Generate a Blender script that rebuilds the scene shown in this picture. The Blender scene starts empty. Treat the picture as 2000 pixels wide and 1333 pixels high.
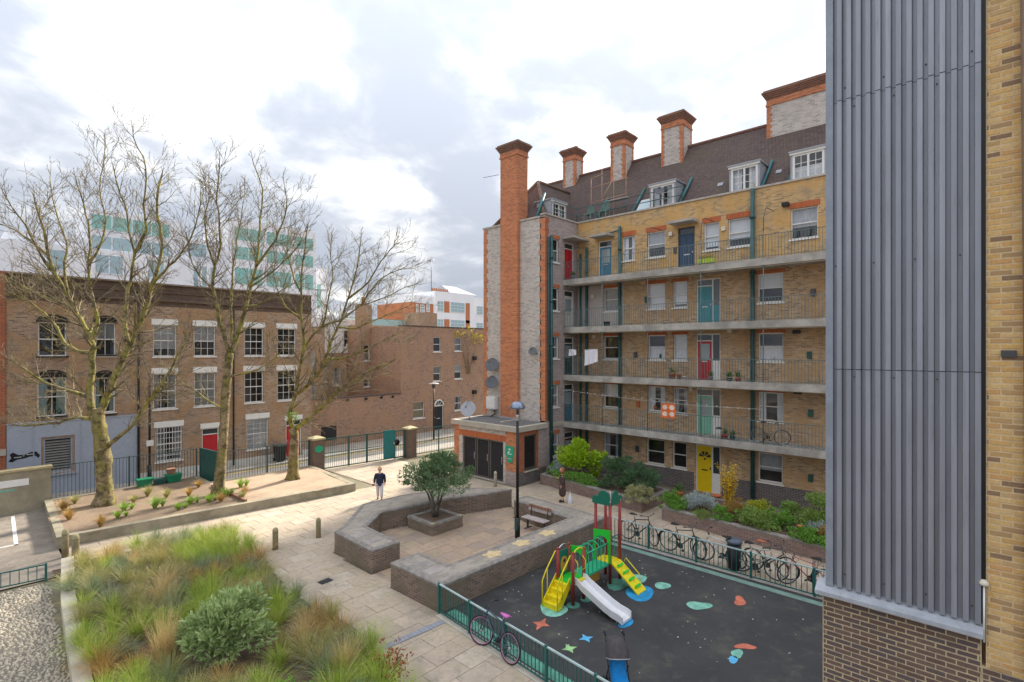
import bpy, bmesh, math, random
from math import sin, cos, pi, radians, atan2, sqrt
from mathutils import Vector, Matrix, noise as mnoise
random.seed(7)
scene = bpy.context.scene
col = scene.collection

# ------------------------------------------------------------ camera
AZ = radians(42.536)                      # world +X runs along the street, +Y along the flats
cam_d = bpy.data.cameras.new("camera")
cam = bpy.data.objects.new("camera", cam_d)
col.objects.link(cam)
cam.location = (0, 0, 7.2)
cam.rotation_euler = (pi / 2, 0, AZ - pi / 2)
cam_d.sensor_width = 36.0
cam_d.lens = 18.54
cam_d.shift_y = 0.00825
cam_d.clip_start = 0.1
cam_d.clip_end = 3000
scene.camera = cam

# ------------------------------------------------------------ world: hazy broken cloud over a Nishita sky
SUN_AZ, SUN_EL = radians(12.5), radians(33)
sundir = Vector((cos(SUN_EL) * cos(SUN_AZ), cos(SUN_EL) * sin(SUN_AZ), sin(SUN_EL)))
world = bpy.data.worlds.new("World")
scene.world = world
world.use_nodes = True
wn, wl = world.node_tree.nodes, world.node_tree.links
wn.clear()
def N(t, **k):
    n = wn.new(t)
    for a, b in k.items():
        setattr(n, a, b)
    return n
def wmath(op, a, b=None, c=None):
    n = N('ShaderNodeMath', operation=op)
    for i, v in enumerate((a, b, c)):
        if v is None: continue
        if isinstance(v, (int, float)): n.inputs[i].default_value = v
        else: wl.new(v, n.inputs[i])
    return n.outputs[0]
sky = N('ShaderNodeTexSky', sky_type='NISHITA')
sky.sun_disc = False
sky.sun_elevation = SUN_EL
sky.sun_rotation = pi / 2 - SUN_AZ
sky.dust_density = 2.0
tc = N('ShaderNodeTexCoord')
sep = N('ShaderNodeSeparateXYZ'); wl.new(tc.outputs['Generated'], sep.inputs[0])
zz = wmath('MAXIMUM', sep.outputs[2], 0.0)
den = wmath('ADD', zz, 0.32)
cu = wmath('DIVIDE', sep.outputs[0], den)
cv = wmath('DIVIDE', sep.outputs[1], den)
cmb = N('ShaderNodeCombineXYZ'); wl.new(cu, cmb.inputs[0]); wl.new(cv, cmb.inputs[1])
def wnoise(scale, detail, rough, dist, off):
    mp = N('ShaderNodeMapping'); mp.inputs['Location'].default_value = off
    wl.new(cmb.outputs[0], mp.inputs['Vector'])
    n = N('ShaderNodeTexNoise'); n.inputs['Scale'].default_value = scale
    n.inputs['Detail'].default_value = detail; n.inputs['Roughness'].default_value = rough
    n.inputs['Distortion'].default_value = dist
    wl.new(mp.outputs[0], n.inputs['Vector'])
    return n.outputs[0]
n1 = wnoise(2.6, 7, 0.52, 0.3, (5.6, 0.3, 0))       # light and dark cloud masses
n2 = wnoise(0.75, 8, 0.55, 0.3, (7.7, 2.4, 0))         # where the blue shows
dot = N('ShaderNodeVectorMath', operation='DOT_PRODUCT')
wl.new(tc.outputs['Generated'], dot.inputs[0]); dot.inputs[1].default_value = sundir
glow = wmath('POWER', wmath('MAXIMUM', dot.outputs['Value'], 0.0), 14.0)
n3 = wnoise(5.6, 7, 0.55, 0.4, (1.3, 5.2, 0))
n13 = wmath('ADD', wmath('MULTIPLY', n1, 0.68), wmath('MULTIPLY', n3, 0.32))
shade = N('ShaderNodeMapRange', interpolation_type='SMOOTHSTEP'); wl.new(n13, shade.inputs[0])
shade.inputs[1].default_value = 0.42; shade.inputs[2].default_value = 0.70
shade.inputs[3].default_value = 0.0; shade.inputs[4].default_value = 1.0
shp = wmath('POWER', shade.outputs[0], 1.5)
shg = wmath('MINIMUM', wmath('ADD', shp, wmath('MULTIPLY', glow, 0.10)), 1.3)
cr = N('ShaderNodeMix', data_type='RGBA'); cr.clamp_factor = False
wl.new(shg, cr.inputs[0])
CLOUD = 10.0
cr.inputs[6].default_value = (0.092 * CLOUD, 0.1005 * CLOUD, 0.117 * CLOUD, 1)
cr.inputs[7].default_value = (0.24 * CLOUD, 0.237 * CLOUD, 0.229 * CLOUD, 1)
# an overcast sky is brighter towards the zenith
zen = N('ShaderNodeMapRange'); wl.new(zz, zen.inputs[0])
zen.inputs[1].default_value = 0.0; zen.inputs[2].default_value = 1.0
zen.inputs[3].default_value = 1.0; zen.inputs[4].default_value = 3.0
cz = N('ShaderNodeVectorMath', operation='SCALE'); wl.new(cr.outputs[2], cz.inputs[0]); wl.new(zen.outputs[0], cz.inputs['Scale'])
cover = N('ShaderNodeMapRange', interpolation_type='SMOOTHSTEP'); wl.new(n2, cover.inputs[0])
cover.inputs[1].default_value = 0.31; cover.inputs[2].default_value = 0.37
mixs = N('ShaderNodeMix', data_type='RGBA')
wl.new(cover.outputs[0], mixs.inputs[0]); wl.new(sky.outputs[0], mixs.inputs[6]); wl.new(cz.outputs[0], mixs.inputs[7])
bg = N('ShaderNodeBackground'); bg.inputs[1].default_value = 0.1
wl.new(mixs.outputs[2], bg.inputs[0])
out = N('ShaderNodeOutputWorld'); wl.new(bg.outputs[0], out.inputs[0])

# ------------------------------------------------------------ sun behind thin cloud
sd = bpy.data.lights.new("sun", 'SUN'); sd.energy = 2.1; sd.angle = radians(7); sd.color = (1.0, 0.91, 0.78)
sun = bpy.data.objects.new("sun", sd); col.objects.link(sun)
sun.rotation_euler = sundir.to_track_quat('Z', 'Y').to_euler()
sun.location = (40, 20, 60)

scene.view_settings.view_transform = 'Standard'
scene.view_settings.look = 'None'
scene.view_settings.gamma = 1.0
scene.view_settings.use_curve_mapping = False
scene.view_settings.exposure = 2.2
scene.render.engine = 'CYCLES'
scene.cycles.use_denoising = True
scene.cycles.max_bounces = 6
scene.cycles.diffuse_bounces = 4
scene.cycles.glossy_bounces = 2
scene.cycles.transmission_bounces = 4
scene.cycles.transparent_max_bounces = 8
scene.cycles.caustics_reflective = False
scene.cycles.caustics_refractive = False

# ------------------------------------------------------------ object helpers
def tag(o, label=None, cat=None, group=None, kind=None):
    if label: o["label"] = label
    if cat: o["category"] = cat
    if group: o["group"] = group
    if kind: o["kind"] = kind
    return o
def link(o, parent=None):
    col.objects.link(o)
    if parent is not None: o.parent = parent
    return o
def empty(name, loc=(0, 0, 0), rz=0, label=None, cat=None, group=None):
    o = bpy.data.objects.new(name, None)
    o.empty_display_size = 0.2
    o.location = loc; o.rotation_euler = (0, 0, rz)
    link(o)
    return tag(o, label, cat, group)
class MB:
    def __init__(s): s.v = []; s.f = []; s.sm = []
    def add(s, vs, fs, smooth=False):
        b = len(s.v); s.v += [tuple(p) for p in vs]
        for f in fs:
            s.f.append([b + i for i in f]); s.sm.append(smooth)
        return s
    def box(s, x0, x1, y0, y1, z0, z1):
        if x0 > x1: x0, x1 = x1, x0
        if y0 > y1: y0, y1 = y1, y0
        if z0 > z1: z0, z1 = z1, z0
        return s.add([(x0,y0,z0),(x1,y0,z0),(x1,y1,z0),(x0,y1,z0),(x0,y0,z1),(x1,y0,z1),(x1,y1,z1),(x0,y1,z1)],
            [(0,3,2,1),(4,5,6,7),(0,1,5,4),(1,2,6,5),(2,3,7,6),(3,0,4,7)])
    def bar(s, a, b, w, h=None, up=(0, 0, 1)):
        """square bar from a to b, w wide and h high"""
        h = h or w
        a, b = Vector(a), Vector(b); d = (b - a).normalized(); u = Vector(up)
        if abs(d.dot(u)) > 0.98: u = Vector((1, 0, 0))
        r = d.cross(u).normalized(); u = r.cross(d).normalized()
        vs = []
        for p in (a, b):
            for i, j in ((-1,-1),(1,-1),(1,1),(-1,1)):
                vs.append(p + r * (i * w / 2) + u * (j * h / 2))
        return s.add(vs, [(3,2,1,0),(4,5,6,7),(0,1,5,4),(1,2,6,5),(2,3,7,6),(3,0,4,7)])
    def tube(s, pts, rad, n=8, cap=True, smooth=True):
        pts = [Vector(p) for p in pts]
        m = len(pts)
        if not hasattr(rad, '__len__'): rad = [rad] * m
        b = len(s.v); ref = None
        for i, p in enumerate(pts):
            d = (pts[min(i + 1, m - 1)] - pts[max(i - 1, 0)])
            d = d.normalized() if d.length > 1e-9 else Vector((0, 0, 1))
            if ref is None:
                ref = Vector((0, 0, 1)) if abs(d.z) < 0.9 else Vector((1, 0, 0))
            r = d.cross(ref)
            if r.length < 1e-6: r = d.cross(Vector((0.3, 1, 0.2)))
            r.normalize(); u = r.cross(d).normalized(); ref = u
            for k in range(n):
                a = 2 * pi * k / n
                s.v.append(tuple(p + r * (cos(a) * rad[i]) + u * (sin(a) * rad[i])))
        for i in range(m - 1):
            for k in range(n):
                s.f.append([b+i*n+k, b+i*n+(k+1)%n, b+(i+1)*n+(k+1)%n, b+(i+1)*n+k]); s.sm.append(smooth)
        if cap:
            s.f.append([b + k for k in range(n)][::-1]); s.sm.append(False)
            s.f.append([b + (m-1)*n + k for k in range(n)]); s.sm.append(False)
        return s
    def lathe(s, c, prof, n=16, axis='z', smooth=True):
        """prof: list of (radius, height)"""
        b = len(s.v); c = Vector(c)
        for r, h in prof:
            for k in range(n):
                a = 2 * pi * k / n
                q = (r * cos(a), r * sin(a), h)
                if axis == 'x': q = (h, q[0], q[1])
                if axis == 'y': q = (q[0], h, q[1])
                s.v.append(tuple(c + Vector(q)))
        for i in range(len(prof) - 1):
            for k in range(n):
                s.f.append([b+i*n+k, b+i*n+(k+1)%n, b+(i+1)*n+(k+1)%n, b+(i+1)*n+k]); s.sm.append(smooth)
        s.f.append([b + k for k in range(n)][::-1]); s.sm.append(False)
        s.f.append([b + (len(prof)-1)*n + k for k in range(n)]); s.sm.append(False)
        return s
    def prism(s, poly, z0, z1, top=True, bottom=True):
        n = len(poly)
        b = len(s.v)
        ar = sum(poly[i][0]*poly[(i+1)%n][1]-poly[(i+1)%n][0]*poly[i][1] for i in range(n))
        if ar < 0: poly = poly[::-1]
        s.v += [(p[0], p[1], z0) for p in poly] + [(p[0], p[1], z1) for p in poly]
        for i in range(n):
            j = (i+1) % n
            s.f.append([b+i, b+j, b+n+j, b+n+i]); s.sm.append(False)
        if top: s.f.append([b+n+i for i in range(n)]); s.sm.append(False)
        if bottom: s.f.append([b+i for i in range(n)][::-1]); s.sm.append(False)
        return s
    def xform(s, M, start=0):
        for i in range(start, len(s.v)):
            s.v[i] = tuple(M @ Vector(s.v[i]))
        return s
    def mesh(s, name, mat):
        me = bpy.data.meshes.new(name)
        me.from_pydata(s.v, [], s.f)
        me.polygons.foreach_set('use_smooth', s.sm)
        if mat is not None: me.materials.append(mat)
        me.update()
        return me
    def build(s, name, mat, parent=None, loc=None, rz=0, label=None, cat=None, group=None, kind=None):
        o = bpy.data.objects.new(name, s.mesh(name, mat))
        if loc is not None: o.location = loc
        o.rotation_euler = (0, 0, rz)
        link(o, parent)
        return tag(o, label, cat, group, kind)
def inst(name, me, parent=None, loc=(0, 0, 0), rot=(0, 0, 0), scale=(1, 1, 1)):
    o = bpy.data.objects.new(name, me)
    o.location = loc; o.rotation_euler = rot; o.scale = scale
    return link(o, parent)
def box(name, mat, parent, x0, x1, y0, y1, z0, z1, **k):
    return MB().box(x0, x1, y0, y1, z0, z1).build(name, mat, parent, **k)
def offset_poly(poly, d):
    """shrink a polygon by d (mitred)"""
    n = len(poly)
    ar = sum(poly[i][0]*poly[(i+1)%n][1]-poly[(i+1)%n][0]*poly[i][1] for i in range(n))
    if ar < 0: poly = poly[::-1]
    res = []
    for i in range(n):
        a, b, c = Vector(poly[i-1]), Vector(poly[i]), Vector(poly[(i+1) % n])
        d1 = (b-a).normalized(); d2 = (c-b).normalized()
        n1 = Vector((-d1.y, d1.x)); n2 = Vector((-d2.y, d2.x))
        m = (n1+n2); m = m / max(0.3, m.dot(n1))
        res.append((b.x + m.x*d, b.y + m.y*d))
    return res

# ------------------------------------------------------------ materials
MATS = {}
class NT:
    def __init__(s, name):
        s.m = bpy.data.materials.new(name); s.m.use_nodes = True
        s.n, s.l = s.m.node_tree.nodes, s.m.node_tree.links
        s.n.clear()
        s.out = s.n.new('ShaderNodeOutputMaterial')
        s.b = s.n.new('ShaderNodeBsdfPrincipled')
        s.l.new(s.b.outputs[0], s.out.inputs[0])
        s.geo = None
    def new(s, t, **k):
        n = s.n.new(t)
        for a, b in k.items(): setattr(n, a, b)
        return n
    def pos(s):
        if s.geo is None: s.geo = s.new('ShaderNodeNewGeometry')
        return s.geo.outputs['Position']
    def math(s, op, a, b=None):
        n = s.new('ShaderNodeMath', operation=op)
        for i, v in enumerate((a, b)):
            if v is None: continue
            if isinstance(v, (int, float)): n.inputs[i].default_value = v
            else: s.l.new(v, n.inputs[i])
        return n.outputs[0]
    def noise(s, scale, detail=3, rough=0.55, vec=None, dist=0):
        n = s.new('ShaderNodeTexNoise')
        n.inputs['Scale'].default_value = scale; n.inputs['Detail'].default_value = detail
        n.inputs['Roughness'].default_value = rough; n.inputs['Distortion'].default_value = dist
        s.l.new(vec if vec is not None else s.pos(), n.inputs['Vector'])
        return n.outputs[0]
    def mr(s, v, a, b, c, d, smooth=True):
        n = s.new('ShaderNodeMapRange')
        if smooth: n.interpolation_type = 'SMOOTHSTEP'
        s.l.new(v, n.inputs[0])
        for i, q in enumerate((a, b, c, d)): n.inputs[i+1].default_value = q
        return n.outputs[0]
    def mix(s, f, a, b, blend='MIX'):
        n = s.new('ShaderNodeMix', data_type='RGBA', blend_type=blend)
        if isinstance(f, (int, float)): n.inputs[0].default_value = f
        else: s.l.new(f, n.inputs[0])
        for i, v in ((6, a), (7, b)):
            if isinstance(v, (tuple, list)): n.inputs[i].default_value = (v[0], v[1], v[2], 1)
            else: s.l.new(v, n.inputs[i])
        return n.outputs[2]
    def bump(s, h, strength, dist=0.01):
        n = s.new('ShaderNodeBump'); n.inputs['Strength'].default_value = strength
        n.inputs['Distance'].default_value = dist
        s.l.new(h, n.inputs['Height']); s.l.new(n.outputs[0], s.b.inputs['Normal'])
    def color(s, c):
        if isinstance(c, (tuple, list)): s.b.inputs['Base Color'].default_value = (c[0], c[1], c[2], 1)
        else: s.l.new(c, s.b.inputs['Base Color'])
    def wallvec(s, sx=1.0, sy=1.0):
        sp = s.new('ShaderNodeSeparateXYZ'); s.l.new(s.pos(), sp.inputs[0])
        u = s.math('ADD', sp.outputs[0], sp.outputs[1])
        c = s.new('ShaderNodeCombineXYZ'); s.l.new(u, c.inputs[0]); s.l.new(sp.outputs[2], c.inputs[1])
        return c.outputs[0]
def plain(name, c, rough=0.6, metal=0.0, var=0.12, scale=4.0, bump=0.0, spec=0.4, coat=0.0):
    if name in MATS: return MATS[name]
    t = NT(name)
    if var > 0:
        n = t.noise(scale, 4, 0.6)
        f = t.mr(n, 0.3, 0.7, 0, 1)
        a = tuple(max(0, x * (1 - var)) for x in c); b = tuple(min(1, x * (1 + var)) for x in c)
        n2 = t.noise(scale * 9, 3, 0.6)
        cc = t.mix(f, a, b)
        cc = t.mix(t.mr(n2, 0.35, 0.65, 0, 0.35), cc, tuple(x * 0.8 for x in c))
        t.color(cc)
        if bump: t.bump(n2, bump, 0.01)
    else:
        t.color(c)
    t.b.inputs['Roughness'].default_value = rough
    t.b.inputs['Metallic'].default_value = metal
    t.b.inputs['Specular IOR Level'].default_value = spec
    t.b.inputs['Coat Weight'].default_value = coat
    MATS[name] = t.m
    return t.m
def brick(name, c1, c2, mortar, bw=0.225, rh=0.075, ms=0.009, stain=0.35, stainc=(0.05, 0.045, 0.04), patch=None, bump=0.6, rough=0.85, odd=None):
    t = NT(name)
    vec = t.wallvec()
    b = t.new('ShaderNodeTexBrick')
    b.offset = 0.5
    t.l.new(vec, b.inputs['Vector'])
    b.inputs['Color1'].default_value = (*c1, 1); b.inputs['Color2'].default_value = (*c2, 1)
    b.inputs['Mortar'].default_value = (*mortar, 1)
    b.inputs['Scale'].default_value = 1.0; b.inputs['Mortar Size'].default_value = ms
    b.inputs['Mortar Smooth'].default_value = 0.3; b.inputs['Bias'].default_value = 0.0
    b.inputs['Brick Width'].default_value = bw; b.inputs['Row Height'].default_value = rh
    c = b.outputs['Color']
    if odd:      # a scatter of odd-coloured bricks
        b2 = t.new('ShaderNodeTexBrick'); b2.offset = 0.5
        t.l.new(vec, b2.inputs['Vector'])
        for nm, v in (('Color1', (0, 0, 0, 1)), ('Color2', (1, 1, 1, 1)), ('Mortar', (0, 0, 0, 1))): b2.inputs[nm].default_value = v
        b2.inputs['Scale'].default_value = 1.0; b2.inputs['Mortar Size'].default_value = ms
        b2.inputs['Brick Width'].default_value = bw; b2.inputs['Row Height'].default_value = rh
        b2.inputs['Bias'].default_value = 0.0
        sp = t.new('ShaderNodeSeparateColor'); t.l.new(b2.outputs['Color'], sp.inputs[0])
        f = t.mr(sp.outputs[0], 0.74, 0.92, 0, 0.5)
        c = t.mix(f, c, odd)
    big = t.noise(0.55, 5, 0.6, vec)
    c = t.mix(t.mr(big, 0.42, 0.75, 0, stain), c, stainc)
    mp = t.new('ShaderNodeMapping'); mp.inputs['Scale'].default_value = (2.6, 0.22, 1); t.l.new(vec, mp.inputs['Vector'])
    st_ = t.noise(1.0, 4, 0.65, mp.outputs[0])
    c = t.mix(t.mr(st_, 0.52, 0.78, 0, stain * 1.2), c, tuple(x * 0.7 for x in stainc))
    if patch:
        p2 = t.noise(0.9, 3, 0.5, vec, 0.4)
        c = t.mix(t.mr(p2, 0.45, 0.62, 0, 0.7), c, patch)
    fine = t.noise(14, 4, 0.7)
    c = t.mix(t.mr(fine, 0.3, 0.7, 0.0, 0.3), c, tuple(x * 0.6 for x in c1))
    t.color(c)
    h = t.math('ADD', t.math('MULTIPLY', b.outputs['Fac'], -1.0), t.math('MULTIPLY', fine, 0.3))
    t.bump(h, bump, 0.012)
    t.b.inputs['Roughness'].default_value = rough
    t.b.inputs['Specular IOR Level'].default_value = 0.25
    MATS[name] = t.m
    return t.m

YELLOW = brick('yellow_stock_brick', (0.72, 0.47, 0.21), (0.44, 0.27, 0.125), (0.57, 0.47, 0.32), stain=0.6, stainc=(0.37, 0.285, 0.19), patch=(0.68, 0.39, 0.13), odd=(0.22, 0.135, 0.075))
BROWN = brick('brown_stock_brick', (0.70, 0.47, 0.27), (0.34, 0.21, 0.12), (0.62, 0.53, 0.41), stain=0.5, stainc=(0.27, 0.205, 0.15), patch=(0.52, 0.32, 0.16), odd=(0.19, 0.12, 0.08))
GREYB = brick('pale_grey_brick', (0.648, 0.583, 0.518), (0.432, 0.378, 0.346), (0.670, 0.626, 0.572), stain=0.3, stainc=(0.389, 0.346, 0.324), odd=(0.281, 0.227, 0.205))
GREYD = brick('dark_grey_purple_brick', (0.468, 0.370, 0.345), (0.286, 0.234, 0.234), (0.520, 0.468, 0.442), stain=0.3, stainc=(0.468, 0.390, 0.351))
ORANGE = brick('orange_red_brick', (0.70, 0.235, 0.085), (0.45, 0.13, 0.055), (0.60, 0.41, 0.29), ms=0.009, stain=0.4, stainc=(0.40, 0.165, 0.10), odd=(0.30, 0.095, 0.055))
REDB = brick('red_brick', (0.46, 0.13, 0.055), (0.35, 0.095, 0.045), (0.42, 0.30, 0.22), ms=0.007, stain=0.25, stainc=(0.2, 0.09, 0.06))
HOUSEB = brick('sooty_brown_house_brick', (0.493, 0.335, 0.223), (0.271, 0.183, 0.135), (0.493, 0.410, 0.318), stain=0.5, stainc=(0.147, 0.106, 0.088), patch=(0.423, 0.253, 0.130), odd=(0.106, 0.077, 0.065))
HOUSED = brick('dark_parapet_brick', (0.176, 0.115, 0.081), (0.121, 0.081, 0.068), (0.189, 0.162, 0.135), stain=0.5, stainc=(0.054, 0.047, 0.041))
STREETB = brick('brown_street_brick', (0.462, 0.273, 0.182), (0.280, 0.175, 0.126), (0.420, 0.329, 0.252), stain=0.35, stainc=(0.238, 0.161, 0.126), patch=(0.434, 0.266, 0.168), odd=(0.140, 0.098, 0.084))
BLUEB = brick('dark_engineering_brick', (0.161, 0.132, 0.132), (0.086, 0.075, 0.081), (0.345, 0.316, 0.287), stain=0.3, stainc=(0.184, 0.149, 0.127), rough=0.6)
SEATB = brick('seat_wall_brick', (0.29, 0.20, 0.155), (0.135, 0.10, 0.085), (0.37, 0.315, 0.25), stain=0.45, stainc=(0.11, 0.10, 0.08), patch=(0.17, 0.145, 0.10))
PLANTB = brick('planter_brick', (0.324, 0.210, 0.174), (0.180, 0.126, 0.120), (0.360, 0.300, 0.264), stain=0.4, stainc=(0.120, 0.102, 0.090))
ARCH = brick('red_arch_brick', (0.60, 0.155, 0.05), (0.46, 0.11, 0.04), (0.44, 0.32, 0.22), bw=0.075, rh=0.45, ms=0.007, stain=0.1)
BGRED = brick('far_red_brick', (0.60, 0.20, 0.08), (0.52, 0.17, 0.07), (0.5, 0.3, 0.2), stain=0.1)

WHITE = plain('white_paint', (0.80, 0.79, 0.76), 0.45, var=0.05)
CREAM = plain('cream_paint', (0.72, 0.66, 0.54), 0.5, var=0.07)
STONE = plain('concrete', (0.44, 0.41, 0.37), 0.85, var=0.18, scale=2.2, bump=0.25)
STONEL = plain('pale_concrete', (0.46, 0.42, 0.35), 0.85, var=0.16, scale=2.0, bump=0.2)
RENDER = plain('grey_render', (0.52, 0.46, 0.42), 0.85, var=0.1, scale=1.5, bump=0.1)
BWALL = plain('lavender_grey_paint', (0.38, 0.42, 0.50), 0.75, var=0.05, scale=0.8)
GREEN = plain('green_painted_iron', (0.025, 0.10, 0.085), 0.42, var=0.15)
TEAL = plain('teal_painted_iron', (0.035, 0.17, 0.19), 0.42, var=0.15)
TEALD = plain('dark_teal_pipe', (0.03, 0.10, 0.105), 0.45, var=0.2)
RAILG = plain('grey_green_railing_paint', (0.12, 0.175, 0.175), 0.45, var=0.2)
RAILTOP = plain('worn_top_rail', (0.42, 0.50, 0.49), 0.4, var=0.15)
BLACK = plain('black_paint', (0.012, 0.012, 0.014), 0.4, var=0.1)
DARK = plain('unlit_room_shade', (0.028, 0.026, 0.025), 0.9, var=0.3, scale=1.5)  # near-black colour carries the shade of unlit rooms
RUBBER = plain('black_rubber', (0.015, 0.015, 0.016), 0.75, var=0.1)
STEEL = plain('steel', (0.55, 0.56, 0.58), 0.32, 0.9, var=0.08)
STEELD = plain('dark_steel', (0.09, 0.095, 0.10), 0.4, 0.5, var=0.1)
LEAD = plain('lead_flashing', (0.36, 0.37, 0.40), 0.6, var=0.12)
CURT = plain('net_curtain', (0.78, 0.79, 0.82), 0.9, var=0.08, scale=7)
BLIND = plain('white_blind', (0.74, 0.74, 0.76), 0.8, var=0.03)
CURTG = plain('grey_curtain', (0.44, 0.44, 0.47), 0.9, var=0.15, scale=6)
CURTA = plain('aqua_curtain', (0.42, 0.60, 0.62), 0.9, var=0.12, scale=8)
CURTY = plain('tan_blind', (0.52, 0.45, 0.28), 0.9, var=0.1)
TERRA = plain('terracotta', (0.50, 0.15, 0.06), 0.8, var=0.15)
WOOD = plain('weathered_oak', (0.44, 0.38, 0.35), 0.75, var=0.2, scale=6, bump=0.2)
WOODR = plain('brown_wood', (0.30, 0.16, 0.10), 0.7, var=0.25, scale=6)
TIMBER = plain('mossy_timber', (0.30, 0.26, 0.15), 0.85, var=0.25, scale=5, bump=0.3)
def glass():
    t = NT('window_glass')
    t.n.remove(t.b)
    tr = t.new('ShaderNodeBsdfTransparent'); tr.inputs[0].default_value = (0.93, 0.95, 0.96, 1)
    gl = t.new('ShaderNodeBsdfGlossy'); gl.inputs['Roughness'].default_value = 0.03
    gl.inputs[0].default_value = (0.95, 0.97, 1, 1)
    lw = t.new('ShaderNodeFresnel'); lw.inputs[0].default_value = 1.5
    n = t.noise(0.9, 1, 0.4)
    bp = t.new('ShaderNodeBump'); bp.inputs['Strength'].default_value = 0.05; bp.inputs['Distance'].default_value = 0.05
    t.l.new(n, bp.inputs['Height']); t.l.new(bp.outputs[0], gl.inputs['Normal'])
    mx = t.new('ShaderNodeMixShader')
    f = t.math('ADD', lw.outputs[0], 0.03)
    t.l.new(f, mx.inputs[0]); t.l.new(tr.outputs[0], mx.inputs[1]); t.l.new(gl.outputs[0], mx.inputs[2])
    t.l.new(mx.outputs[0], t.out.inputs[0])
    return t.m
GLASS = glass()
def glossy_glass(name, c):
    t = NT(name); t.color(c); t.b.inputs['Roughness'].default_value = 0.08
    t.b.inputs['Specular IOR Level'].default_value = 0.7
    return t.m
TEALGLASS = glossy_glass('teal_tinted_glass', (0.25, 0.50, 0.45))
BLUEGLASS = glossy_glass('blue_tinted_glass', (0.34, 0.47, 0.51))
def leafmat(name, c1, c2, rough=0.5, scale=6, trans=0.25):
    t = NT(name)
    n = t.noise(scale, 2, 0.5)
    n2 = t.noise(scale * 12, 1, 0.5)
    c = t.mix(t.mr(n, 0.3, 0.7, 0, 1), c1, c2)
    c = t.mix(t.mr(n2, 0.35, 0.65, 0, 0.55), c, tuple(min(1, x * 1.5 + 0.01) for x in c2))
    t.color(c)
    t.b.inputs['Roughness'].default_value = rough
    t.b.inputs['Specular IOR Level'].default_value = 0.35
    if trans:
        tl = t.new('ShaderNodeBsdfTranslucent'); t.l.new(c, tl.inputs[0])
        mx = t.new('ShaderNodeMixShader'); mx.inputs[0].default_value = trans
        t.l.new(t.b.outputs[0], mx.inputs[1]); t.l.new(tl.outputs[0], mx.inputs[2])
        t.l.new(mx.outputs[0], t.out.inputs[0])
    return t.m
# ------------------------------------------------------------ walls, windows, doors
def P3(axis, c, u, d, z):
    return (c + d, u, z) if axis == 'x' else (u, c + d, z)
def abox(mb, axis, c, u0, u1, d0, d1, z0, z1):
    if axis == 'x': return mb.box(c + d0, c + d1, u0, u1, z0, z1)
    return mb.box(u0, u1, c + d0, c + d1, z0, z1)
def wall(name, mat, parent, axis, c, u0, u1, z0, z1, ops=(), reveal=0.14, back=0.35):
    """a wall with real openings: front face cut round them, reveals turned in"""
    us = sorted(set([u0, u1] + [min(max(v, u0), u1) for o in ops for v in (o[0], o[1])]))
    zs = sorted(set([z0, z1] + [min(max(v, z0), z1) for o in ops for v in (o[2], o[3])]))
    mb = MB()
    for i in range(len(us) - 1):
        for j in range(len(zs) - 1):
            a, b, p, q = us[i], us[i+1], zs[j], zs[j+1]
            mu, mz = (a + b) / 2, (p + q) / 2
            if any(o[0] < mu < o[1] and o[2] < mz < o[3] for o in ops): continue
            mb.add([P3(axis, c, a, 0, p), P3(axis, c, b, 0, p), P3(axis, c, b, 0, q), P3(axis, c, a, 0, q)], [(0, 1, 2, 3)])
    for o in ops:
        a, b = max(o[0], u0), min(o[1], u1); p, q = max(o[2], z0), min(o[3], z1)
        cs = [(a, p), (b, p), (b, q), (a, q)]
        for k in range(4):
            (s, t), (v, w) = cs[k], cs[(k+1) % 4]
            mb.add([P3(axis, c, s, 0, t), P3(axis, c, v, 0, w), P3(axis, c, v, reveal, w), P3(axis, c, s, reveal, t)], [(0, 1, 2, 3)])
    # top, ends and a solid back
    abox(mb, axis, c, u0, u1, back, back + 0.02, z0, z1)
    mb.add([P3(axis, c, u0, 0, z1), P3(axis, c, u1, 0, z1), P3(axis, c, u1, back, z1), P3(axis, c, u0, back, z1)], [(0, 1, 2, 3)])
    for u in (u0, u1):
        mb.add([P3(axis, c, u, 0, z0), P3(axis, c, u, back, z0), P3(axis, c, u, back, z1), P3(axis, c, u, 0, z1)], [(0, 1, 2, 3)])
    return mb.build(name, mat, parent)
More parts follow.
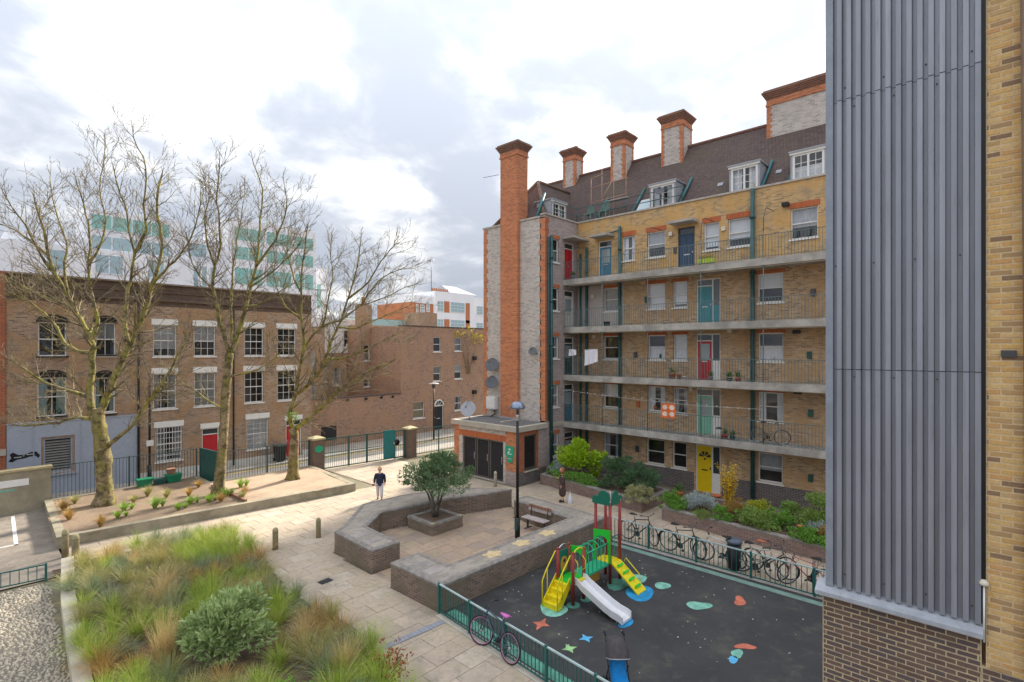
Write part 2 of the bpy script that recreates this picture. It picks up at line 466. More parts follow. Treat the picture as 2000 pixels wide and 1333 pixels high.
def window(parent, axis, c, u0, u1, z0, z1, curtain=None, bars=(1, 1), fm=None, sill=True, rec=0.095, fw=0.055, casement=False, sillm=None, part_curtain=0.0, label=None):
    fm = fm or WHITE
    mb = MB()
    B = lambda a, b, p, q, d0=rec, d1=rec + 0.06: abox(mb, axis, c, a, b, d0, d1, p, q)
    B(u0, u0 + fw, z0, z1); B(u1 - fw, u1, z0, z1)
    B(u0 + fw, u1 - fw, z1 - fw, z1); B(u0 + fw, u1 - fw, z0, z0 + fw * 1.2)
    gw = 0.022
    a, b, p, q = u0 + fw, u1 - fw, z0 + fw * 1.2, z1 - fw
    if casement:
        m = (a + b) / 2
        B(m - 0.045, m + 0.045, p, q)
        halves = [(a, m - 0.045, p, q), (m + 0.045, b, p, q)]
    else:
        m = (p + q) / 2
        B(a, b, m - 0.025, m + 0.025, rec + 0.012, rec + 0.07)
        halves = [(a, b, p, m - 0.025), (a, b, m + 0.025, q)]
    for (s, t, v, w) in halves:
        for i in range(1, bars[0]):
            x = s + (t - s) * i / bars[0]; B(x - gw / 2, x + gw / 2, v, w, rec + 0.02, rec + 0.05)
        for j in range(1, bars[1]):
            y = v + (w - v) * j / bars[1]; B(s, t, y - gw / 2, y + gw / 2, rec + 0.022, rec + 0.048)
    win = mb.build('window', fm, parent, label=label)
    for (s, t, v, w) in halves:
        g = MB(); d = rec + 0.034
        g.add([P3(axis, c, s, d, v), P3(axis, c, t, d, v), P3(axis, c, t, d, w), P3(axis, c, s, d, w)], [(0, 1, 2, 3)])
        g.build('pane', GLASS, win)
    if sill:
        sb = MB(); abox(sb, axis, c, u0 - 0.06, u1 + 0.06, -0.06, rec + 0.02, z0 - 0.075, z0 - 0.002)
        sb.build('sill', sillm or WHITE, win)
    # dark panel behind; the unlit room's shade is in its colour
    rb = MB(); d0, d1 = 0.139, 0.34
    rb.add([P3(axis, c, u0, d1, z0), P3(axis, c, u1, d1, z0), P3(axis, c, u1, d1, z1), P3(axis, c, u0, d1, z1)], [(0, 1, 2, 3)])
    rb.build('room_shade_panel', DARK, win)
    if curtain is not None:
        cb = MB(); n = 22
        zt = z1 - 0.03; zb = z0 + 0.05 + (z1 - z0) * part_curtain
        style = random.choice(('full', 'sides', 'sides', 'half', 'cafe')) if part_curtain == 0 and curtain is not BLIND else 'full'
        if curtain is BLIND: zb = z0 + 0.05 + (z1 - z0) * random.choice((0, 0.1, 0.25, 0.45))
        if style == 'half': zb = z0 + (z1 - z0) * 0.5
        if style == 'cafe': zt = z0 + (z1 - z0) * 0.55
        spans = [(u0 + 0.03, u1 - 0.03)]
        if style == 'sides':
            k_ = random.uniform(0.24, 0.4) * (u1 - u0); spans = [(u0 + 0.03, u0 + k_), (u1 - k_, u1 - 0.03)]
        for (s0, s1) in spans:
            cb = MB(); vs = []
            for i in range(n + 1):
                u = s0 + (s1 - s0) * i / n
                d = 0.2 + (0.02 * sin(i * 1.9 + u0 * 7) if curtain is not BLIND else 0)
                vs += [P3(axis, c, u, d, zb), P3(axis, c, u, d, zt)]
            cb.add(vs, [(2*i, 2*i+2, 2*i+3, 2*i+1) for i in range(n)], True)
            cb.build('curtain', curtain, win)
        if style in ('sides', 'cafe') and random.random() < 0.6:      # something on the inner sill
            ob_ = MB(); uc = random.uniform(u0 + 0.25, u1 - 0.25); q_ = random.uniform(0.06, 0.11)
            ob_.lathe(P3(axis, c, uc, 0.17, z0 + 0.08), [(0.05, 0), (q_, 0.1), (q_ * 0.8, 0.18), (0.03, 0.26)], 8)
            ob_.build('sill_ornament', random.choice((TERRA, WHITE, CREAM, GREEN)), win)
    return win
def door(parent, axis, c, u0, u1, z0, z1, mat, frame=None, fan=0.32, glazed=0.0, side=0.0, sidem=None, panels=True, letter=None, rec=0.1, label=None, glassm=None):
    """front door with frame, fanlight and, if wanted, a sidelight on the low-u side"""
    frame = frame or WHITE
    mb = MB(); B = lambda a, b, p, q, d0=rec - 0.03, d1=rec + 0.06: abox(mb, axis, c, a, b, d0, d1, p, q)
    f = 0.06
    us = u0 + side
    B(u0, u0 + f, z0, z1); B(u1 - f, u1, z0, z1); B(u0 + f, u1 - f, z1 - f, z1)
    if side: B(us - f / 2, us + f / 2, z0, z1 - f)
    dt = z1 - f - fan
    if fan: B(us + f / 2, u1 - f, dt, dt + 0.05)
    fr = mb.build('door_frame', frame, parent)
    a, b = us + (f / 2 if side else f), u1 - f
    db = MB(); abox(db, axis, c, a, b, rec, rec + 0.045, z0, dt)
    d = db.build('door', mat, parent, label=label)
    pb = MB(); w = b - a; h = dt - z0
    gz = None
    if glazed:
        gz = (a + 0.12, b - 0.12, dt - glazed, dt - 0.12)
        g = MB(); abox(g, axis, c, gz[0], gz[1], rec - 0.006, rec + 0.001, gz[2], gz[3]); g.build('door_pane', glassm or GLASS2, d)
    rows = [(z0 + 0.14, z0 + h * 0.42)] + ([] if glazed else [(z0 + h * 0.52, dt - 0.14)])
    if panels:
        for (p, q) in rows:
            for (s, t) in ((a + 0.09, a + w / 2 - 0.035), (a + w / 2 + 0.035, b - 0.09)):
                abox(pb, axis, c, s, t, rec - 0.014, rec + 0.001, p, q)
        pb.build('door_panel', mat, d)
    lb = MB(); abox(lb, axis, c, a + w * 0.3, b - w * 0.3, rec - 0.022, rec + 0.001, z0 + h * 0.46, z0 + h * 0.46 + 0.06)
    lb.build('letter_plate', letter or STEEL, d)
    kb = MB(); abox(kb, axis, c, a + 0.05, a + 0.09, rec - 0.05, rec, z0 + h * 0.5, z0 + h * 0.5 + 0.1); kb.build('handle', letter or STEEL, d)
    if fan:
        g = MB(); abox(g, axis, c, a, b, rec + 0.01, rec + 0.02, dt + 0.05, z1 - f); g.build('fanlight', GLASS2, fr)
    if side:
        zs = z0 + (z1 - z0) * 0.42
        g = MB(); abox(g, axis, c, u0 + f, us - f / 2, rec + 0.01, rec + 0.02, zs, z1 - f); g.build('sidelight', GLASS2, fr)
        g = MB(); abox(g, axis, c, u0 + f, us - f / 2, rec, rec + 0.04, z0, zs); g.build('side_panel', sidem or WHITE, fr)
    bb = MB(); abox(bb, axis, c, u0, u1, rec + 0.07, rec + 0.09, z0, z1); bb.build('hall_shade_panel', DARK, fr)  # dark panel; the shade of the unlit hall is painted in
    return d
GLASS2 = glossy_glass('dark_door_glass', (0.05, 0.06, 0.065))
FROST = glossy_glass('frosted_door_glass', (0.30, 0.36, 0.38))

# ------------------------------------------------------------ ground
def ground_mat():
    t = NT('tarmac')
    n = t.noise(0.35, 5, 0.6); n2 = t.noise(60, 3, 0.7)
    c = t.mix(t.mr(n, 0.3, 0.7, 0, 1), (0.14, 0.132, 0.125), (0.20, 0.188, 0.172))
    c = t.mix(t.mr(n2, 0.3, 0.7, 0, 0.6), c, (0.075, 0.072, 0.07))
    t.color(c); t.bump(n2, 0.4, 0.004); t.b.inputs['Roughness'].default_value = 0.9
    return t.m
TARMAC = ground_mat()
def soil_mat(name, a, b, s=18):
    t = NT(name)
    n = t.noise(s, 5, 0.7); n2 = t.noise(0.8, 4, 0.6); n3 = t.noise(70, 2, 0.6)
    c = t.mix(t.mr(n, 0.3, 0.7, 0, 1), a, b)
    c = t.mix(t.mr(n2, 0.4, 0.7, 0, 0.5), c, tuple(x * 0.6 for x in a))
    c = t.mix(t.mr(n3, 0.55, 0.75, 0, 0.6), c, tuple(min(1, x * 1.6) for x in b))
    t.color(c); t.bump(n, 0.8, 0.04); t.b.inputs['Roughness'].default_value = 0.95
    return t.m
SOIL = soil_mat('dry_soil', (0.185, 0.13, 0.085), (0.29, 0.21, 0.14))
BARK = soil_mat('bark_chippings', (0.40, 0.28, 0.19), (0.52, 0.385, 0.265), 30)
HUMUS = soil_mat('dark_humus', (0.10, 0.065, 0.045), (0.17, 0.11, 0.075))
def paving_mat(name, cols, w, h, moss=0.3):
    """stone slabs: each cell of the laying grid has its own tone"""
    t = NT(name)
    sp = t.new('ShaderNodeSeparateXYZ'); t.l.new(t.pos(), sp.inputs[0])
    row = t.math('FLOOR', t.math('DIVIDE', sp.outputs[1], h))
    xs = t.math('ADD', t.math('DIVIDE', sp.outputs[0], w), t.math('MULTIPLY', row, 0.5))
    cell = t.math('FLOOR', xs)
    cb = t.new('ShaderNodeCombineXYZ'); t.l.new(row, cb.inputs[0]); t.l.new(cell, cb.inputs[1])
    wn_ = t.new('ShaderNodeTexWhiteNoise'); t.l.new(cb.outputs[0], wn_.inputs['Vector'])
    rp = t.new('ShaderNodeValToRGB'); rp.color_ramp.interpolation = 'LINEAR'
    e = rp.color_ramp.elements
    e[0].position = 0; e[0].color = (*cols[0], 1); e[1].position = 1; e[1].color = (*cols[-1], 1)
    for i, cc in enumerate(cols[1:-1]):
        k = e.new((i + 1) / (len(cols) - 1)); k.color = (*cc, 1)
    t.l.new(wn_.outputs['Value'], rp.inputs[0])
    n = t.noise(0.5, 5, 0.62); n2 = t.noise(9, 5, 0.7); n3 = t.noise(1.6, 4, 0.7, dist=0.6)
    c = t.mix(t.mr(n2, 0.35, 0.7, 0, 0.45), rp.outputs[0], tuple(x * 0.62 for x in cols[1]))
    c = t.mix(t.mr(n, 0.46, 0.68, 0, 0.6), c, (0.27, 0.22, 0.18))
    n5 = t.noise(2.7, 5, 0.75, dist=0.8)
    c = t.mix(t.mr(n5, 0.54, 0.66, 0, 0.4), c, (0.20, 0.175, 0.145))
    n6 = t.noise(23, 1, 0.5)
    c = t.mix(t.mr(n6, 0.73, 0.77, 0, 0.6), c, (0.17, 0.15, 0.13))
    c = t.mix(t.mr(n3, 0.52, 0.75, 0, moss), c, (0.27, 0.27, 0.12))
    t.color(c); t.bump(n2, 0.25, 0.006); t.b.inputs['Roughness'].default_value = 0.88
    return t.m
PAVE = paving_mat('buff_stone_paving', [(0.45, 0.36, 0.265), (0.50, 0.405, 0.30), (0.455, 0.36, 0.275), (0.54, 0.455, 0.35)], 0.9, 0.62, 0.5)
PAVEW = paving_mat('warm_mixed_paving', [(0.42, 0.30, 0.21), (0.49, 0.355, 0.25), (0.34, 0.26, 0.215), (0.46, 0.36, 0.225)], 0.62, 0.62, 0.35)
def sheet(name, mat, poly, z, kind='structure', parent=None):
    mb = MB(); mb.add([(p[0], p[1], z) for p in poly], [tuple(range(len(poly)))])
    return mb.build(name, mat, parent, kind=kind)
sheet('ground', TARMAC, [(-400, -400), (500, -400), (500, 500), (-400, 500)], -0.16)
# street between the railings and the terrace
sheet('road', TARMAC, [(-40, 31.0), (60, 31.0), (60, 33.4), (-40, 33.4)], -0.10)
PVST = plain('street_flagstones', (0.40, 0.36, 0.31), 0.85, var=0.15, scale=1.2, bump=0.2)
box('pavement', PVST, None, -40, 60, 33.4, 36.6, -0.2, 0.02, kind='structure')
pv = box('pavement', PVST, None, 4.0, 60, 29.6, 31.0, -0.2, 0.015, kind='structure')
KERB = plain('granite_kerb', (0.42, 0.41, 0.39), 0.8, var=0.15)
box('kerb', KERB, None, -40, 60, 33.28, 33.4, -0.2, 0.024, kind='structure')
box('kerb', KERB, None, 4.0, 60, 31.0, 31.12, -0.2, 0.019, kind='structure')
YLINE = plain('yellow_road_paint', (0.55, 0.40, 0.08), 0.8, var=0.2)
WLINE = plain('white_road_paint', (0.62, 0.60, 0.57), 0.8, var=0.15, scale=12)
for yy in (33.0, 33.18):
    sheet('road_line', YLINE, [(-40, yy), (60, yy), (60, yy + 0.07), (-40, yy + 0.07)], -0.096)

# courtyard: a bedding sheet with real slabs laid on it
JOINT = soil_mat('mossy_joint', (0.17, 0.145, 0.10), (0.22, 0.20, 0.12), 8)
court_poly = [(2.95, 21.8), (3.1, 29.6), (26.0, 29.6), (26.0, 1.0), (17.0, 1.0), (17.0, 11.5), (9.4, 11.5), (8.4, 2.0), (1.0, 2.0), (1.0, 21.8)]
court = sheet('courtyard_paving', JOINT, court_poly, 0.0)
def slab_mesh(w, h, t=0.03, ch=0.006, g=0.006):
    mb = MB(); x, y = w / 2 - g, h / 2 - g
    a = [(-x, -y, 0), (x, -y, 0), (x, y, 0), (-x, y, 0)]
    b = [(-x, -y, t - ch), (x, -y, t - ch), (x, y, t - ch), (-x, y, t - ch)]
    c = [(-x + ch, -y + ch, t), (x - ch, -y + ch, t), (x - ch, y - ch, t), (-x + ch, y - ch, t)]
    fs = [(8, 9, 10, 11)]
    for i in range(4):
        j = (i + 1) % 4
        fs += [(i, j, 4 + j, 4 + i), (4 + i, 4 + j, 8 + j, 8 + i)]
    return mb.add(a + b + c, fs)
def inpoly(x, y, poly):
    r = False; n = len(poly); j = n - 1
    for i in range(n):
        xi, yi = poly[i]; xj, yj = poly[j]
        if (yi > y) != (yj > y) and x < (xj - xi) * (y - yi) / (yj - yi) + xi: r = not r
        j = i
    return r
OCT_A = [(17.85, 16.4), (16.88, 16.62), (15.1, 17.28), (11.88, 17.91), (10.55, 16.85), (10.45, 14.68), (9.38, 14.68), (9.48, 17.2), (10.02, 17.5), (11.9, 19.36), (13.79, 19.3), (16.24, 18.5)]
OCT_B = [(9.25, 11.12), (17.25, 11.0), (17.5, 15.2), (16.65, 15.15), (16.3, 12.0), (10.3, 12.05), (10.3, 13.45), (9.25, 13.45)]
OCT_IN = [(9.45, 13.45), (9.45, 14.7), (10.45, 14.7), (10.55, 16.85), (11.88, 17.91), (15.1, 17.28), (16.88, 16.62), (17.7, 16.3), (17.2, 15.2), (16.65, 15.15), (16.3, 12.0), (10.3, 12.05), (10.3, 13.45)]
def lay(w, h, mat, x0, x1, y0, y1, ok, limit, parent):
    """whole slabs first; where one would cross an edge it is cut into smaller pieces"""
    me = slab_mesh(w, h).mesh('paving_slab', mat)
    spots = []; rest = MB()
    cuts = {(i, j): slab_mesh(w / 2 ** i, h / 2 ** j, g=0.0) for i in range(4) for j in range(4)}
    def put(m, cx, cy, dz): rest.add([(v[0] + cx, v[1] + cy, v[2] + 0.001 + dz) for v in m.v], m.f)
    def inside(cx, cy, ww, hh): return [ok(cx + a * ww * 0.48, cy + b * hh * 0.48) for a in (-1, 0, 1) for b in (-1, 0, 1)]
    def cut(cx, cy, ww, hh, lv, dz):
        t_ = inside(cx, cy, ww, hh)
        if all(t_): put(cuts[(lv, lv)], cx, cy, dz)
        elif any(t_) and lv < 3:
            for a in (-1, 1):
                for b in (-1, 1): cut(cx + a * ww / 4, cy + b * hh / 4, ww / 2, hh / 2, lv + 1, dz)
    for r in range(math.floor(y0 / h), math.ceil(y1 / h)):
        for k in range(math.floor(x0 / w) - 5, math.ceil(x1 / w) + 40):
            cx = (k + 0.5 - 0.5 * r) * w
            cy = (r + 0.5) * h
            if cx < x0 or cx > x1: continue
            t_ = inside(cx, cy, w, h)
            if all(t_): spots.append((cx * cx + cy * cy, cx, cy))
            elif any(t_): cut(cx, cy, w - 0.014, h - 0.014, 0, random.uniform(-0.003, 0.003))
    spots.sort()
    whole = slab_mesh(w, h)
    for i, (d, cx, cy) in enumerate(spots):
        dz = random.uniform(-0.004, 0.004)
        if i < limit: inst('paving_slab', me, parent, (cx, cy, 0.001 + dz))
        else: put(whole, cx, cy, dz)
    if rest.v: rest.build('paving_slabs', mat, parent, kind='stuff')
BEDP = [(2.75, 22.55), (7.35, 22.25), (7.55, 18.6), (6.95, 15.5), (7.15, 12.0), (6.6, 9.4), (5.2, 5.0), (1.2, 5.0), (1.95, 14.8), (2.3, 19.0)]
def ok_court(x, y):
    if not inpoly(x, y, court_poly): return False
    if inpoly(x, y, OCT_IN): return False
    if inpoly(x, y, OCT_A) or inpoly(x, y, OCT_B): return False
    if inpoly(x, y, BEDP): return False
    if x < 2.9 and y > 8: return False
    if x < 15.6 and y > 24.1 + (15 - x) * 0.1: return False
    if x > 20.3 and y > 18.3: return False
    if x > 23.8: return False
    if x > 21.8 and 11.6 < y < 18: return False
    return True
lay(0.9, 0.62, PAVE, 2.0, 25, 2, 29.5, ok_court, 300, court)
def ok_oct(x, y): return inpoly(x, y, OCT_IN)
octf = sheet('seating_court_floor', JOINT, OCT_IN, 0.004)
lay(0.62, 0.62, PAVEW, 9, 18, 11, 19, ok_oct, 140, octf)

# playground surface
def play_mat():
    t = NT('dark_rubber_crumb')
    n = t.noise(0.45, 5, 0.6); n2 = t.noise(120, 2, 0.7); n3 = t.noise(1.3, 5, 0.7)
    c = t.mix(t.mr(n, 0.35, 0.7, 0, 1), (0.032, 0.032, 0.035), (0.050, 0.049, 0.047))
    c = t.mix(t.mr(n3, 0.5, 0.72, 0, 0.6), c, (0.105, 0.098, 0.075))
    n4 = t.noise(3.5, 5, 0.7, dist=1.0)
    c = t.mix(t.mr(n4, 0.56, 0.74, 0, 0.5), c, (0.09, 0.088, 0.085))
    c = t.mix(t.mr(n2, 0.62, 0.78, 0, 0.6), c, (0.2, 0.19, 0.175))
    t.color(c); t.bump(n2, 0.5, 0.006); t.b.inputs['Roughness'].default_value = 0.85
    return t.m
play_poly = [(9.22, 11.1), (17.2, 11.0), (17.2, 1.0), (8.3, 1.0)]
play = sheet('playground_surface', play_mat(), play_poly, 0.034)
PG = plain('mint_rubber', (0.20, 0.46, 0.36), 0.8, var=0.3, scale=5)
PGD = plain('sea_green_rubber', (0.10, 0.30, 0.22), 0.8, var=0.3, scale=5)
PB = plain('blue_rubber', (0.02, 0.27, 0.52), 0.8, var=0.28, scale=5)
PBL = plain('sky_blue_rubber', (0.10, 0.42, 0.70), 0.8, var=0.12, scale=8)
PR = plain('red_rubber', (0.52, 0.15, 0.09), 0.8, var=0.3, scale=5)
PLG = plain('leaf_green_rubber', (0.28, 0.50, 0.22), 0.8, var=0.3, scale=5)
def blob(name, mat, cx, cy, rx, ry, rot=0, wob=0.15, n=22, seed=1, z=0.039, star=0):
    rd = random.Random(seed); ph = [rd.uniform(0, 6.28) for _ in range(3)]
    pts = []
    if star: n = star * 2
    for i in range(n):
        a = 2 * pi * i / n
        r = (1 if i % 2 == 0 else 0.42) if star else 1 + wob * (sin(2 * a + ph[0]) * 0.6 + sin(3 * a + ph[1]) * 0.5)
        x, y = rx * r * cos(a), ry * r * sin(a)
        pts.append((cx + x * cos(rot) - y * sin(rot), cy + x * sin(rot) + y * cos(rot), z))
    MB().add(pts, [tuple(range(n))]).build(name, mat, play)
blob('blue_patch', PB, 13.98, 7.72, 0.50, 0.42, 0.3, 0.12, seed=3)
blob('mint_patch', PG, 14.87, 7.45, 0.27, 0.21, 0.1, 0.15, seed=5)
blob('mint_patch', PG, 14.4, 6.12, 0.33, 0.24, -0.5, 0.25, seed=9)
blob('red_patch', PR, 15.45, 5.37, 0.26, 0.17, 0.3, 0.35, seed=4)
blob('red_star_patch', PR, 10.65, 8.74, 0.34, 0.24, 0.3, star=4)
blob('blue_star_patch', PBL, 10.88, 7.49, 0.2, 0.2, -0.5, star=4)
blob('green_star_patch', PLG, 10.24, 7.53, 0.21, 0.21, -0.5, star=4)
blob('mint_patch', PG, 12.74, 4.49, 0.20, 0.13, 0.3, 0.2, seed=11)
blob('red_patch', PR, 13.17, 4.46, 0.24, 0.12, -0.7, 0.3, seed=12)
blob('blue_patch', PBL, 12.43, 4.47, 0.16, 0.10, 0.2, 0.1, seed=13)
blob('mint_patch', PG, 11.5, 9.0, 0.38, 0.42, 0.2, 0.15, seed=14)
blob('sea_green_patch', PGD, 12.05, 8.72, 0.22, 0.19, 0.1, 0.1, seed=15)
blob('sea_green_patch', PGD, 12.66, 8.66, 0.26, 0.19, 0.1, 0.1, seed=16)
blob('sea_green_patch', PGD, 14.1, 8.5, 0.45, 0.36, 0.4, 0.25, seed=17)
blob('mint_patch', PG, 14.85, 8.25, 0.26, 0.3, 0.4, 0.25, seed=18)
blob('blue_patch', PB, 12.2, 7.15, 0.3, 0.16, 0.1, 0.05, seed=19)
blob('sea_green_patch', PGD, 12.55, 9.45, 0.22, 0.2, 0.4, 0.25, seed=20)
PEDGE = plain('mint_edging', (0.17, 0.27, 0.23), 0.85, var=0.2)
sheet('edge_strip', PEDGE, [(16.72, 10.9), (16.98, 10.9), (16.9, 1.2), (16.64, 1.2)], 0.04, None, play)
sheet('edge_strip', PGD, [(9.36, 11.0), (9.66, 11.0), (9.05, 4.2), (8.75, 4.2)], 0.04, None, play)
BPAV = plain('bark_white_specks', (0.6, 0.57, 0.52), 0.9, var=0.1)
litter = MB(); rl = random.Random(5)
for i in range(90):
    x, y = rl.uniform(9.6, 16.5), rl.uniform(3.5, 10.8); s = rl.uniform(0.006, 0.016)
    litter.box(x - s, x + s, y - s, y + s * 1.2, 0.036, 0.036 + s * 0.6)
litter.build('petal_litter', BPAV, None, label='tiny pale petals scattered over the dark playground', cat='litter', kind='stuff')

# setts crossing the paving and a drain cover
SETT = plain('blue_grey_setts', (0.27, 0.28, 0.31), 0.8, var=0.15)
sm = MB().box(-0.055, 0.055, -0.1, 0.1, 0, 0.012).mesh('sett', SETT)
for i in range(17):
    x = 7.3 + i * 0.118
    inst('sett', sm, court, (x, 10.84 - 0.008 * i, 0.034), (0, 0, random.uniform(-0.04, 0.04)))
dr = empty('drain_cover', (8.11, 15.27, 0.036), 0.1, 'small dark iron drain grate in the paving near the seat wall', 'drain')
MB().box(-0.2, 0.2, -0.13, 0.13, 0, 0.012).build('drain_frame', STEELD, dr)
for i in range(6):
    MB().box(-0.17 + i * 0.06, -0.14 + i * 0.06, -0.11, 0.11, 0.012, 0.02).build('grate_bar', BLACK, dr)
# parking bay at the left
sheet('parking_bay', soil_mat('worn_tarmac', (0.20, 0.17, 0.14), (0.28, 0.24, 0.195), 3), [(-30, 21.9), (2.9, 21.9), (2.95, 25.0), (3.3, 31.7), (-30, 31.6)], 0.012)
for pl in ([(2.14, 31.2), (2.26, 31.2), (2.02, 26.5), (1.90, 26.5)], [(2.02, 26.62), (-4, 26.9), (-4, 26.78), (2.02, 26.5)]):
    sheet('bay_line', WLINE, pl, 0.018)
# cobbled patch bottom left
def cobble_mat():
    t = NT('pebbles')
    v = t.new('ShaderNodeTexVoronoi'); v.inputs['Scale'].default_value = 11; t.l.new(t.pos(), v.inputs['Vector'])
    n = t.noise(0.8, 4, 0.6)
    c = t.mix(t.mr(v.outputs['Distance'], 0.1, 0.6, 0, 1), (0.50, 0.44, 0.33), (0.10, 0.09, 0.07))
    c = t.mix(t.mr(n, 0.4, 0.7, 0, 0.5), c, (0.15, 0.13, 0.10))
    t.color(c); t.b.inputs['Roughness'].default_value = 0.8
    return t.m
COB = cobble_mat()
sheet('pebble_bed', plain('pebble_mortar', (0.16, 0.14, 0.11), 0.9, var=0.2), [(-8, 6), (1.35, 6), (2.2, 21.6), (-8, 21.6)], 0.02)
def pebble(mb, x, y, r, rot, q):
    b = len(mb.v); n = 6
    for (k, zf) in ((1.0, 0.0), (0.72, 0.72)):
        for i in range(n):
            a = 2 * pi * i / n
            u, w = r * k * cos(a), r * q * k * sin(a)
            mb.v.append((x + u * cos(rot) - w * sin(rot), y + u * sin(rot) + w * cos(rot), 0.015 + r * zf * 0.8))
    mb.v.append((x, y, 0.02 + r * 0.8))
    for i in range(n):
        j = (i + 1) % n
        mb.f.append([b+i, b+j, b+n+j, b+n+i]); mb.sm.append(True)
        mb.f.append([b+n+i, b+n+j, b+2*n]); mb.sm.append(True)
pm = MB(); rp_ = random.Random(3)
y = 11.0
while y < 21.5:
    x = -1.2 if y < 16 else -0.2
    xe = 1.48 + 0.85 * (y - 6) / 15.6
    while x < xe:
        pebble(pm, x + rp_.uniform(-.035, .035), y + rp_.uniform(-.035, .035), rp_.uniform(0.026, 0.055), rp_.uniform(0, 3), rp_.uniform(0.6, 0.95))
        x += 0.085
    y += 0.08
pm.build('pebbles', plain('river_pebbles', (0.40, 0.35, 0.27), 0.7, var=0.45, scale=14), None, label='round buff pebbles set in the ground bottom left', cat='pebbles', kind='stuff')

# ------------------------------------------------------------ the flats (walkway block, wing, chimneys, roof)
flats = empty('apartment_block', (26, 12, 0), 0, 'long brick block of walkway flats with tall chimneys and tiled mansard roof', 'building')
def FP(mb, name, mat, parent=None, label=None):
    """build a part given in world coordinates under the flats"""
    o = mb.build(name, mat, parent or flats, label=label)
    return o
flats.location = (0, 0, 0)
XW, XB, YW, YE = 26.0, 24.58, 18.52, 2.2
FL = [0.05, 2.97, 5.68, 8.42, 11.17]
PAR = 14.74
SL = [1.05, 3.88, 6.64, 9.37, 12.14]     # window sill line of each storey
HD = [2.40, 5.22, 7.97, 10.72, 13.52]     # window head
# (y0,y1) of the openings, right-hand flats repeat the left ones
cols = {0: [(15.68, 16.68), (12.91, 13.96), (11.70, 12.47), (7.15, 8.22), (4.3, 5.37)],
        1: [(15.64, 16.68), (12.88, 13.88), (11.67, 12.43), (7.12, 8.21), (4.3, 5.37)],
        2: [(15.64, 16.68), (12.88, 13.88), (11.67, 12.43), (7.12, 8.21), (4.3, 5.37)],
        3: [(15.64, 16.68), (12.88, 13.90), (11.67, 12.45), (7.12, 8.23), (4.3, 5.37)],
        4: [(14.67, 15.44), (12.88, 13.92), (10.03, 10.80), (8.48, 9.60), (5.72, 6.82), (4.4, 5.2)]}
DOORS = {0: (9.97, 11.22), 1: (9.96, 11.20), 2: (9.97, 11.20), 3: (9.97, 11.19)}
curts = {(0,0): CURTG, (0,1): None, (0,2): None, (0,3): CURTG, (0,4): None, (1,0): CURT, (1,1): CURT, (1,2): CURTG, (1,3): CURT, (1,4): CURTG,
         (2,0): None, (2,1): CURT, (2,2): CURT, (2,3): CURT, (2,4): CURTG, (3,0): CURTG, (3,1): BLIND, (3,2): BLIND, (3,3): BLIND, (3,4): CURT,
         (4,0): CURT, (4,1): CURTG, (4,2): BLIND, (4,3): BLIND, (4,4): CURTG, (4,5): BLIND}
zt = [FL[1] - 0.02, FL[2] - 0.02, FL[3] - 0.02, FL[4] - 0.02, PAR]
for lv in range(5):
    z0 = (0.0 if lv == 0 else zt[lv - 1]); z1 = zt[lv]
    ops = [(a, b, SL[lv], HD[lv]) for a, b in cols[lv]]
    if lv in DOORS: ops.append((DOORS[lv][0], DOORS[lv][1], FL[lv], HD[lv] + 0.02))
    else: ops += [(16.14, 17.05, FL[4], 13.48), (11.27, 12.16, FL[4], 13.48)]
    wall('wall', YELLOW if lv == 4 else BROWN, flats, 'x', XW, YE, YW - 0.004, z0, z1, ops)
    for i, (a, b) in enumerate(cols[lv]):
        window(flats, 'x', XW, a, b, SL[lv], HD[lv], curts.get((lv, i)), part_curtain=0.35 if (lv, i) in ((4, 4), (4, 1), (0, 3)) else 0.0)
        lb = MB().box(XW - 0.006, XW + 0.05, a - 0.09, b + 0.09, HD[lv] + 0.003, HD[lv] + (0.26 if lv == 4 else 0.17))
        FP(lb, 'brick_lintel', ARCH)
# grey render on part of the third walkway
FP(MB().box(XW - 0.012, XW - 0.002, 15.36, 15.63, FL[3], 10.9), 'render_panel', RENDER)
FP(MB().box(XW - 0.012, XW - 0.002, 16.69, YW - 0.02, FL[3], 10.9), 'render_panel', RENDER)
FP(MB().box(XW - 0.012, XW - 0.002, 15.63, 16.69, FL[3], SL[3] - 0.08), 'render_panel', RENDER)
# dark brick plinth along the ground floor
for a, b in ((YE, 4.2), (4.2, 9.9), (11.3, YW)):
    FP(MB().box(XW - 0.02, XW - 0.003, a, b - 0.01, 0.0, 0.97), 'plinth', BLUEB)
YEL = plain('yellow_door_paint', (0.80, 0.56, 0.01), 0.35, var=0.04)
RED = plain('red_door_paint', (0.50, 0.02, 0.03), 0.35, var=0.06)
MINT = plain('mint_door_paint', (0.24, 0.56, 0.42), 0.4, var=0.06)
TEALDOOR = plain('teal_door_paint', (0.06, 0.27, 0.32), 0.4, var=0.06)
NAVY = plain('navy_door_paint', (0.035, 0.075, 0.14), 0.4, var=0.08)
BLUED = plain('blue_door_paint', (0.06, 0.20, 0.30), 0.4, var=0.08)
DKGREEN = plain('dark_green_door_paint', (0.03, 0.085, 0.09), 0.4, var=0.1)
MAROON = plain('maroon_door_paint', (0.14, 0.02, 0.025), 0.4, var=0.1)
d0 = door(flats, 'x', XW, DOORS[0][0], DOORS[0][1], FL[0], HD[0] + 0.02, YEL, fan=0.0, side=0.42, panels=False, letter=BLACK, label='yellow front door with a fan-shaped light')
fan = MB()
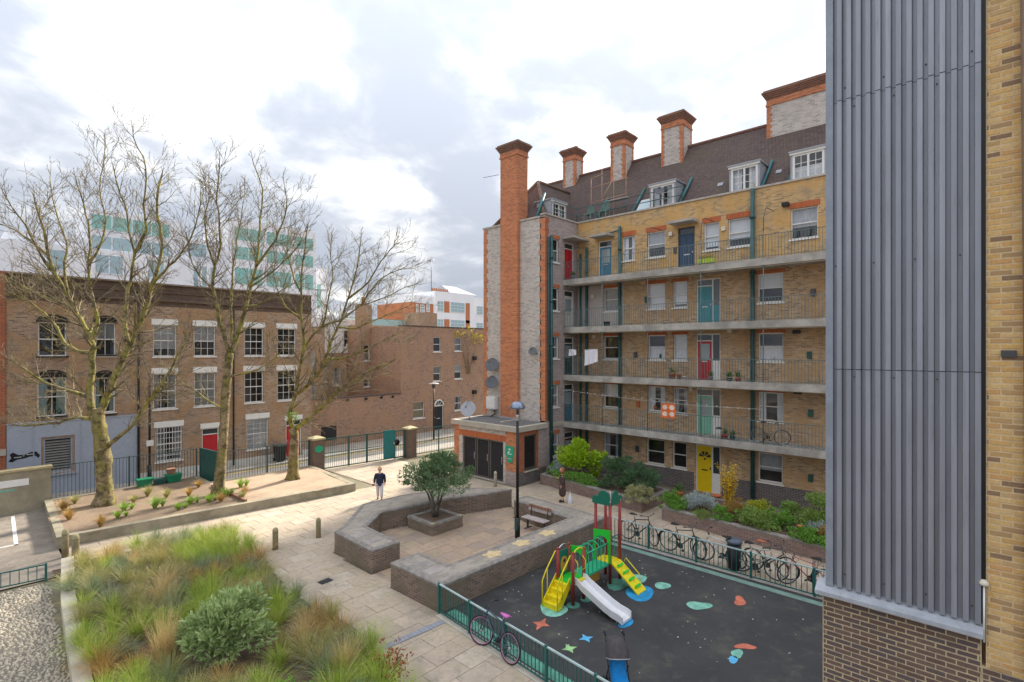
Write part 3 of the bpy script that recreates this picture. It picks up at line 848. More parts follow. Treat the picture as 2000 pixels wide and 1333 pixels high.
for k in range(4):           # fan of dark panes in the yellow door
    a0, a1 = pi * (k + 0.12) / 4, pi * (k + 0.88) / 4
    pts = [(XW + 0.094, 10.78 + r * cos(a), 1.78 + r * sin(a)) for r, a in ((0.08, a0), (0.30, a0), (0.31, (a0 + a1) / 2), (0.30, a1), (0.08, a1))]
    fan.add(pts, [(0, 1, 2, 3, 4)])
FP(fan, 'fan_light', GLASS2, d0)
FP(MB().lathe((XW + 0.07, 10.78, 1.70), [(0.05, 0), (0.05, 0.03)], 12, 'x'), 'knocker', BLACK, d0)
door(flats, 'x', XW, DOORS[1][0], DOORS[1][1], FL[1], HD[1] + 0.02, MINT, frame=WHITE, side=0.42, glazed=0.95, glassm=FROST, label='mint green glazed front door')
door(flats, 'x', XW, DOORS[2][0], DOORS[2][1], FL[2], HD[2] + 0.02, RED, frame=WHITE, side=0.42, glazed=0.95, glassm=FROST, label='red glazed front door')
door(flats, 'x', XW, DOORS[3][0], DOORS[3][1], FL[3], HD[3] + 0.02, TEALDOOR, frame=WHITE, side=0.40, sidem=TEALDOOR, label='teal front door')
door(flats, 'x', XW, 16.14, 17.05, FL[4], 13.48, BLUED, glazed=0.9, glassm=FROST, label='blue glazed front door')
door(flats, 'x', XW, 11.27, 12.16, FL[4], 13.48, NAVY, frame=NAVY, label='navy front door')
# canopies over the top doors
for a, b in ((15.98, 17.2), (11.05, 12.38)):
    FP(MB().box(XW - 0.75, XW, a, b, 13.62, 13.74), 'door_canopy', STONE)
# wing: end wall and the return wall facing the court
XE, YN = 22.93, 23.41
wops = [(23.6, 24.17, SL[l] + 0.03, HD[l]) for l in range(5)] + [(24.72, 25.66, FL[l], HD[l] - 0.05) for l in range(5)]
wall('wall', GREYD, flats, 'y', YW, XE, XW + 0.3, 0, PAR, wops)
wdoor = [MAROON, BLUED, DKGREEN, plain('white_door_paint', (0.72, 0.72, 0.7), 0.4, var=0.05), RED]
for l in range(5):
    window(flats, 'y', YW, 23.6, 24.17, SL[l] + 0.03, HD[l], (CURT, CURT, CURT, None, CURTG)[l])
    door(flats, 'y', YW, 24.72, 25.66, FL[l], HD[l] - 0.05, wdoor[l], glazed=0.0 if l == 4 else 0.85, glassm=FROST)
    FP(MB().box(23.5, 24.27, YW - 0.006, YW + 0.05, HD[l] + 0.003, HD[l] + 0.2), 'brick_lintel', ARCH)
FP(MB().box(24.5, XW, YW - 0.8, YW, 13.6, 13.72), 'door_canopy', STONE)
wall('wall', GREYB, flats, 'x', XE, YW + 0.004, YN, 0, 14.62)
def quoin(y0, y1, x, z0, z1, mat=ORANGE, right=True, dx=0.012):
    mb = MB(); z = z0; k = 0
    while z < z1 - 0.01:
        w = (y1 - y0) * (1.0 if k % 2 else 0.72); h = min(0.3, z1 - z)
        if right: mb.box(x - dx, x + 0.05, y0, y0 + w, z, z + h - 0.001)
        else: mb.box(x - dx, x + 0.05, y1 - w, y1, z, z + h - 0.001)
        z += h; k += 1
    FP(mb, 'quoin', mat)
quoin(YW - 0.01, YW + 0.42, XE, 3.2, 14.56)
quoin(YN - 0.36, YN + 0.01, XE, 3.2, 14.56, right=False)
for z in (0.0, 3.0, 6.0, 9.0, 12.0):      # quoins on the return
    pass
mbq = MB(); z = 3.2; k = 0
while z < 14.5:
    w = 0.34 if k % 2 else 0.24; mbq.box(XE - 0.004, XE + w, YW - 0.011, YW - 0.002, z, z + 0.299); z += 0.3; k += 1
FP(mbq, 'quoin', REDB)
# parapet copings
COPE = plain('stone_coping', (0.47, 0.43, 0.38), 0.85, var=0.15)
FP(MB().box(XW - 0.06, XW + 0.36, YE, YW - 0.06, PAR + 0.003, PAR + 0.09), 'coping', COPE)
FP(MB().box(XE - 0.06, XW + 0.36, YW - 0.06, YW + 0.33, PAR + 0.003, PAR + 0.088), 'coping', COPE)
FP(MB().box(XE - 0.06, XE + 0.36, YW + 0.33, YN + 0.06, 14.62, 14.72), 'coping', COPE)
FP(MB().box(XE + 0.3, XW + 8, YN - 0.3, YN, 0, 14.6), 'wall', GREYB)
FP(MB().box(XW + 7, XW + 7.3, YE, YN, 0, 14.6), 'wall', BROWN)
FP(MB().box(XW, XW + 7.3, YE - 0.3, YE, 0, 14.6), 'wall', BROWN)
# walkways
LIGHTC = plain('walkway_concrete', (0.40, 0.375, 0.34), 0.85, var=0.32, scale=1.4, bump=0.25)
for l in (1, 2, 3, 4):
    z = FL[l]
    FP(MB().box(XB, XW - 0.002, YE, YW - 0.002, z - 0.22, z - 0.001), 'walkway', LIGHTC)
    FP(MB().box(XB - 0.03, XB + 0.12, YE, YW - 0.002, z - 0.26, z + 0.06), 'walkway_edge', LIGHTC)
    FP(MB().box(XB + 0.14, XB + 0.19, YE, YW - 0.3, z - 0.30, z - 0.225), 'conduit', CREAM)
    rl_ = MB()
    rl_.box(XB + 0.02, XB + 0.055, YE, YW - 0.01, z + 1.06, z + 1.085)
    rl_.box(XB + 0.025, XB + 0.05, YE, YW - 0.01, z + 0.12, z + 0.14)
    rail = FP(rl_, 'railing', RAILG)
    bm_ = MB().box(-0.009, 0.009, -0.009, 0.009, 0.06, 1.06).mesh('baluster', RAILG)
    y = YE + 0.06
    if l < 3:
        while y < YW - 0.05:
            inst('baluster', bm_, rail, (XB + 0.037, y, z)); y += 0.13
    else:
        many = MB()
        while y < YW - 0.05:
            many.box(XB + 0.03, XB + 0.044, y - 0.009, y + 0.009, z + 0.06, z + 1.06); y += 0.13
        many.build('balusters', RAILG, rail, kind='stuff')
for y in (15.86, 13.13, 10.35, 7.54, 4.7):
    FP(MB().tube([(XB + 0.0, y, FL[1] + 0.05), (XB + 0.0, y, FL[4] + 1.25)], 0.02, 8), 'tie_rod', RAILG)
    for l in (1, 2, 3, 4): FP(MB().lathe((XB, y, FL[l] - 0.3), [(0.05, 0), (0.05, 0.05)], 8), 'rod_collar', RAILG)
for y in (13.13, 10.35, 7.54):     # tops of the rods bent back to the wall
    FP(MB().tube([(XB, y, FL[4] + 1.25), (XB + 0.05, y, FL[4] + 1.9), (XB + 0.4, y, FL[4] + 2.35), (XW, y, FL[4] + 2.4)], 0.018, 6), 'rod_bracket', STEELD)
# downpipes with collars
def pipe(pts, r, mat, name='drainpipe', collars=True):
    o = FP(MB().tube(pts, r, 10), name, mat)
    if collars:
        a, b = Vector(pts[0]), Vector(pts[-1]); L = (b - a).length; n = int(L / 2.7)
        for i in range(1, n + 1):
            p = a + (b - a) * (i / (n + 0.5))
            FP(MB().lathe(p, [(r * 1.35, -0.06), (r * 1.35, 0.06)], 10), 'pipe_collar', mat, o)
    return o
pipe([(XW - 0.12, 18.22, 0.2), (XW - 0.12, 18.22, 12.9)], 0.055, TEALD)
pipe([(XW - 0.12, 17.78, 0.2), (XW - 0.12, 17.78, 13.2)], 0.075, TEALD)
pipe([(XW - 0.12, 15.55, 0.2), (XW - 0.12, 15.55, 14.1)], 0.085, TEALD)
pipe([(XW - 0.12, 8.42, 0.2), (XW - 0.12, 8.42, PAR)], 0.095, TEALD)
pipe([(23.33, YW - 0.12, 0.1), (23.33, YW - 0.12, 13.6)], 0.085, TEALD)
pipe([(23.12, YW - 0.1, 3.2), (23.12, YW - 0.1, 13.5)], 0.035, TEALD)
FP(MB().tube([(XW - 0.12, 15.55, 13.9), (XW - 0.12, 17.0, 13.72)], 0.04, 8), 'branch_pipe', TEALD)
# small wall fittings
for (y, z, m) in ((13.95, 9.9, TEALD), (14.6, 6.9, STEELD), (6.1, 12.4, STEELD), (5.9, 9.7, STEELD), (6.05, 6.95, GREEN), (6.0, 4.4, GREEN), (14.45, 4.2, TERRA), (14.5, 1.75, STEELD), (6.0, 1.55, GREEN)):
    FP(MB().box(XW - 0.09, XW - 0.001, y - 0.09, y + 0.09, z - 0.16, z + 0.16), 'meter_box', m)
for (y, z) in ((12.55, 13.25), (17.4, 10.3), (11.45, 5.2), (9.8, 13.1), (9.5, 8.1), (17.3, 7.95)):
    FP(MB().box(XW - 0.1, XW - 0.001, y - 0.1, y + 0.1, z - 0.1, z + 0.1), 'wall_light', CREAM)
for (y, z) in ((7.0, 13.75), (6.55, 7.98), (6.5, 5.3)):
    FP(MB().box(XW - 0.22, XW - 0.001, y - 0.14, y + 0.14, z - 0.08, z + 0.08), 'floodlight', BLACK)
for (y, z) in ((12.3, 12.2), (6.6, 12.25)):
    FP(MB().box(XW - 0.06, XW - 0.001, y - 0.07, y + 0.07, z, z + 0.32), 'entry_panel', STEELD)

# roof
RK = 1.197
def tile_mat(name, c1, c2, moss):
    t = NT(name)
    vec = t.wallvec()
    b = t.new('ShaderNodeTexBrick'); b.offset = 0.5; t.l.new(vec, b.inputs['Vector'])
    b.inputs['Color1'].default_value = (*c1, 1); b.inputs['Color2'].default_value = (*c2, 1); b.inputs['Mortar'].default_value = (0.02, 0.015, 0.015, 1)
    b.inputs['Scale'].default_value = 1; b.inputs['Brick Width'].default_value = 0.17; b.inputs['Row Height'].default_value = 0.085
    b.inputs['Mortar Size'].default_value = 0.006; b.inputs['Mortar Smooth'].default_value = 0.2
    n = t.noise(0.5, 5, 0.6); n2 = t.noise(7, 4, 0.7)
    c = t.mix(t.mr(n, 0.45, 0.7, 0, 0.6), b.outputs['Color'], moss)
    c = t.mix(t.mr(n2, 0.35, 0.7, 0, 0.4), c, tuple(x * 0.5 for x in c1))
    t.color(c); t.bump(t.math('MULTIPLY', b.outputs['Fac'], -1.0), 0.7, 0.02); t.b.inputs['Roughness'].default_value = 0.8
    return t.m
TILE = tile_mat('brown_clay_tiles', (0.15, 0.095, 0.082), (0.085, 0.058, 0.053), (0.12, 0.095, 0.06))
ridge_x, ridge_z = 29.55, 18.98
ze = PAR - 0.15
r = MB()
r.add([(XW + 0.25, YE, ze), (XW + 0.25, 24.4, ze), (ridge_x, 24.4, ridge_z), (ridge_x, YE, ridge_z), (33.2, YE, ze), (33.2, 24.4, ze)], [(0, 1, 2, 3), (3, 2, 5, 4), (0, 3, 4), (1, 5, 2)])
FP(r, 'roof', TILE)
FP(MB().tube([(ridge_x, YE, ridge_z), (ridge_x, 24.4, ridge_z)], 0.11, 8), 'ridge_tiles', TERRA if False else plain('ridge_clay', (0.20, 0.10, 0.08), 0.8, var=0.2))
wr = MB(); yr, zr = 21.0, 17.62
wr.add([(XE + 0.3, YW + 0.28, 14.55), (29.0, YW + 0.28, 14.55), (29.0, yr, zr), (25.3, yr, zr), (XE + 0.3, YN - 0.25, 14.55), (29.0, YN - 0.25, 14.55)], [(0, 1, 2, 3), (3, 2, 5, 4), (0, 3, 4)])
FP(wr, 'roof', TILE)
HIP = plain('hip_tile_clay', (0.17, 0.11, 0.075), 0.8, var=0.3)
for a, b in (((25.3, yr, zr), (29.0, yr, zr)), ((XE + 0.3, YW + 0.28, 14.57), (25.3, yr, zr)), ((XE + 0.3, YN - 0.25, 14.57), (25.3, yr, zr))):
    FP(MB().tube([a, b], 0.12, 8), 'hip_tiles', HIP)
# dormers
def dormer(axis, c, u0, u1, z0, z1, depth):
    back = depth
    for (q0, q1) in ((u0 - 0.09, u0), (u1, u1 + 0.09)):
        mb = MB(); abox(mb, axis, c, q0, q1, 0.0, back, z0, z1); FP(mb, 'dormer_cheek', LEAD)
    tp = MB(); abox(tp, axis, c, u0 - 0.16, u1 + 0.16, -0.1, back + 0.2, z1, z1 + 0.07)
    FP(tp, 'dormer_roof', LEAD)
    fc = MB(); abox(fc, axis, c, u0 - 0.12, u1 + 0.12, -0.06, 0.0, z1 - 0.1, z1 - 0.001); FP(fc, 'dormer_fascia', WHITE)
    window(flats, axis, c, u0, u1, z0, z1 - 0.1, CURT, bars=(2, 3), casement=True, sill=False, rec=0.0, fw=0.09)
for a, b in ((12.53, 13.83), (8.32, 9.56), (5.54, 6.81)):
    dormer('x', 26.3, a, b, 14.84, 16.12, 1.35)
dormer('y', 18.86, 24.0, 25.25, 14.84, 15.85, 1.1)
# flat rooflight beside the first dormer
def on_roof(y, s, off=0.0):
    """point s metres up the slope"""
    k = 1 / sqrt(1 + RK * RK)
    return Vector((XW + 0.25 + s * k - off * RK * k, y, ze + s * RK * k + off * k))
def slope_rect(name, mat, y0, y1, s0, s1, off, parent=None):
    mb = MB(); a = [on_roof(y0, s0, off), on_roof(y1, s0, off), on_roof(y1, s1, off), on_roof(y0, s1, off)]
    b = [on_roof(y0, s0, 0.0), on_roof(y1, s0, 0.0), on_roof(y1, s1, 0.0), on_roof(y0, s1, 0.0)]
    mb.add(a + b, [(0, 1, 2, 3), (0, 4, 5, 1), (1, 5, 6, 2), (2, 6, 7, 3), (3, 7, 4, 0)])
    return FP(mb, name, mat, parent)
rlg = slope_rect('rooflight', WHITE, 14.0, 14.85, 0.35, 1.35, 0.07)
slope_rect('pane', BLUEGLASS, 14.08, 14.77, 0.43, 1.27, 0.075, rlg)
rlg = slope_rect('rooflight', LEAD, 16.0, 16.8, 2.3, 3.2, 0.07)
slope_rect('pane', BLUEGLASS, 16.08, 16.72, 2.38, 3.12, 0.075, rlg)
for (y, s, w) in ((10.35, 1.15, 0.28), (7.6, 1.2, 0.25), (8.9, 2.7, 0.3), (10.6, 2.6, 0.3)):
    slope_rect('roof_vent', LEAD, y - w / 2, y + w / 2, s, s + 0.25, 0.1)
for (y, s0, s1) in ((12.2, 0.1, 2.3), (15.0, 0.1, 2.3), (17.4, 0.1, 2.2), (8.12, 0.1, 2.2), (6.98, 0.1, 1.9)):
    FP(MB().tube([on_roof(y, s0, 0.15), on_roof(y - 0.1, s1, 0.2)], 0.062, 10), 'vent_pipe', TEAL)
FP(MB().tube([(23.2, 19.4, 14.7), (24.1, 19.5, 16.35)], 0.075, 10), 'vent_pipe', TEAL)
# chimneys: grey shaft, orange corners, corbelled head, pots
CAPB = plain('sooty_corbel_brick', (0.24, 0.14, 0.10), 0.9, var=0.25, scale=8)
POT = plain('chimney_pot_clay', (0.40, 0.17, 0.09), 0.8, var=0.2)
CAPR = brick('weathered_red_corbel', (0.36, 0.16, 0.10), (0.22, 0.11, 0.08), (0.32, 0.24, 0.19), stain=0.4, stainc=(0.16, 0.10, 0.08))
def chimney(x0, x1, y0, y1, z0, z1, shaft, corner, pots=2, q=0.2):
    c = FP(MB().box(x0, x1, y0, y1, z0, z1 - 0.78), 'chimney_stack', shaft)
    if corner:
        for (cx, cy) in ((x0, y0), (x0, y1), (x1, y0), (x1, y1)):
            mb = MB(); z = z0; k = 0
            while z < z1 - 0.8:
                w = q if k % 2 else q * 0.68
                h = min(0.15, z1 - 0.8 - z)
                ax0, ax1 = (cx - 0.012, cx + w) if cx == x0 else (cx - w, cx + 0.012)
                ay0, ay1 = (cy - 0.012, cy + w) if cy == y0 else (cy - w, cy + 0.012)
                mb.box(ax0, ax1, ay0, ay1, z, z + h); z += 0.15; k += 1
            FP(mb, 'quoin', corner, c)
    hd = MB(); e = 0.02
    hd.box(x0 - 0.05, x1 + 0.05, y0 - 0.05, y1 + 0.05, z1 - 0.78, z1 - 0.70)
    hd.box(x0 - e, x1 + e, y0 - e, y1 + e, z1 - 0.70, z1 - 0.48)
    FP(hd, 'chimney_band', corner or ORANGE, c)
    h2 = MB()
    for i in range(5):
        e = 0.03 + 0.045 * i
        h2.box(x0 - e, x1 + e, y0 - e, y1 + e, z1 - 0.48 + i * 0.08, z1 - 0.48 + (i + 1) * 0.08 - 0.001)
    h2.box(x0 - 0.14, x1 + 0.14, y0 - 0.14, y1 + 0.14, z1 - 0.08, z1)
    FP(h2, 'chimney_head', CAPB if shaft is not GREYB else CAPR, c)
    for i in range(pots):
        y = y0 + (y1 - y0) * (i + 0.5) / pots
        FP(MB().lathe(((x0 + x1) / 2, y, z1 - 0.02), [(0.14, 0), (0.12, 0.2), (0.14, 0.22), (0.14, 0.25)], 12), 'chimney_pot', POT, c)
    FP(MB().box(x0 - 0.05, x1 + 0.03, y0 - 0.05, y1 + 0.05, z0 - 0.02, z0 + 0.1), 'flashing', LEAD, c)
chimney(22.70, 23.6, 20.40, 21.77, 3.13, 19.3, ORANGE, None, 2)
chimney(29.0, 29.9, 20.85, 21.85, 17.0, 20.8, GREYB, ORANGE)
chimney(28.6, 29.7, 16.85, 17.82, 17.5, 20.65, GREYB, ORANGE)
chimney(28.75, 30.0, 13.18, 14.47, 17.6, 20.85, GREYB, ORANGE)
chimney(28.85, 29.9, 3.2, 8.68, 17.8, 20.45, GREYB, ORANGE, 5, 0.25)
# rail round the roof edge
rr = MB()
for zz_ in (PAR + 0.5, PAR + 0.95):
    rr.tube([(23.9, YW + 0.15, zz_), (XW + 0.15, YW + 0.15, zz_), (XW + 0.15, 12.0, zz_)], 0.022, 6)
for p in ((23.9, YW + 0.15), (XW + 0.15, YW + 0.15), (XW + 0.15, 17.0), (XW + 0.15, 15.3), (XW + 0.15, 13.6), (XW + 0.15, 12.0)):
    rr.tube([(p[0], p[1], PAR + 0.08), (p[0], p[1], PAR + 0.97)], 0.025, 6)
FP(rr, 'roof_railing', TEALD)
FP(MB().tube([(22.6, 21.8, 17.6), (22.4, 22.9, 17.62)], 0.015, 5), 'aerial', STEELD)
# fascia band that runs from the outbuilding to the walkway
FP(MB().box(23.5, 24.6, YW - 0.05, YW - 0.002, 2.82, 3.08), 'stone_band', STONEL)
# ------------------------------------------------------------ brick outbuilding with louvred doors
ob = empty('outbuilding', (0, 0, 0), 0, 'low flat-roofed brick outbuilding with black louvred doors below the wing', 'outbuilding')
OX, OY0, OY1, OH = 20.56, 18.46, 23.45, 2.86
dop = (19.5, 22.75, 0.05, 2.24)
wall('wall', GREYB, ob, 'x', OX, OY0 + 0.004, OY1, 0, OH, [dop], reveal=0.16, back=0.3)
wall('wall', REDB, ob, 'y', OY0, OX, 22.93, 0, OH, [(21.08, 22.1, 0.74, 2.62)], reveal=0.16, back=0.3)
OB = lambda mb, n, m, p=None: mb.build(n, m, p or ob)
OB(MB().box(OX - 0.014, OX - 0.002, 18.45, 19.32, 0.75, OH - 0.02), 'brick_pier', ORANGE)
OB(MB().box(OX - 0.014, OX - 0.002, 23.05, 23.46, 0.0, OH - 0.02), 'brick_pier', ORANGE)
OB(MB().box(OX - 0.012, OX - 0.002, 19.33, 23.04, 2.25, 2.58), 'brick_lintel', ARCH)
OB(MB().box(OX - 0.014, OX - 0.002, 18.45, 19.32, 0, 0.74), 'plinth', GREYD)
OB(MB().box(OX - 0.012, 21.0, OY0 - 0.014, OY0 - 0.002, 0, 0.72), 'plinth', BLUEB)
OB(MB().box(21.0, 22.9, OY0 - 0.014, OY0 - 0.002, 0, 0.66), 'plinth', BLUEB)
OB(MB().box(22.25, 22.92, OY0 - 0.013, OY0 - 0.002, 0.73, OH - 0.03), 'wall_panel', GREYD)
rf = OB(MB().box(OX - 0.18, 22.93, OY0 - 0.15, OY1 + 0.1, OH, OH + 0.26), 'roof_slab', STONEL)
OB(MB().box(OX + 0.12, 22.9, OY0 + 0.2, OY1 - 0.1, OH + 0.261, OH + 0.275), 'roof_felt', plain('grey_felt', (0.15, 0.145, 0.14), 0.9, var=0.2), rf)
OB(MB().box(OX + 0.6, OX + 2.2, 20.2, 20.35, OH + 0.275, OH + 0.33), 'roof_plank', STONEL, rf)
OB(MB().box(21.02, 22.18, OY0 - 0.1, OY0 + 0.1, 0.66, 0.74), 'sill', STONEL)
LOUV = plain('black_louvre_paint', (0.025, 0.022, 0.022), 0.5, var=0.2)
LFR = plain('grey_brown_door_frame', (0.12, 0.105, 0.095), 0.5, var=0.1)
def louvre(name, axis, c, u0, u1, z0, z1, parent, rec=0.06, step=0.085, fm=None, sm=None):
    fb = MB()
    for (a, b, p, q) in ((u0, u0 + 0.07, z0, z1), (u1 - 0.07, u1, z0, z1), (u0 + 0.07, u1 - 0.07, z1 - 0.07, z1), (u0 + 0.07, u1 - 0.07, z0, z0 + 0.09)):
        abox(fb, axis, c, a, b, rec, rec + 0.07, p, q)
    f = fb.build(name, fm or LFR, parent)
    bb_ = MB(); abox(bb_, axis, c, u0, u1, rec + 0.08, rec + 0.09, z0, z1); bb_.build('louvre_backing', BLACK, f)
    sb = MB(); w = u1 - u0 - 0.14
    a, b = (0, w)
    vs = [P3(axis, 0, a, 0.0, 0), P3(axis, 0, b, 0.0, 0), P3(axis, 0, b, 0.06, 0.07), P3(axis, 0, a, 0.06, 0.07)]
    sb.add(vs + [(v[0], v[1], v[2] - 0.012) for v in vs], [(0, 1, 2, 3), (4, 7, 6, 5), (0, 4, 5, 1), (1, 5, 6, 2), (2, 6, 7, 3), (3, 7, 4, 0)])
    me = sb.mesh('slat', sm or LOUV); z = z0 + 0.1
    while z < z1 - 0.12:
        inst('slat', me, f, P3(axis, c, u0 + 0.07, rec + 0.005, z)); z += step
    return f
for a, b in ((19.52, 20.55), (20.62, 21.6), (21.67, 22.73)):
    dl = louvre('louvred_door', 'x', OX, a, b, 0.06, 2.22, ob)
    OB(MB().tube([(OX + 0.03, a + 0.1, 1.0), (OX + 0.01, a + 0.1, 1.05), (OX + 0.01, a + 0.1, 1.35), (OX + 0.03, a + 0.1, 1.4)], 0.02, 6), 'door_handle', STEEL, dl)
louvre('louvred_vent', 'y', OY0, 21.1, 22.08, 0.76, 2.6, ob)
pipe_o = OB(MB().tube([(OX - 0.07, OY0 - 0.07, 0.1), (OX - 0.07, OY0 - 0.07, 2.75)], 0.045, 8), 'drainpipe', TEALD)
# estate sign: green shield with white lettering
SIGNG = plain('sign_green', (0.01, 0.36, 0.20), 0.4, var=0.03)
sg = empty('estate_sign', (OX - 0.02, 19.0, 1.2), 0, 'green shield-shaped sign with white lettering on the outbuilding corner', 'sign')
pts = [(-0.30, 0.45), (0.30, 0.40), (0.33, -0.05), (0.22, -0.10), (0.20, -0.45), (-0.20, -0.45), (-0.22, -0.12), (-0.33, -0.02)]
sb = MB(); n = len(pts)
vs = [(0, -p[0], p[1] + 0.45) for p in pts] + [(-0.02, -p[0], p[1] + 0.45) for p in pts]
sb.add(vs, [tuple(range(n)), tuple(range(2*n-1, n-1, -1))] + [(i, (i+1) % n, n + (i+1) % n, n + i) for i in range(n)])
sb.build('sign_board', SIGNG, sg)
# the writing is too small to read in the photograph: its lines stand as the same pale strokes
for (y0, y1, z0, z1) in ((-0.07, 0.06, 0.66, 0.74), (-0.10, 0.02, 0.555, 0.60), (-0.14, -0.03, 0.50, 0.545), (-0.16, 0.16, 0.435, 0.475), (-0.15, 0.15, 0.19, 0.21)):
    MB().box(-0.026, -0.0205, -y1, -y0, z0, z1).build('lettering', WHITE, sg)
# things fixed to the wing wall
DISHG = plain('dark_dish_paint', (0.13, 0.135, 0.15), 0.5, var=0.08)
DISHL = plain('pale_dish_paint', (0.40, 0.41, 0.45), 0.5, var=0.08)
def dish(name, loc, r, mat, az, label, tilt=0.35, foot=None):
    e = empty(name, loc, 0, label, 'satellite dish')
    M = Matrix.Rotation(az, 4, 'Z') @ Matrix.Rotation(pi / 2 - tilt, 4, 'Y')
    prof = [(0.01, 0.0)] + [(r * k / 6, 0.18 * r * (k / 6) ** 2) for k in range(1, 7)]
    o = MB()
    o.lathe((0, 0, 0), prof, 20); o.lathe((0, 0, -0.012), prof[:-1] + [(r * 1.0, 0.18 * r)], 20); o.xform(M)
    o.build('dish_reflector', mat, e)
    a = MB().tube([(-r * 0.95, 0, 0.17 * r), (-r * 0.7, 0, r * 0.75), (0, 0, r * 0.95)], 0.014, 6).xform(M); a.build('feed_arm', STEELD, e)
    f = MB().lathe((0, 0, r * 0.9), [(0.03, 0), (0.045, 0.06), (0.045, 0.1)], 10).xform(M); f.build('feed_horn', STEELD, e)
    back = Vector((cos(az), sin(az), 0)) * -0.02
    end = Vector(foot) if foot else Vector((0.3, 0, -0.1))
    MB().tube([(0.02, 0, 0), (end.x * 0.6, end.y * 0.6, end.z), end], 0.02, 6).build('mounting_bracket', STEELD, e)
    return e
dish('satellite_dish', (22.62, 22.38, 6.27), 0.42, DISHG, pi * 1.12, 'upper of two dark satellite dishes left of the orange chimney breast', foot=(0.28, -0.25, -0.35))
dish('satellite_dish', (22.62, 22.42, 5.2), 0.40, DISHG, pi * 1.12, 'lower of two dark satellite dishes left of the orange chimney breast', foot=(0.28, 0.3, -0.25))
dish('satellite_dish', (22.72, 19.27, 7.1), 0.24, DISHG, pi * 1.1, 'small dark satellite dish near the right edge of the wing end wall', foot=(0.2, -0.2, -0.1))
dish('satellite_dish', (20.8, 22.5, 3.75), 0.46, DISHL, pi * 1.15, 'pale grey satellite dish standing on the outbuilding roof', foot=(0.1, 0, -0.62))
dish('satellite_dish', (25.9, 13.15, 15.6), 0.24, DISHG, pi * 1.15, 'dark satellite dish on the roof rail before the dormer', foot=(0.25, -0.1, -0.25))
cab = empty('equipment_cabinet', (22.9, 22.5, 3.55), 0, 'white metal equipment cabinet fixed to the grey wing wall', 'cabinet')
MB().box(-0.32, 0, -0.36, 0.36, 0.05, 0.8).build('cabinet_body', WHITE, cab)
MB().box(-0.335, -0.322, -0.32, 0.32, 0.09, 0.76).build('cabinet_door', WHITE, cab)
MB().tube([(-0.16, -0.2, 0.06), (-0.16, -0.25, -0.25), (-0.3, 0.1, -0.42), (-0.9, 0.6, -0.42)], 0.035, 6).build('cable', BLACK, cab)

# ------------------------------------------------------------ clad lift tower at the right
TX, TY = 9.5, 1.97
tw = empty('clad_tower', (0, 0, 0), 0, 'tall tower clad in grey ribbed metal above a dark brick base', 'tower')
def clad_mat(name='grey_ribbed_metal', c=(0.285, 0.297, 0.335)):
    t = NT(name)
    sp = t.new('ShaderNodeSeparateXYZ'); t.l.new(t.pos(), sp.inputs[0])
    cb = t.new('ShaderNodeCombineXYZ'); t.l.new(t.math('MULTIPLY', sp.outputs[1], 6.0), cb.inputs[0]); t.l.new(t.math('MULTIPLY', sp.outputs[2], 0.35), cb.inputs[1])
    n = t.noise(1.0, 5, 0.65, cb.outputs[0]); n2 = t.noise(30, 3, 0.6)
    cc = t.mix(t.mr(n, 0.3, 0.75, 0, 1), c, tuple(x * 1.25 for x in c))
    cc = t.mix(t.mr(n2, 0.6, 0.75, 0, 0.25), cc, (0.46, 0.44, 0.43))
    bw_ = t.noise(1.3, 2, 0.5)
    t.bump(bw_, 0.25, 0.05)
    st_ = t.noise(3.0, 4, 0.7, cb.outputs[0])
    cc = t.mix(t.mr(st_, 0.5, 0.75, 0, 0.35), cc, tuple(x * 0.55 for x in c))
    oi = t.new('ShaderNodeObjectInfo')
    cc = t.mix(t.mr(oi.outputs['Random'], 0, 1, 0, 0.3, False), cc, tuple(x * 0.6 for x in c))
    t.color(cc); t.b.inputs['Metallic'].default_value = 0.35; t.b.inputs['Roughness'].default_value = 0.42
    t.b.inputs['Specular IOR Level'].default_value = 0.5
    t.l.new(t.mr(n2, 0.3, 0.7, 0.28, 0.42), t.b.inputs['Roughness'])
    return t.m
CLAD = clad_mat()
zj = [3.52, 6.9, 11.05, 15.2]
ribs = 14; y_hi, y_lo = TY - 0.1, 0.14
w = (y_hi - y_lo) / ribs
for k in range(3):
    z0, z1 = zj[k], zj[k + 1] - 0.012
    mb = MB()      # one corrugation: flat pan, raised rib with sloped sides
    prof = [(0, 0), (w * 0.40, 0), (w * 0.46, -0.075), (w * 0.95, -0.075), (w * 0.995, 0)]
    vs = []
    for (u, d) in prof: vs += [(d, -u, 0), (d, -u, z1 - z0)]
    mb.add(vs, [(2*i, 2*i+1, 2*i+3, 2*i+2) for i in range(len(prof) - 1)])
    for i in range(len(prof) - 1):
        pass
    me = mb.mesh('cladding_rib', CLAD)
    for i in range(ribs):
        inst('cladding_rib', me, tw, (TX + 0.0, y_hi - i * w, z0))
    lap = MB().box(TX + 0.001, TX + 0.02, y_lo, TY - 0.1, z1, z1 + 0.012)
    lap.build('joint_strip', STEELD, tw)
SCREW = MB().lathe((0, 0, 0), [(0.012, 0), (0.012, -0.01)], 6, 'x').mesh('screw', STEELD)
for i in range(ribs):
    for z in (zj[1] - 0.12, zj[1] + 1.6, zj[2] - 0.12, zj[2] + 0.2, zj[0] + 0.2):
        if (i + int(z)) % 4 == 0: inst('screw', SCREW, tw, (TX - 0.002, y_hi - (i + 0.2) * w, z))
MB().box(TX - 0.07, TX + 2.6, TY - 0.1, TY - 0.001, 3.5, 15.2).build('corner_trim', plain('pale_corner_trim', (0.28, 0.31, 0.36), 0.4, 0.2, var=0.1), tw)
MB().box(TX + 0.03, TX + 2.6, 0.14, TY - 0.11, 3.5, 15.18).build('tower_core', STEELD, tw)
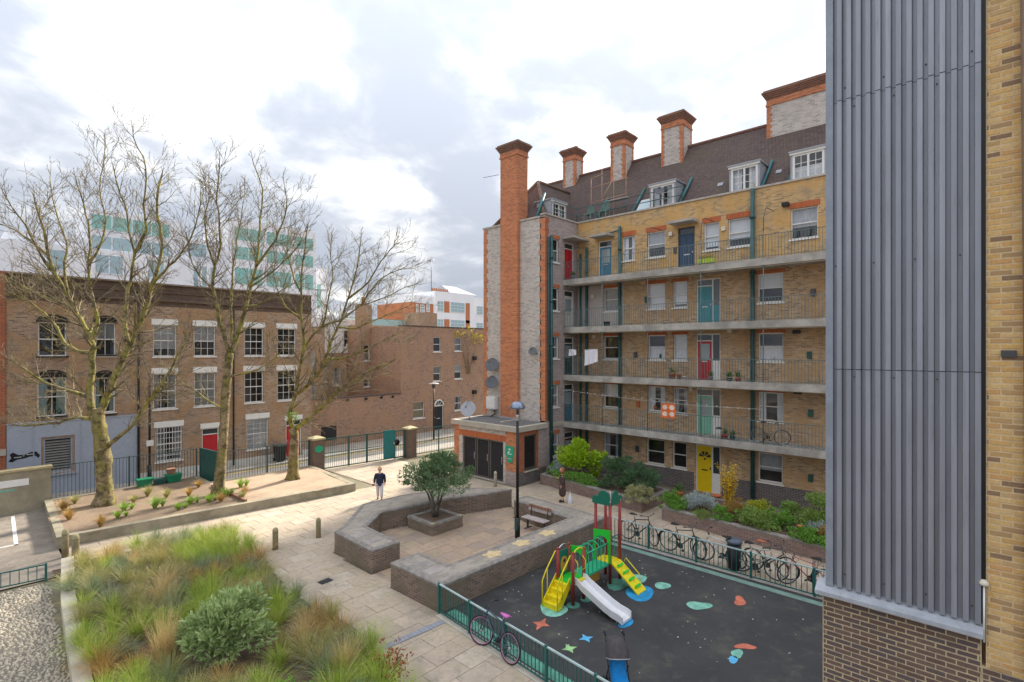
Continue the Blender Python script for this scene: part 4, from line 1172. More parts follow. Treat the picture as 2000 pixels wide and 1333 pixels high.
MB().box(TX - 0.02, TX + 0.05, 0.10, 0.145, 3.4, 15.2).build('edge_trim', BLACK, tw)
lg = MB(); lg.add([(TX - 0.17, TY + 0.13, 3.43), (TX - 0.17, 0.12, 3.43), (TX + 0.05, 0.12, 3.56), (TX + 0.05, TY + 0.13, 3.56), (TX - 0.17, TY + 0.13, 3.37), (TX - 0.17, 0.12, 3.37)], [(0, 1, 2, 3), (4, 5, 1, 0)])
lg.box(TX - 0.16, TX + 2.8, TY + 0.0, TY + 0.13, 3.37, 3.43)
lg.build('sloping_ledge', plain('lead_ledge', (0.40, 0.42, 0.46), 0.5, 0.1, var=0.12, scale=7), tw)
lt = MB(); lt.add([(TX + 0.05, TY + 0.13, 3.4301), (TX + 2.6, TY + 0.13, 3.4301), (TX + 2.6, TY - 0.002, 3.5), (TX + 0.05, TY - 0.002, 3.5)], [(0, 1, 2, 3)])
lt.build('ledge_return', MATS['lead_ledge'], tw)
# base: mortar body with single bricks laid on it
MORT = plain('buff_mortar', (0.50, 0.40, 0.25), 0.9, var=0.2, scale=10, bump=0.3)
def brickcell(name, cols_, w=0.225, h=0.075):
    t = NT(name)
    sp = t.new('ShaderNodeSeparateXYZ'); t.l.new(t.pos(), sp.inputs[0])
    row = t.math('FLOOR', t.math('DIVIDE', sp.outputs[2], h))
    u = t.math('FLOOR', t.math('ADD', t.math('DIVIDE', t.math('ADD', sp.outputs[1], 50.0), w * 0.5), row))
    # two half cells share a brick: parity follows the bond
    cell = t.math('FLOOR', t.math('MULTIPLY', u, 0.5))
    cb = t.new('ShaderNodeCombineXYZ'); t.l.new(row, cb.inputs[0]); t.l.new(cell, cb.inputs[1])
    wn_ = t.new('ShaderNodeTexWhiteNoise'); t.l.new(cb.outputs[0], wn_.inputs['Vector'])
    rp = t.new('ShaderNodeValToRGB'); rp.color_ramp.interpolation = 'CONSTANT'
    e = rp.color_ramp.elements
    e[0].position = 0; e[0].color = (*cols_[0], 1); e[1].position = 1 - 1 / len(cols_); e[1].color = (*cols_[-1], 1)
    for i, cc in enumerate(cols_[1:-1]):
        k = e.new((i + 1) / len(cols_)); k.color = (*cc, 1)
    t.l.new(wn_.outputs['Value'], rp.inputs[0])
    n = t.noise(35, 4, 0.7); n2 = t.noise(1.2, 4, 0.6)
    c = t.mix(t.mr(n, 0.35, 0.7, 0, 0.45), rp.outputs[0], tuple(x * 0.55 for x in cols_[0]))
    c = t.mix(t.mr(n2, 0.5, 0.75, 0, 0.35), c, tuple(x * 0.7 for x in cols_[-1]))
    t.color(c); t.bump(n, 0.5, 0.006); t.b.inputs['Roughness'].default_value = 0.85
    return t.m
DARKBR = brickcell('plum_brown_bricks', [(0.16, 0.105, 0.088), (0.13, 0.092, 0.086), (0.175, 0.11, 0.086), (0.145, 0.088, 0.07), (0.185, 0.125, 0.098), (0.12, 0.092, 0.092)])
YELBR = brickcell('london_stock_bricks', [(0.74, 0.47, 0.18), (0.66, 0.39, 0.14), (0.74, 0.51, 0.24), (0.55, 0.34, 0.15), (0.72, 0.45, 0.16), (0.60, 0.40, 0.20), (0.44, 0.28, 0.14), (0.70, 0.43, 0.16), (0.24, 0.15, 0.10), (0.72, 0.46, 0.19), (0.66, 0.37, 0.15), (0.72, 0.48, 0.2)])
base_wall = MB().box(TX - 0.002, TX + 2.8, 0.14, TY + 0.055, 0.0, 3.37).build('base_wall', MORT, tw)
MB().box(TX + 0.2, TX + 2.8, -3.0, 0.135, 0.0, 15.2).build('core_wall', BROWN, tw)
yel_wall = MB().box(TX - 0.002, TX + 0.195, -3.0, 0.098, 2.95, 15.2).build('yellow_wall', plain('sandy_mortar', (0.68, 0.51, 0.30), 0.9, var=0.15, scale=10, bump=0.3), tw)
low_wall = MB().box(TX - 0.002, TX + 0.195, -3.0, 0.139, 0.0, 2.95).build('lower_wall', MORT, tw)
def brick_mesh(w, h, d, mat):
    mb = MB(); c = 0.006
    y0, y1, z0, z1 = 0.0065, w - 0.0065, 0.0065, h - 0.0065
    a = [(d, y0, z0), (d, y1, z0), (d, y1, z1), (d, y0, z1)]
    b = [(-0.0, y0 + 0.0, z0), (0, y1, z0), (0, y1, z1), (0, y0, z1)]
    f = [(-c, y0 + c, z0 + c), (-c, y1 - c, z0 + c), (-c, y1 - c, z1 - c), (-c, y0 + c, z1 - c)]
    fs = [(8, 9, 10, 11)]
    for i in range(4):
        j = (i + 1) % 4
        fs += [(i, j, 4 + j, 4 + i), (4 + i, 4 + j, 8 + j, 8 + i)]
    return mb.add(a + b + f, fs)
def course_bricks(parent, mat, x, y_lo, y_hi, z0, z1, vis, limit, name='brick', w=0.225, h=0.075, d=0.03):
    full = brick_mesh(w, h, d, mat).mesh(name, mat)
    cache = {}
    cells = []
    r = round(z0 / h)
    while (r + 1) * h <= z1 + 1e-6:
        # bond lines in the same grid as the material
        off = -50.0 - r * w * 0.5
        off += 0.0
        k0 = math.floor((y_lo - off) / w)
        k = k0
        while off + k * w < y_hi - 0.02:
            a, b = max(off + k * w, y_lo), min(off + (k + 1) * w, y_hi)
            if b - a > 0.03: cells.append((a, b, r * h))
            k += 1
        r += 1
    cells.sort(key=lambda c: (not vis(c), (c[0] - 0) ** 2 + (c[2] - 7.2) ** 2))
    rest = MB(); n = 0
    for (a, b, z) in cells:
        jx = random.uniform(-0.002, 0.002)
        if n < limit and vis((a, b, z)):
            ww = round(b - a, 3)
            if abs(ww - w) < 1e-3: me = full
            else:
                if ww not in cache: cache[ww] = brick_mesh(ww, h, d, mat).mesh(name, mat)
                me = cache[ww]
            inst(name, me, parent, (x + jx, a, z)); n += 1
        else:
            m = brick_mesh(b - a, h, d, mat)
            rest.add([(v[0] + x + jx, v[1] + a, v[2] + z) for v in m.v], m.f)
    if rest.v: rest.build(name + 's', mat, parent, kind='stuff')
course_bricks(base_wall, DARKBR, TX - 0.0, 0.145, TY + 0.05, 0.9, 3.375, lambda c: c[2] > 1.5, 300)
course_bricks(yel_wall, YELBR, TX - 0.0, -1.6, 0.095, 2.95, 12.9, lambda c: c[0] > -0.45, 300)
course_bricks(low_wall, DARKBR, TX - 0.0, -1.6, 0.135, 0.9, 2.94, lambda c: c[0] > -0.6, 80)
MB().tube([(TX - 0.07, 0.115, 4.05), (TX - 0.07, 0.115, 3.3)], 0.012, 6).build('conduit', WHITE, tw)
MB().lathe((TX - 0.07, 0.115, 4.06), [(0.05, 0), (0.055, 0.03), (0.03, 0.07)], 10).build('wall_lamp', CREAM, tw)
MB().box(TX - 0.04, TX + 0.02, -0.20, -0.05, 7.1, 7.19).build('air_brick', STEELD, tw)
reveal_m = plain('brown_reveal_edge', (0.22, 0.15, 0.11), 0.6, var=0.15)  # slanted tube standing in for the wall's reveal return
MB().tube([(TX - 0.1, -0.34, 3.0), (TX - 0.1, -0.32, 7), (TX - 0.1, -0.27, 15)], 0.06, 12).build('reveal_edge_tube', reveal_m, tw)

# ------------------------------------------------------------ terrace across the street
HY_ = 34.5
def sash(p, x0, x1, z0, z1, head=True, curtain=None, bars=(3, 2), sillm=None, **k):
    w = window(p, 'y', HY_, x0, x1, z0, z1, curtain, bars=bars, sillm=sillm, **k)
    if head:
        MB().box(x0 - 0.08, x1 + 0.08, HY_ - 0.02, HY_ + 0.03, z1 + 0.002, z1 + 0.33).build('painted_lintel', WHITE, p)
    return w
hA = empty('terraced_house', (0, 0, 0), 0, 'brown terraced house with lavender painted shopfront, left of the terrace', 'house')
opA = [(3.33, 4.41, 6.86, 8.55), (5.55, 6.42, 6.86, 8.60), (3.31, 4.41, 3.88, 5.80), (5.53, 6.4, 3.88, 5.72), (3.53, 4.65, 1.05, 2.8)]
wall('wall', HOUSEB, hA, 'y', HY_, 2.2, 7.37, 0, 9.6, opA, back=6.0)
sash(hA, *opA[0], head=False, curtain=None, bars=(2, 1)); sash(hA, *opA[1], head=False, curtain=CURTG, bars=(2, 1))
sash(hA, *opA[2], head=False, curtain=CURTA, bars=(2, 1)); sash(hA, *opA[3], head=False, curtain=CURTA, bars=(2, 1))
ow = louvre('louvred_shutter', 'y', HY_, 3.53, 4.65, 1.05, 2.8, hA, step=0.13, fm=BWALL, sm=plain('grey_shutter_slat', (0.22, 0.215, 0.20), 0.6, var=0.15))
IRON = plain('black_iron', (0.02, 0.02, 0.022), 0.5, var=0.1)
for (a, b, z) in ((3.31, 4.41, 5.8), (5.53, 6.4, 5.72), (3.33, 4.41, 8.55), (5.55, 6.42, 8.6)):
    mb = MB(); m = (a + b) / 2; R = (b - a) / 2 + 0.05
    pts = [(m + R * cos(pi * i / 12), HY_ - 0.03, z + 0.02 + 0.34 * sin(pi * i / 12)) for i in range(13)]
    mb.tube(pts, 0.03, 6); mb.bar((a - 0.05, HY_ - 0.03, z + 0.03), (b + 0.05, HY_ - 0.03, z + 0.03), 0.05)
    for i in range(2, 11, 2): mb.tube([(m, HY_ - 0.03, z + 0.03), pts[i]], 0.02, 5)
    mb.box(a, b, HY_ - 0.012, HY_ - 0.002, z + 0.04, z + 0.26)
    mb.build('iron_fan_head', IRON, hA)
    MB().box(a - 0.08, b + 0.08, HY_ - 0.11, HY_ - 0.061, z - 1.98 if z < 7 else z - 1.76, z - 1.9 if z < 7 else z - 1.68).build('window_ledge', IRON, hA)
# painted front, set round the shutter
for (x0, x1, z0, z1) in ((2.22, 3.45, 0.02, 3.6), (3.45, 4.73, 0.02, 1.0), (3.45, 4.73, 2.88, 3.6), (4.73, 7.36, 0.02, 3.6)):
    MB().box(x0, x1 - 0.001, HY_ - 0.03, HY_ - 0.003, z0, z1 - 0.001).build('painted_front', BWALL, hA)
MB().box(3.4, 4.78, HY_ - 0.1, HY_ - 0.031, 0.93, 1.0).build('sill', BWALL, hA)
for x in (3.15, 4.95): MB().box(x, x + 0.04, HY_ - 0.05, HY_ - 0.031, 0.1, 3.5).build('moulding', BWALL, hA)
MB().box(2.2, 7.37, HY_ - 0.06, HY_ - 0.002, 3.6, 3.68).build('fascia_strip', BWALL, hA)
sw = MB()      # black brush-stroke sign
top = [(0, 0.28), (0.12, 0.36), (0.3, 0.22), (0.55, 0.2), (0.75, 0.3), (0.95, 0.3), (1.08, 0.1), (1.05, 0.0)]
bot = [(1.0, -0.02), (0.92, 0.1), (0.7, 0.08), (0.5, 0.02), (0.25, 0.0), (0.1, -0.1), (-0.05, -0.05), (0.06, 0.1)]
pp = [(2.32 + a, HY_ - 0.036, 1.93 + b) for a, b in top + bot]
sw.add(pp, [tuple(range(len(pp)))]); so = sw.build('brush_sign', BLACK, hA)
PALEL = plain('pale_sign_strokes', (0.55, 0.55, 0.52), 0.7, var=0.1)
for (a, b, z) in ((0.15, 0.42, 0.09), (0.46, 0.52, 0.13), (0.6, 0.86, 0.17)):
    MB().box(2.32 + a, 2.32 + b, HY_ - 0.041, HY_ - 0.037, 1.93 + z, 1.97 + z).build('lettering', PALEL, so)
def cornice(p, x0, x1, z=9.6, zt_=10.82):
    MB().box(x0, x1, HY_ + 0.0, HY_ + 0.35, z, zt_).build('parapet', HOUSED, p)
    MB().box(x0, x1, HY_ - 0.12, HY_ - 0.001, z + 0.28, z + 0.42).build('cornice', HOUSED, p)
    MB().box(x0, x1, HY_ - 0.16, HY_ + 0.4, zt_, zt_ + 0.08).build('coping', plain('weathered_coping', (0.27, 0.22, 0.18), 0.85, var=0.2), p)
    MB().box(x0, x1, HY_ - 0.06, HY_ - 0.001, z + 0.75, z + 0.82).build('string_course', HOUSED, p)
cornice(hA, 2.2, 7.37)
def house(label, x0, x1, xs, doorspan, gwin, curtains):
    h = empty('terraced_house', (0, 0, 0), 0, label, 'house')
    ops = [(a, b, 6.80, 8.58) for a, b in xs] + [(a, b, 3.85, 5.84) for a, b in xs] + [(gwin[0], gwin[1], 0.9, 2.82), (doorspan[0], doorspan[1], 0.1, 2.52)]
    wall('wall', HOUSEB, h, 'y', HY_, x0, x1, 0, 9.6, ops, back=6.0)
    for i, (a, b) in enumerate(xs):
        sash(h, a, b, 6.80, 8.58, curtain=curtains[i]); sash(h, a, b, 3.85, 5.84, bars=(3, 2), curtain=curtains[i + 2], part_curtain=0)
    w = sash(h, gwin[0], gwin[1], 0.9, 2.82, curtain=curtains[4], bars=(3, 3))
    door(h, 'y', HY_, doorspan[0], doorspan[1], 0.1, 2.52, RED, fan=0.34)
    MB().box(doorspan[0] - 0.08, doorspan[1] + 0.08, HY_ - 0.02, HY_ + 0.03, 2.525, 2.82).build('painted_lintel', WHITE, h)
    MB().box(doorspan[0] - 0.1, doorspan[1] + 0.1, HY_ - 0.45, HY_ - 0.002, 0.02, 0.1).build('door_step', STONEL, h)
    for (a, b) in ((x0, doorspan[0] - 0.02), (doorspan[1] + 0.02, x1)):
        MB().box(a, b, HY_ - 0.03, HY_ - 0.003, 0.0, 0.42).build('white_plinth', plain('dirty_white_paint', (0.62, 0.59, 0.54), 0.7, var=0.15), h)
    cornice(h, x0, x1)
    return h
hB = house('brown terraced house with barred ground window and red door, behind first tree', 7.37, 12.3, [(8.11, 9.25), (10.14, 11.29)], (10.55, 11.49), (8.23, 9.53), [BLIND, BLIND, CURTG, CURTG, CURTG])
bars_ = MB()
for i in range(9): bars_.box(8.3 + i * 0.145, 8.315 + i * 0.145, HY_ - 0.03, HY_ - 0.015, 0.92, 2.8)
for z in (1.2, 1.85, 2.5): bars_.box(8.25, 9.51, HY_ - 0.034, HY_ - 0.03, z, z + 0.03)
bars_.build('window_bars', WHITE, hB)
hC = house('brown terraced house with red door at the right end of the terrace', 12.3, 17.3, [(12.95, 14.11), (15.0, 16.22)], (15.55, 16.6), (13.08, 14.4), [None, None, None, None, CURT])
for h_, x in ((hA, 7.42), (hB, 12.28)):
    MB().tube([(x, HY_ - 0.09, 0.1), (x, HY_ - 0.09, 9.6)], 0.05, 8).build('drainpipe', IRON, h_)
hL = empty('terraced_house', (0, 0, 0), 0, 'red brick house at the far left edge beside the lavender shopfront', 'house')
MB().box(-6, 2.19, HY_ - 0.05, HY_ + 6, 0, 10.9).build('wall', REDB, hL)
MB().box(-6, 2.195, HY_ - 0.1, HY_ - 0.051, 2.2, 2.5).build('stone_band', STONEL, hL)
for hh, x0, x1 in ((hA, 2.2, 7.37), (hB, 7.37, 12.3), (hC, 12.3, 17.3)):
    MB().box(x0 + 0.02, x1 - 0.02, HY_ + 0.5, HY_ + 6, 9.6, 10.3).build('flat_roof', LEAD, hh)
# garden wall and three-storey building on the corner
gw_ = empty('garden_wall', (0, 0, 0), 0, 'tall brown brick garden wall between the terrace and the corner house', 'wall')
gwy = 36.4
wall('wall', STREETB, gw_, 'y', gwy, 17.35, 26.05, 0, 3.52)
MB().box(17.3, 26.05, gwy - 0.05, gwy + 0.4, 3.52, 3.6).build('coping', plain('dark_tile_coping', (0.10, 0.075, 0.065), 0.8, var=0.2), gw_)
for x in (21.0, 22.6, 24.0, 25.1): MB().box(x, x + 0.25, gwy - 0.03, gwy - 0.002, 3.25, 3.42).build('vent_hole', BLACK, gw_)
MB().box(19.0, 20.2, gwy - 0.04, gwy - 0.002, 0.5, 1.5).build('dark_grille', IRON, gw_)
c3 = empty('corner_house', (0, 0, 0), 0, 'plain brown three-storey brick house with black arched door', 'house')
HY_ = 36.5
c3y = 36.5
o3 = [(29.55, 30.4, 7.0, 8.3), (32.0, 32.9, 7.05, 8.28), (29.55, 30.4, 4.4, 5.7), (32.0, 32.9, 4.5, 5.75), (27.35, 28.55, 1.3, 2.72), (32.0, 32.9, 1.6, 2.9), (29.65, 30.7, 0.1, 2.7)]
wall('wall', STREETB, c3, 'y', c3y, 26.1, 42, 0, 9.15, o3, back=8.0)
for i, o in enumerate(o3[:6]):
    window(c3, 'y', c3y, *o, curtain=(None, CURTG, CURTG, CURT, CURTY, CURTG)[i])
door(c3, 'y', c3y, 29.65, 30.7, 0.1, 2.2, BLACK, fan=0.0)
MB().box(29.65, 30.7, c3y + 0.06, c3y + 0.1, 2.2, 2.7).build('fanlight', GLASS2, c3)
ar = MB(); m = 30.175
ar.tube([(m + 0.5 * cos(pi * i / 14), c3y - 0.01, 2.2 + 0.5 * sin(pi * i / 14)) for i in range(15)], 0.06, 6)
ar.box(m - 0.5, m + 0.5, c3y + 0.02, c3y + 0.055, 2.19, 2.25)
for k in (0.25, 0.5, 0.75): ar.tube([(m, c3y + 0.04, 2.22), (m + 0.48 * cos(pi * k), c3y + 0.04, 2.22 + 0.48 * sin(pi * k))], 0.02, 5)
ar.build('door_arch', WHITE, c3)
MB().box(26.1, 42, c3y - 0.04, c3y + 0.4, 9.15, 9.25).build('coping', MATS['dark_tile_coping'], c3)
for z in (3.0, 6.2): MB().box(34.2, 34.6, c3y - 0.25, c3y - 0.002, z, z + 0.35).build('wall_light', BLACK, c3)
# rear houses seen over the garden wall
rb_ = empty('rear_house', (0, 0, 0), 0, 'back of a brown brick house with white sashes above the garden wall', 'house')
ry = 41.0
ror = [(27.05, 27.9, 4.5, 6.3), (27.05, 27.9, 7.4, 9.0), (25.4, 26.0, 6.2, 7.6), (25.4, 26.0, 3.9, 4.6)]
wall('wall', STREETB, rb_, 'y', ry, 25.0, 30.3, 0, 9.35, ror, back=5.0)
for o in ror: window(rb_, 'y', ry, *o, curtain=CURTG)
MB().box(25.0, 26.2, ry - 0.01, ry + 0.8, 9.35, 11.2).build('chimney_stack', HOUSEB, rb_)
MB().lathe((25.6, ry + 0.4, 11.2), [(0.18, 0), (0.16, 0.6), (0.2, 0.65)], 10).build('chimney_pot', POT, rb_)
rw = empty('rear_extension', (0, 0, 0), 0, 'white rendered rear extension between the terrace and rear house', 'house')
OFFW = plain('off_white_render', (0.70, 0.69, 0.68), 0.8, var=0.06, scale=1)
wall('wall', OFFW, rw, 'y', 43.0, 21.5, 26.5, 6.9, 9.9, [(24.6, 25.3, 7.4, 8.9)], back=4.0)
window(rw, 'y', 43.0, 24.6, 25.3, 7.4, 8.9, CURTG)
row_ = [(22.2, 23.0, 4.4, 6.3), (23.6, 24.3, 4.0, 5.6), (24.9, 25.7, 4.2, 6.2)]
wall('wall', HOUSEB, rw, 'y', 43.0, 19.0, 26.5, 0, 6.9, row_, back=4.0)
for o in row_: window(rw, 'y', 43.0, *o, curtain=CURT)
wall('wall', HOUSEB, rw, 'y', 41.5, 18.2, 22.0, 0, 9.0, [(20.4, 21.2, 5.0, 7.0), (20.4, 21.2, 2.5, 4.3)], back=1.2)
for z in (5.0, 2.5): window(rw, 'y', 41.5, 20.4, 21.2, z, z + (2.0 if z == 5.0 else 1.8), CURT)
MB().box(18.2, 22.0, 41.48, 42.8, 9.0, 9.1).build('coping', MATS['weathered_coping'], rw)

# ------------------------------------------------------------ white modern building with teal glass, beyond the terrace
mw = empty('modern_building', (0, 0, 0), 0, 'large white modern building with teal glass bands behind the terrace', 'building')
WCL = plain('white_cladding', (0.84, 0.845, 0.87), 0.5, var=0.03, scale=0.6)
my = 62.0
def MW(x0, x1, z0, z1, y0=0, d=8, m=None, n='wall'): return MB().box(x0, x1, my + y0, my + y0 + d, z0, z1).build(n, m or WCL, mw)
def band(x0, x1, z0, z1, y0, n, m=None):
    for i in range(n):
        a = x0 + (x1 - x0) * i / n; b = x0 + (x1 - x0) * (i + 1) / n - 0.12
        w_ = MB().box(a, b, my + y0 - 0.03, my + y0 + 0.1, z0, z1).build('window', m or TEALGLASS, mw)
        MB().box(a - 0.04, b + 0.16, my + y0 - 0.06, my + y0 - 0.031, z0 - 0.08, z0).build('sill', WCL, w_)
import math as _m
MW(0.0, 21.5, 0, 16.6)
MW(9.6, 17.2, 16.6, 20.4, 0.5, 7)
MW(21.2, 31.2, 0, 21.5, -1.0, 8)
MW(4.0, 9.6, 16.6, 17.6, 1.0, 6)
MW(17.2, 21.2, 16.6, 19.0, 1.0, 6)
MW(31.2, 34.0, 0, 17.5, 1.5, 6)
band(9.8, 16.2, 18.6, 19.95, 0.5, 4, TEALGLASS)
band(9.8, 16.2, 16.75, 17.95, 0.5, 4, BLUEGLASS)
for a, b in ((6.6, 7.9), (10.0, 12.2), (14.2, 15.6)): band(a, b, 14.4, 16.1, 0, 2 if b - a > 2 else 1, BLUEGLASS)
for a in (18.2, 19.0, 19.8): band(a, a + 0.5, 13.0, 16.0, 0, 1, BLUEGLASS)
band(18.0, 19.8, 17.1, 18.5, 1.0, 1, BLUEGLASS)
for z, hh_ in ((19.2, 1.35), (17.1, 1.35), (14.4, 1.75)):
    for a, b in ((21.9, 24.9), (25.3, 28.2), (28.6, 30.9)):
        for i in range(2):
            a0, b0 = a + (b - a) * i / 2, a + (b - a) * (i + 1) / 2 - 0.1
            MB().box(a0, b0, my - 1.03, my - 0.95, z, z + hh_).build('window', TEALGLASS, mw)
band(31.6, 32.2, 12.5, 15.5, 1.5, 1); band(32.6, 33.2, 12.5, 15.5, 1.5, 1)
rd_ = empty('distant_house', (0, 0, 0), 0, 'distant white house with red roof at the far left edge', 'house')
MB().box(-4, 5.0, 75, 82, 0, 18.2).build('wall', WCL, rd_)
MB().box(-4, 2.6, 74.8, 82, 18.2, 19.4).build('roof', POT, rd_)
# red and white flats over the corner house
rf_ = empty('mansion_flats', (0, 0, 0), 0, 'orange brick and white flats rising over the corner house roof', 'building')
fy = 66.0
MB().box(49.6, 53.4, fy, fy + 10, 0, 14.6).build('brick_wall', BGRED, rf_)
MB().box(53.41, 62.0, fy - 0.4, fy + 10, 0, 16.5).build('white_wall', WCL, rf_)
MB().box(62.01, 67.0, fy + 0.6, fy + 10, 0, 16.2).build('white_wall', WCL, rf_)
MB().box(49.6, 53.4, fy - 0.05, fy - 0.001, 14.4, 15.6).build('parapet', WCL, rf_)
MB().box(49.6, 53.4, fy, fy + 8, 14.61, 15.6).build('attic_wall', WCL, rf_)
def fw(x0, x1, z0, z1, y=fy, n=2):
    w_ = MB().box(x0, x1, y - 0.08, y - 0.002, z0, z1).build('window', WHITE, rf_)
    for i in range(n):
        for j in range(3):
            a = x0 + 0.08 + (x1 - x0 - 0.16) * i / n; b = x0 + 0.08 + (x1 - x0 - 0.16) * (i + 1) / n - 0.06
            c_, d_ = z0 + 0.08 + (z1 - z0 - 0.1) * j / 3, z0 + 0.08 + (z1 - z0 - 0.1) * (j + 1) / 3 - 0.06
            MB().box(a, b, y - 0.1, y - 0.081, c_, d_).build('pane', BLUEGLASS, w_)
for z in (13.1, 10.2):
    fw(50.0, 50.4, z - 0.3, z + 1.1, n=1); fw(50.8, 51.6, z - 0.3, z + 1.1); fw(52.0, 52.6, z, z + 1.6, n=1)
    fw(53.8, 55.2, z + 0.2, z + 1.9, fy - 0.4); fw(56.6, 59.8, z + 0.2, z + 1.9, fy - 0.4, 4); fw(63.4, 65.0, z + 0.2, z + 1.7, fy + 0.6)
    MB().box(55.3, 56.4, fy - 0.45, fy - 0.405, z + 0.1, z + 1.9).build('brick_pier', BGRED, rf_)
    MB().box(60.0, 60.9, fy - 0.45, fy - 0.405, z - 1.5, z + 1.9).build('brick_pier', BGRED, rf_)
    MB().box(65.2, 67.0, fy + 0.55, fy + 0.595, z + 0.1, z + 1.8).build('brick_pier', BGRED, rf_)
rr_ = MB(); rr_.add([(57, fy, 16.5), (63, fy, 16.5), (61.5, fy + 4, 18.2), (58.5, fy + 4, 18.2), (57, fy + 8, 16.5), (63, fy + 8, 16.5)], [(0, 1, 2, 3), (3, 2, 5, 4), (0, 3, 4), (1, 5, 2)])
rr_.build('roof', LEAD, rf_)
for i in range(8): MB().lathe((53.6 + i * 0.45, fy + 0.5, 16.5), [(0.16, 0), (0.13, 0.5), (0.17, 0.55)], 8).build('chimney_pot', POT, rf_)
MB().tube([(53.8, fy + 1, 16.5), (53.8, fy + 1, 21.6)], 0.05, 5).build('aerial_mast', STEELD, rf_)
MB().tube([(53.0, fy + 1, 21.4), (54.4, fy + 1, 21.7)], 0.03, 5).build('aerial', STEELD, rf_)
gl_ = empty('glass_roofed_building', (0, 0, 0), 0, 'low pale building with green glass roof behind the corner house', 'building')
MB().box(36.5, 45.5, 60, 66, 0, 9.8).build('wall', WCL, gl_)
MB().box(36.4, 45.6, 59.8, 66, 9.8, 11.2).build('glass_roof', plain('green_glass_roof', (0.42, 0.58, 0.55), 0.2, var=0.05), gl_)
MB().box(43.6, 46.8, 57, 60, 0, 12.2).build('brick_stack', HOUSEB, gl_)
# ------------------------------------------------------------ seat walls, planters, bed walls
PAVER = plain('worn_grey_pavers', (0.33, 0.29, 0.26), 0.85, var=0.3, scale=1.6, bump=0.2)
def paver_mat():
    t = NT('seat_top_pavers')
    sp = t.new('ShaderNodeSeparateXYZ'); t.l.new(t.pos(), sp.inputs[0])
    cb = t.new('ShaderNodeCombineXYZ'); t.l.new(sp.outputs[0], cb.inputs[0]); t.l.new(sp.outputs[1], cb.inputs[1])
    b = t.new('ShaderNodeTexBrick'); t.l.new(cb.outputs[0], b.inputs['Vector']); b.offset = 0.5
    b.inputs['Color1'].default_value = (0.38, 0.315, 0.26, 1); b.inputs['Color2'].default_value = (0.25, 0.21, 0.185, 1); b.inputs['Mortar'].default_value = (0.42, 0.38, 0.31, 1)
    b.inputs['Scale'].default_value = 1; b.inputs['Brick Width'].default_value = 0.24; b.inputs['Row Height'].default_value = 0.12; b.inputs['Mortar Size'].default_value = 0.008
    n = t.noise(1.1, 5, 0.65); n2 = t.noise(14, 3, 0.6)
    c = t.mix(t.mr(n, 0.42, 0.7, 0, 0.65), b.outputs['Color'], (0.20, 0.185, 0.15))
    c = t.mix(t.mr(n2, 0.4, 0.7, 0, 0.4), c, (0.36, 0.33, 0.27))
    t.color(c); t.bump(t.math('MULTIPLY', b.outputs['Fac'], -1), 0.4, 0.01); t.b.inputs['Roughness'].default_value = 0.85
    return t.m
STOP = paver_mat()
COPB = plain('bullnose_coping_brick', (0.25, 0.225, 0.20), 0.8, var=0.3, scale=5, bump=0.2)
def seat_wall(name, poly, h, label, cat='seat wall', bm=None, cope=0.16, top=None):
    e = empty(name, (0, 0, 0), 0, label, cat)
    MB().prism(poly, -0.05, h - 0.09, top=True, bottom=False).build('brick_wall', bm or SEATB, e)
    outer = offset_poly(poly, -0.012); n = len(poly)
    ring = offset_poly(poly, 0.04); inner = offset_poly(poly, cope)
    mb = MB()
    vs = [(p[0], p[1], h - 0.088) for p in outer] + [(p[0], p[1], h - 0.03) for p in outer] + [(p[0], p[1], h) for p in ring] + [(p[0], p[1], h) for p in inner] + [(p[0], p[1], h - 0.05) for p in inner]
    fs = []
    for k in range(4):
        for i in range(n):
            j = (i + 1) % n; fs.append((k*n+i, k*n+j, (k+1)*n+j, (k+1)*n+i))
    mb.add(vs, fs).build('coping', COPB, e)
    if top: MB().add([(p[0], p[1], h - 0.008) for p in inner], [tuple(range(n))]).build('top_paving', top, e)
    return e
sa = seat_wall('seat_wall', OCT_A, 0.8, 'angled dark brick seat wall curving behind the small planter tree', top=STOP)
sb_ = seat_wall('seat_wall', OCT_B, 0.8, 'long dark brick seat wall beside the playground with yellow tiles on top', top=STOP)
MOS = plain('sandy_mosaic_tiles', (0.62, 0.47, 0.26), 0.8, var=0.2, scale=12)
for (x, y) in ((14.4, 11.53), (13.07, 11.56), (11.75, 11.6)):
    mb = MB(); pts = []
    for i in range(24):
        a = 2 * pi * i / 24; r_ = 0.27 * (1 + 0.22 * cos(5 * a))
        pts.append((x + r_ * 1.15 * cos(a), y + r_ * 0.9 * sin(a), 0.801))
    mb.add(pts, [tuple(range(24))]).build('mosaic_tile', MOS, sb_)
for (x, y) in ((9.75, 12.6), (9.75, 12.05), (9.9, 16.2), (9.9, 15.4)):
    MB().box(x - 0.3, x + 0.28, y - 0.2, y + 0.2, 0.785, 0.7965).build('paver_slab', PAVER, sa if y > 14 else sb_)
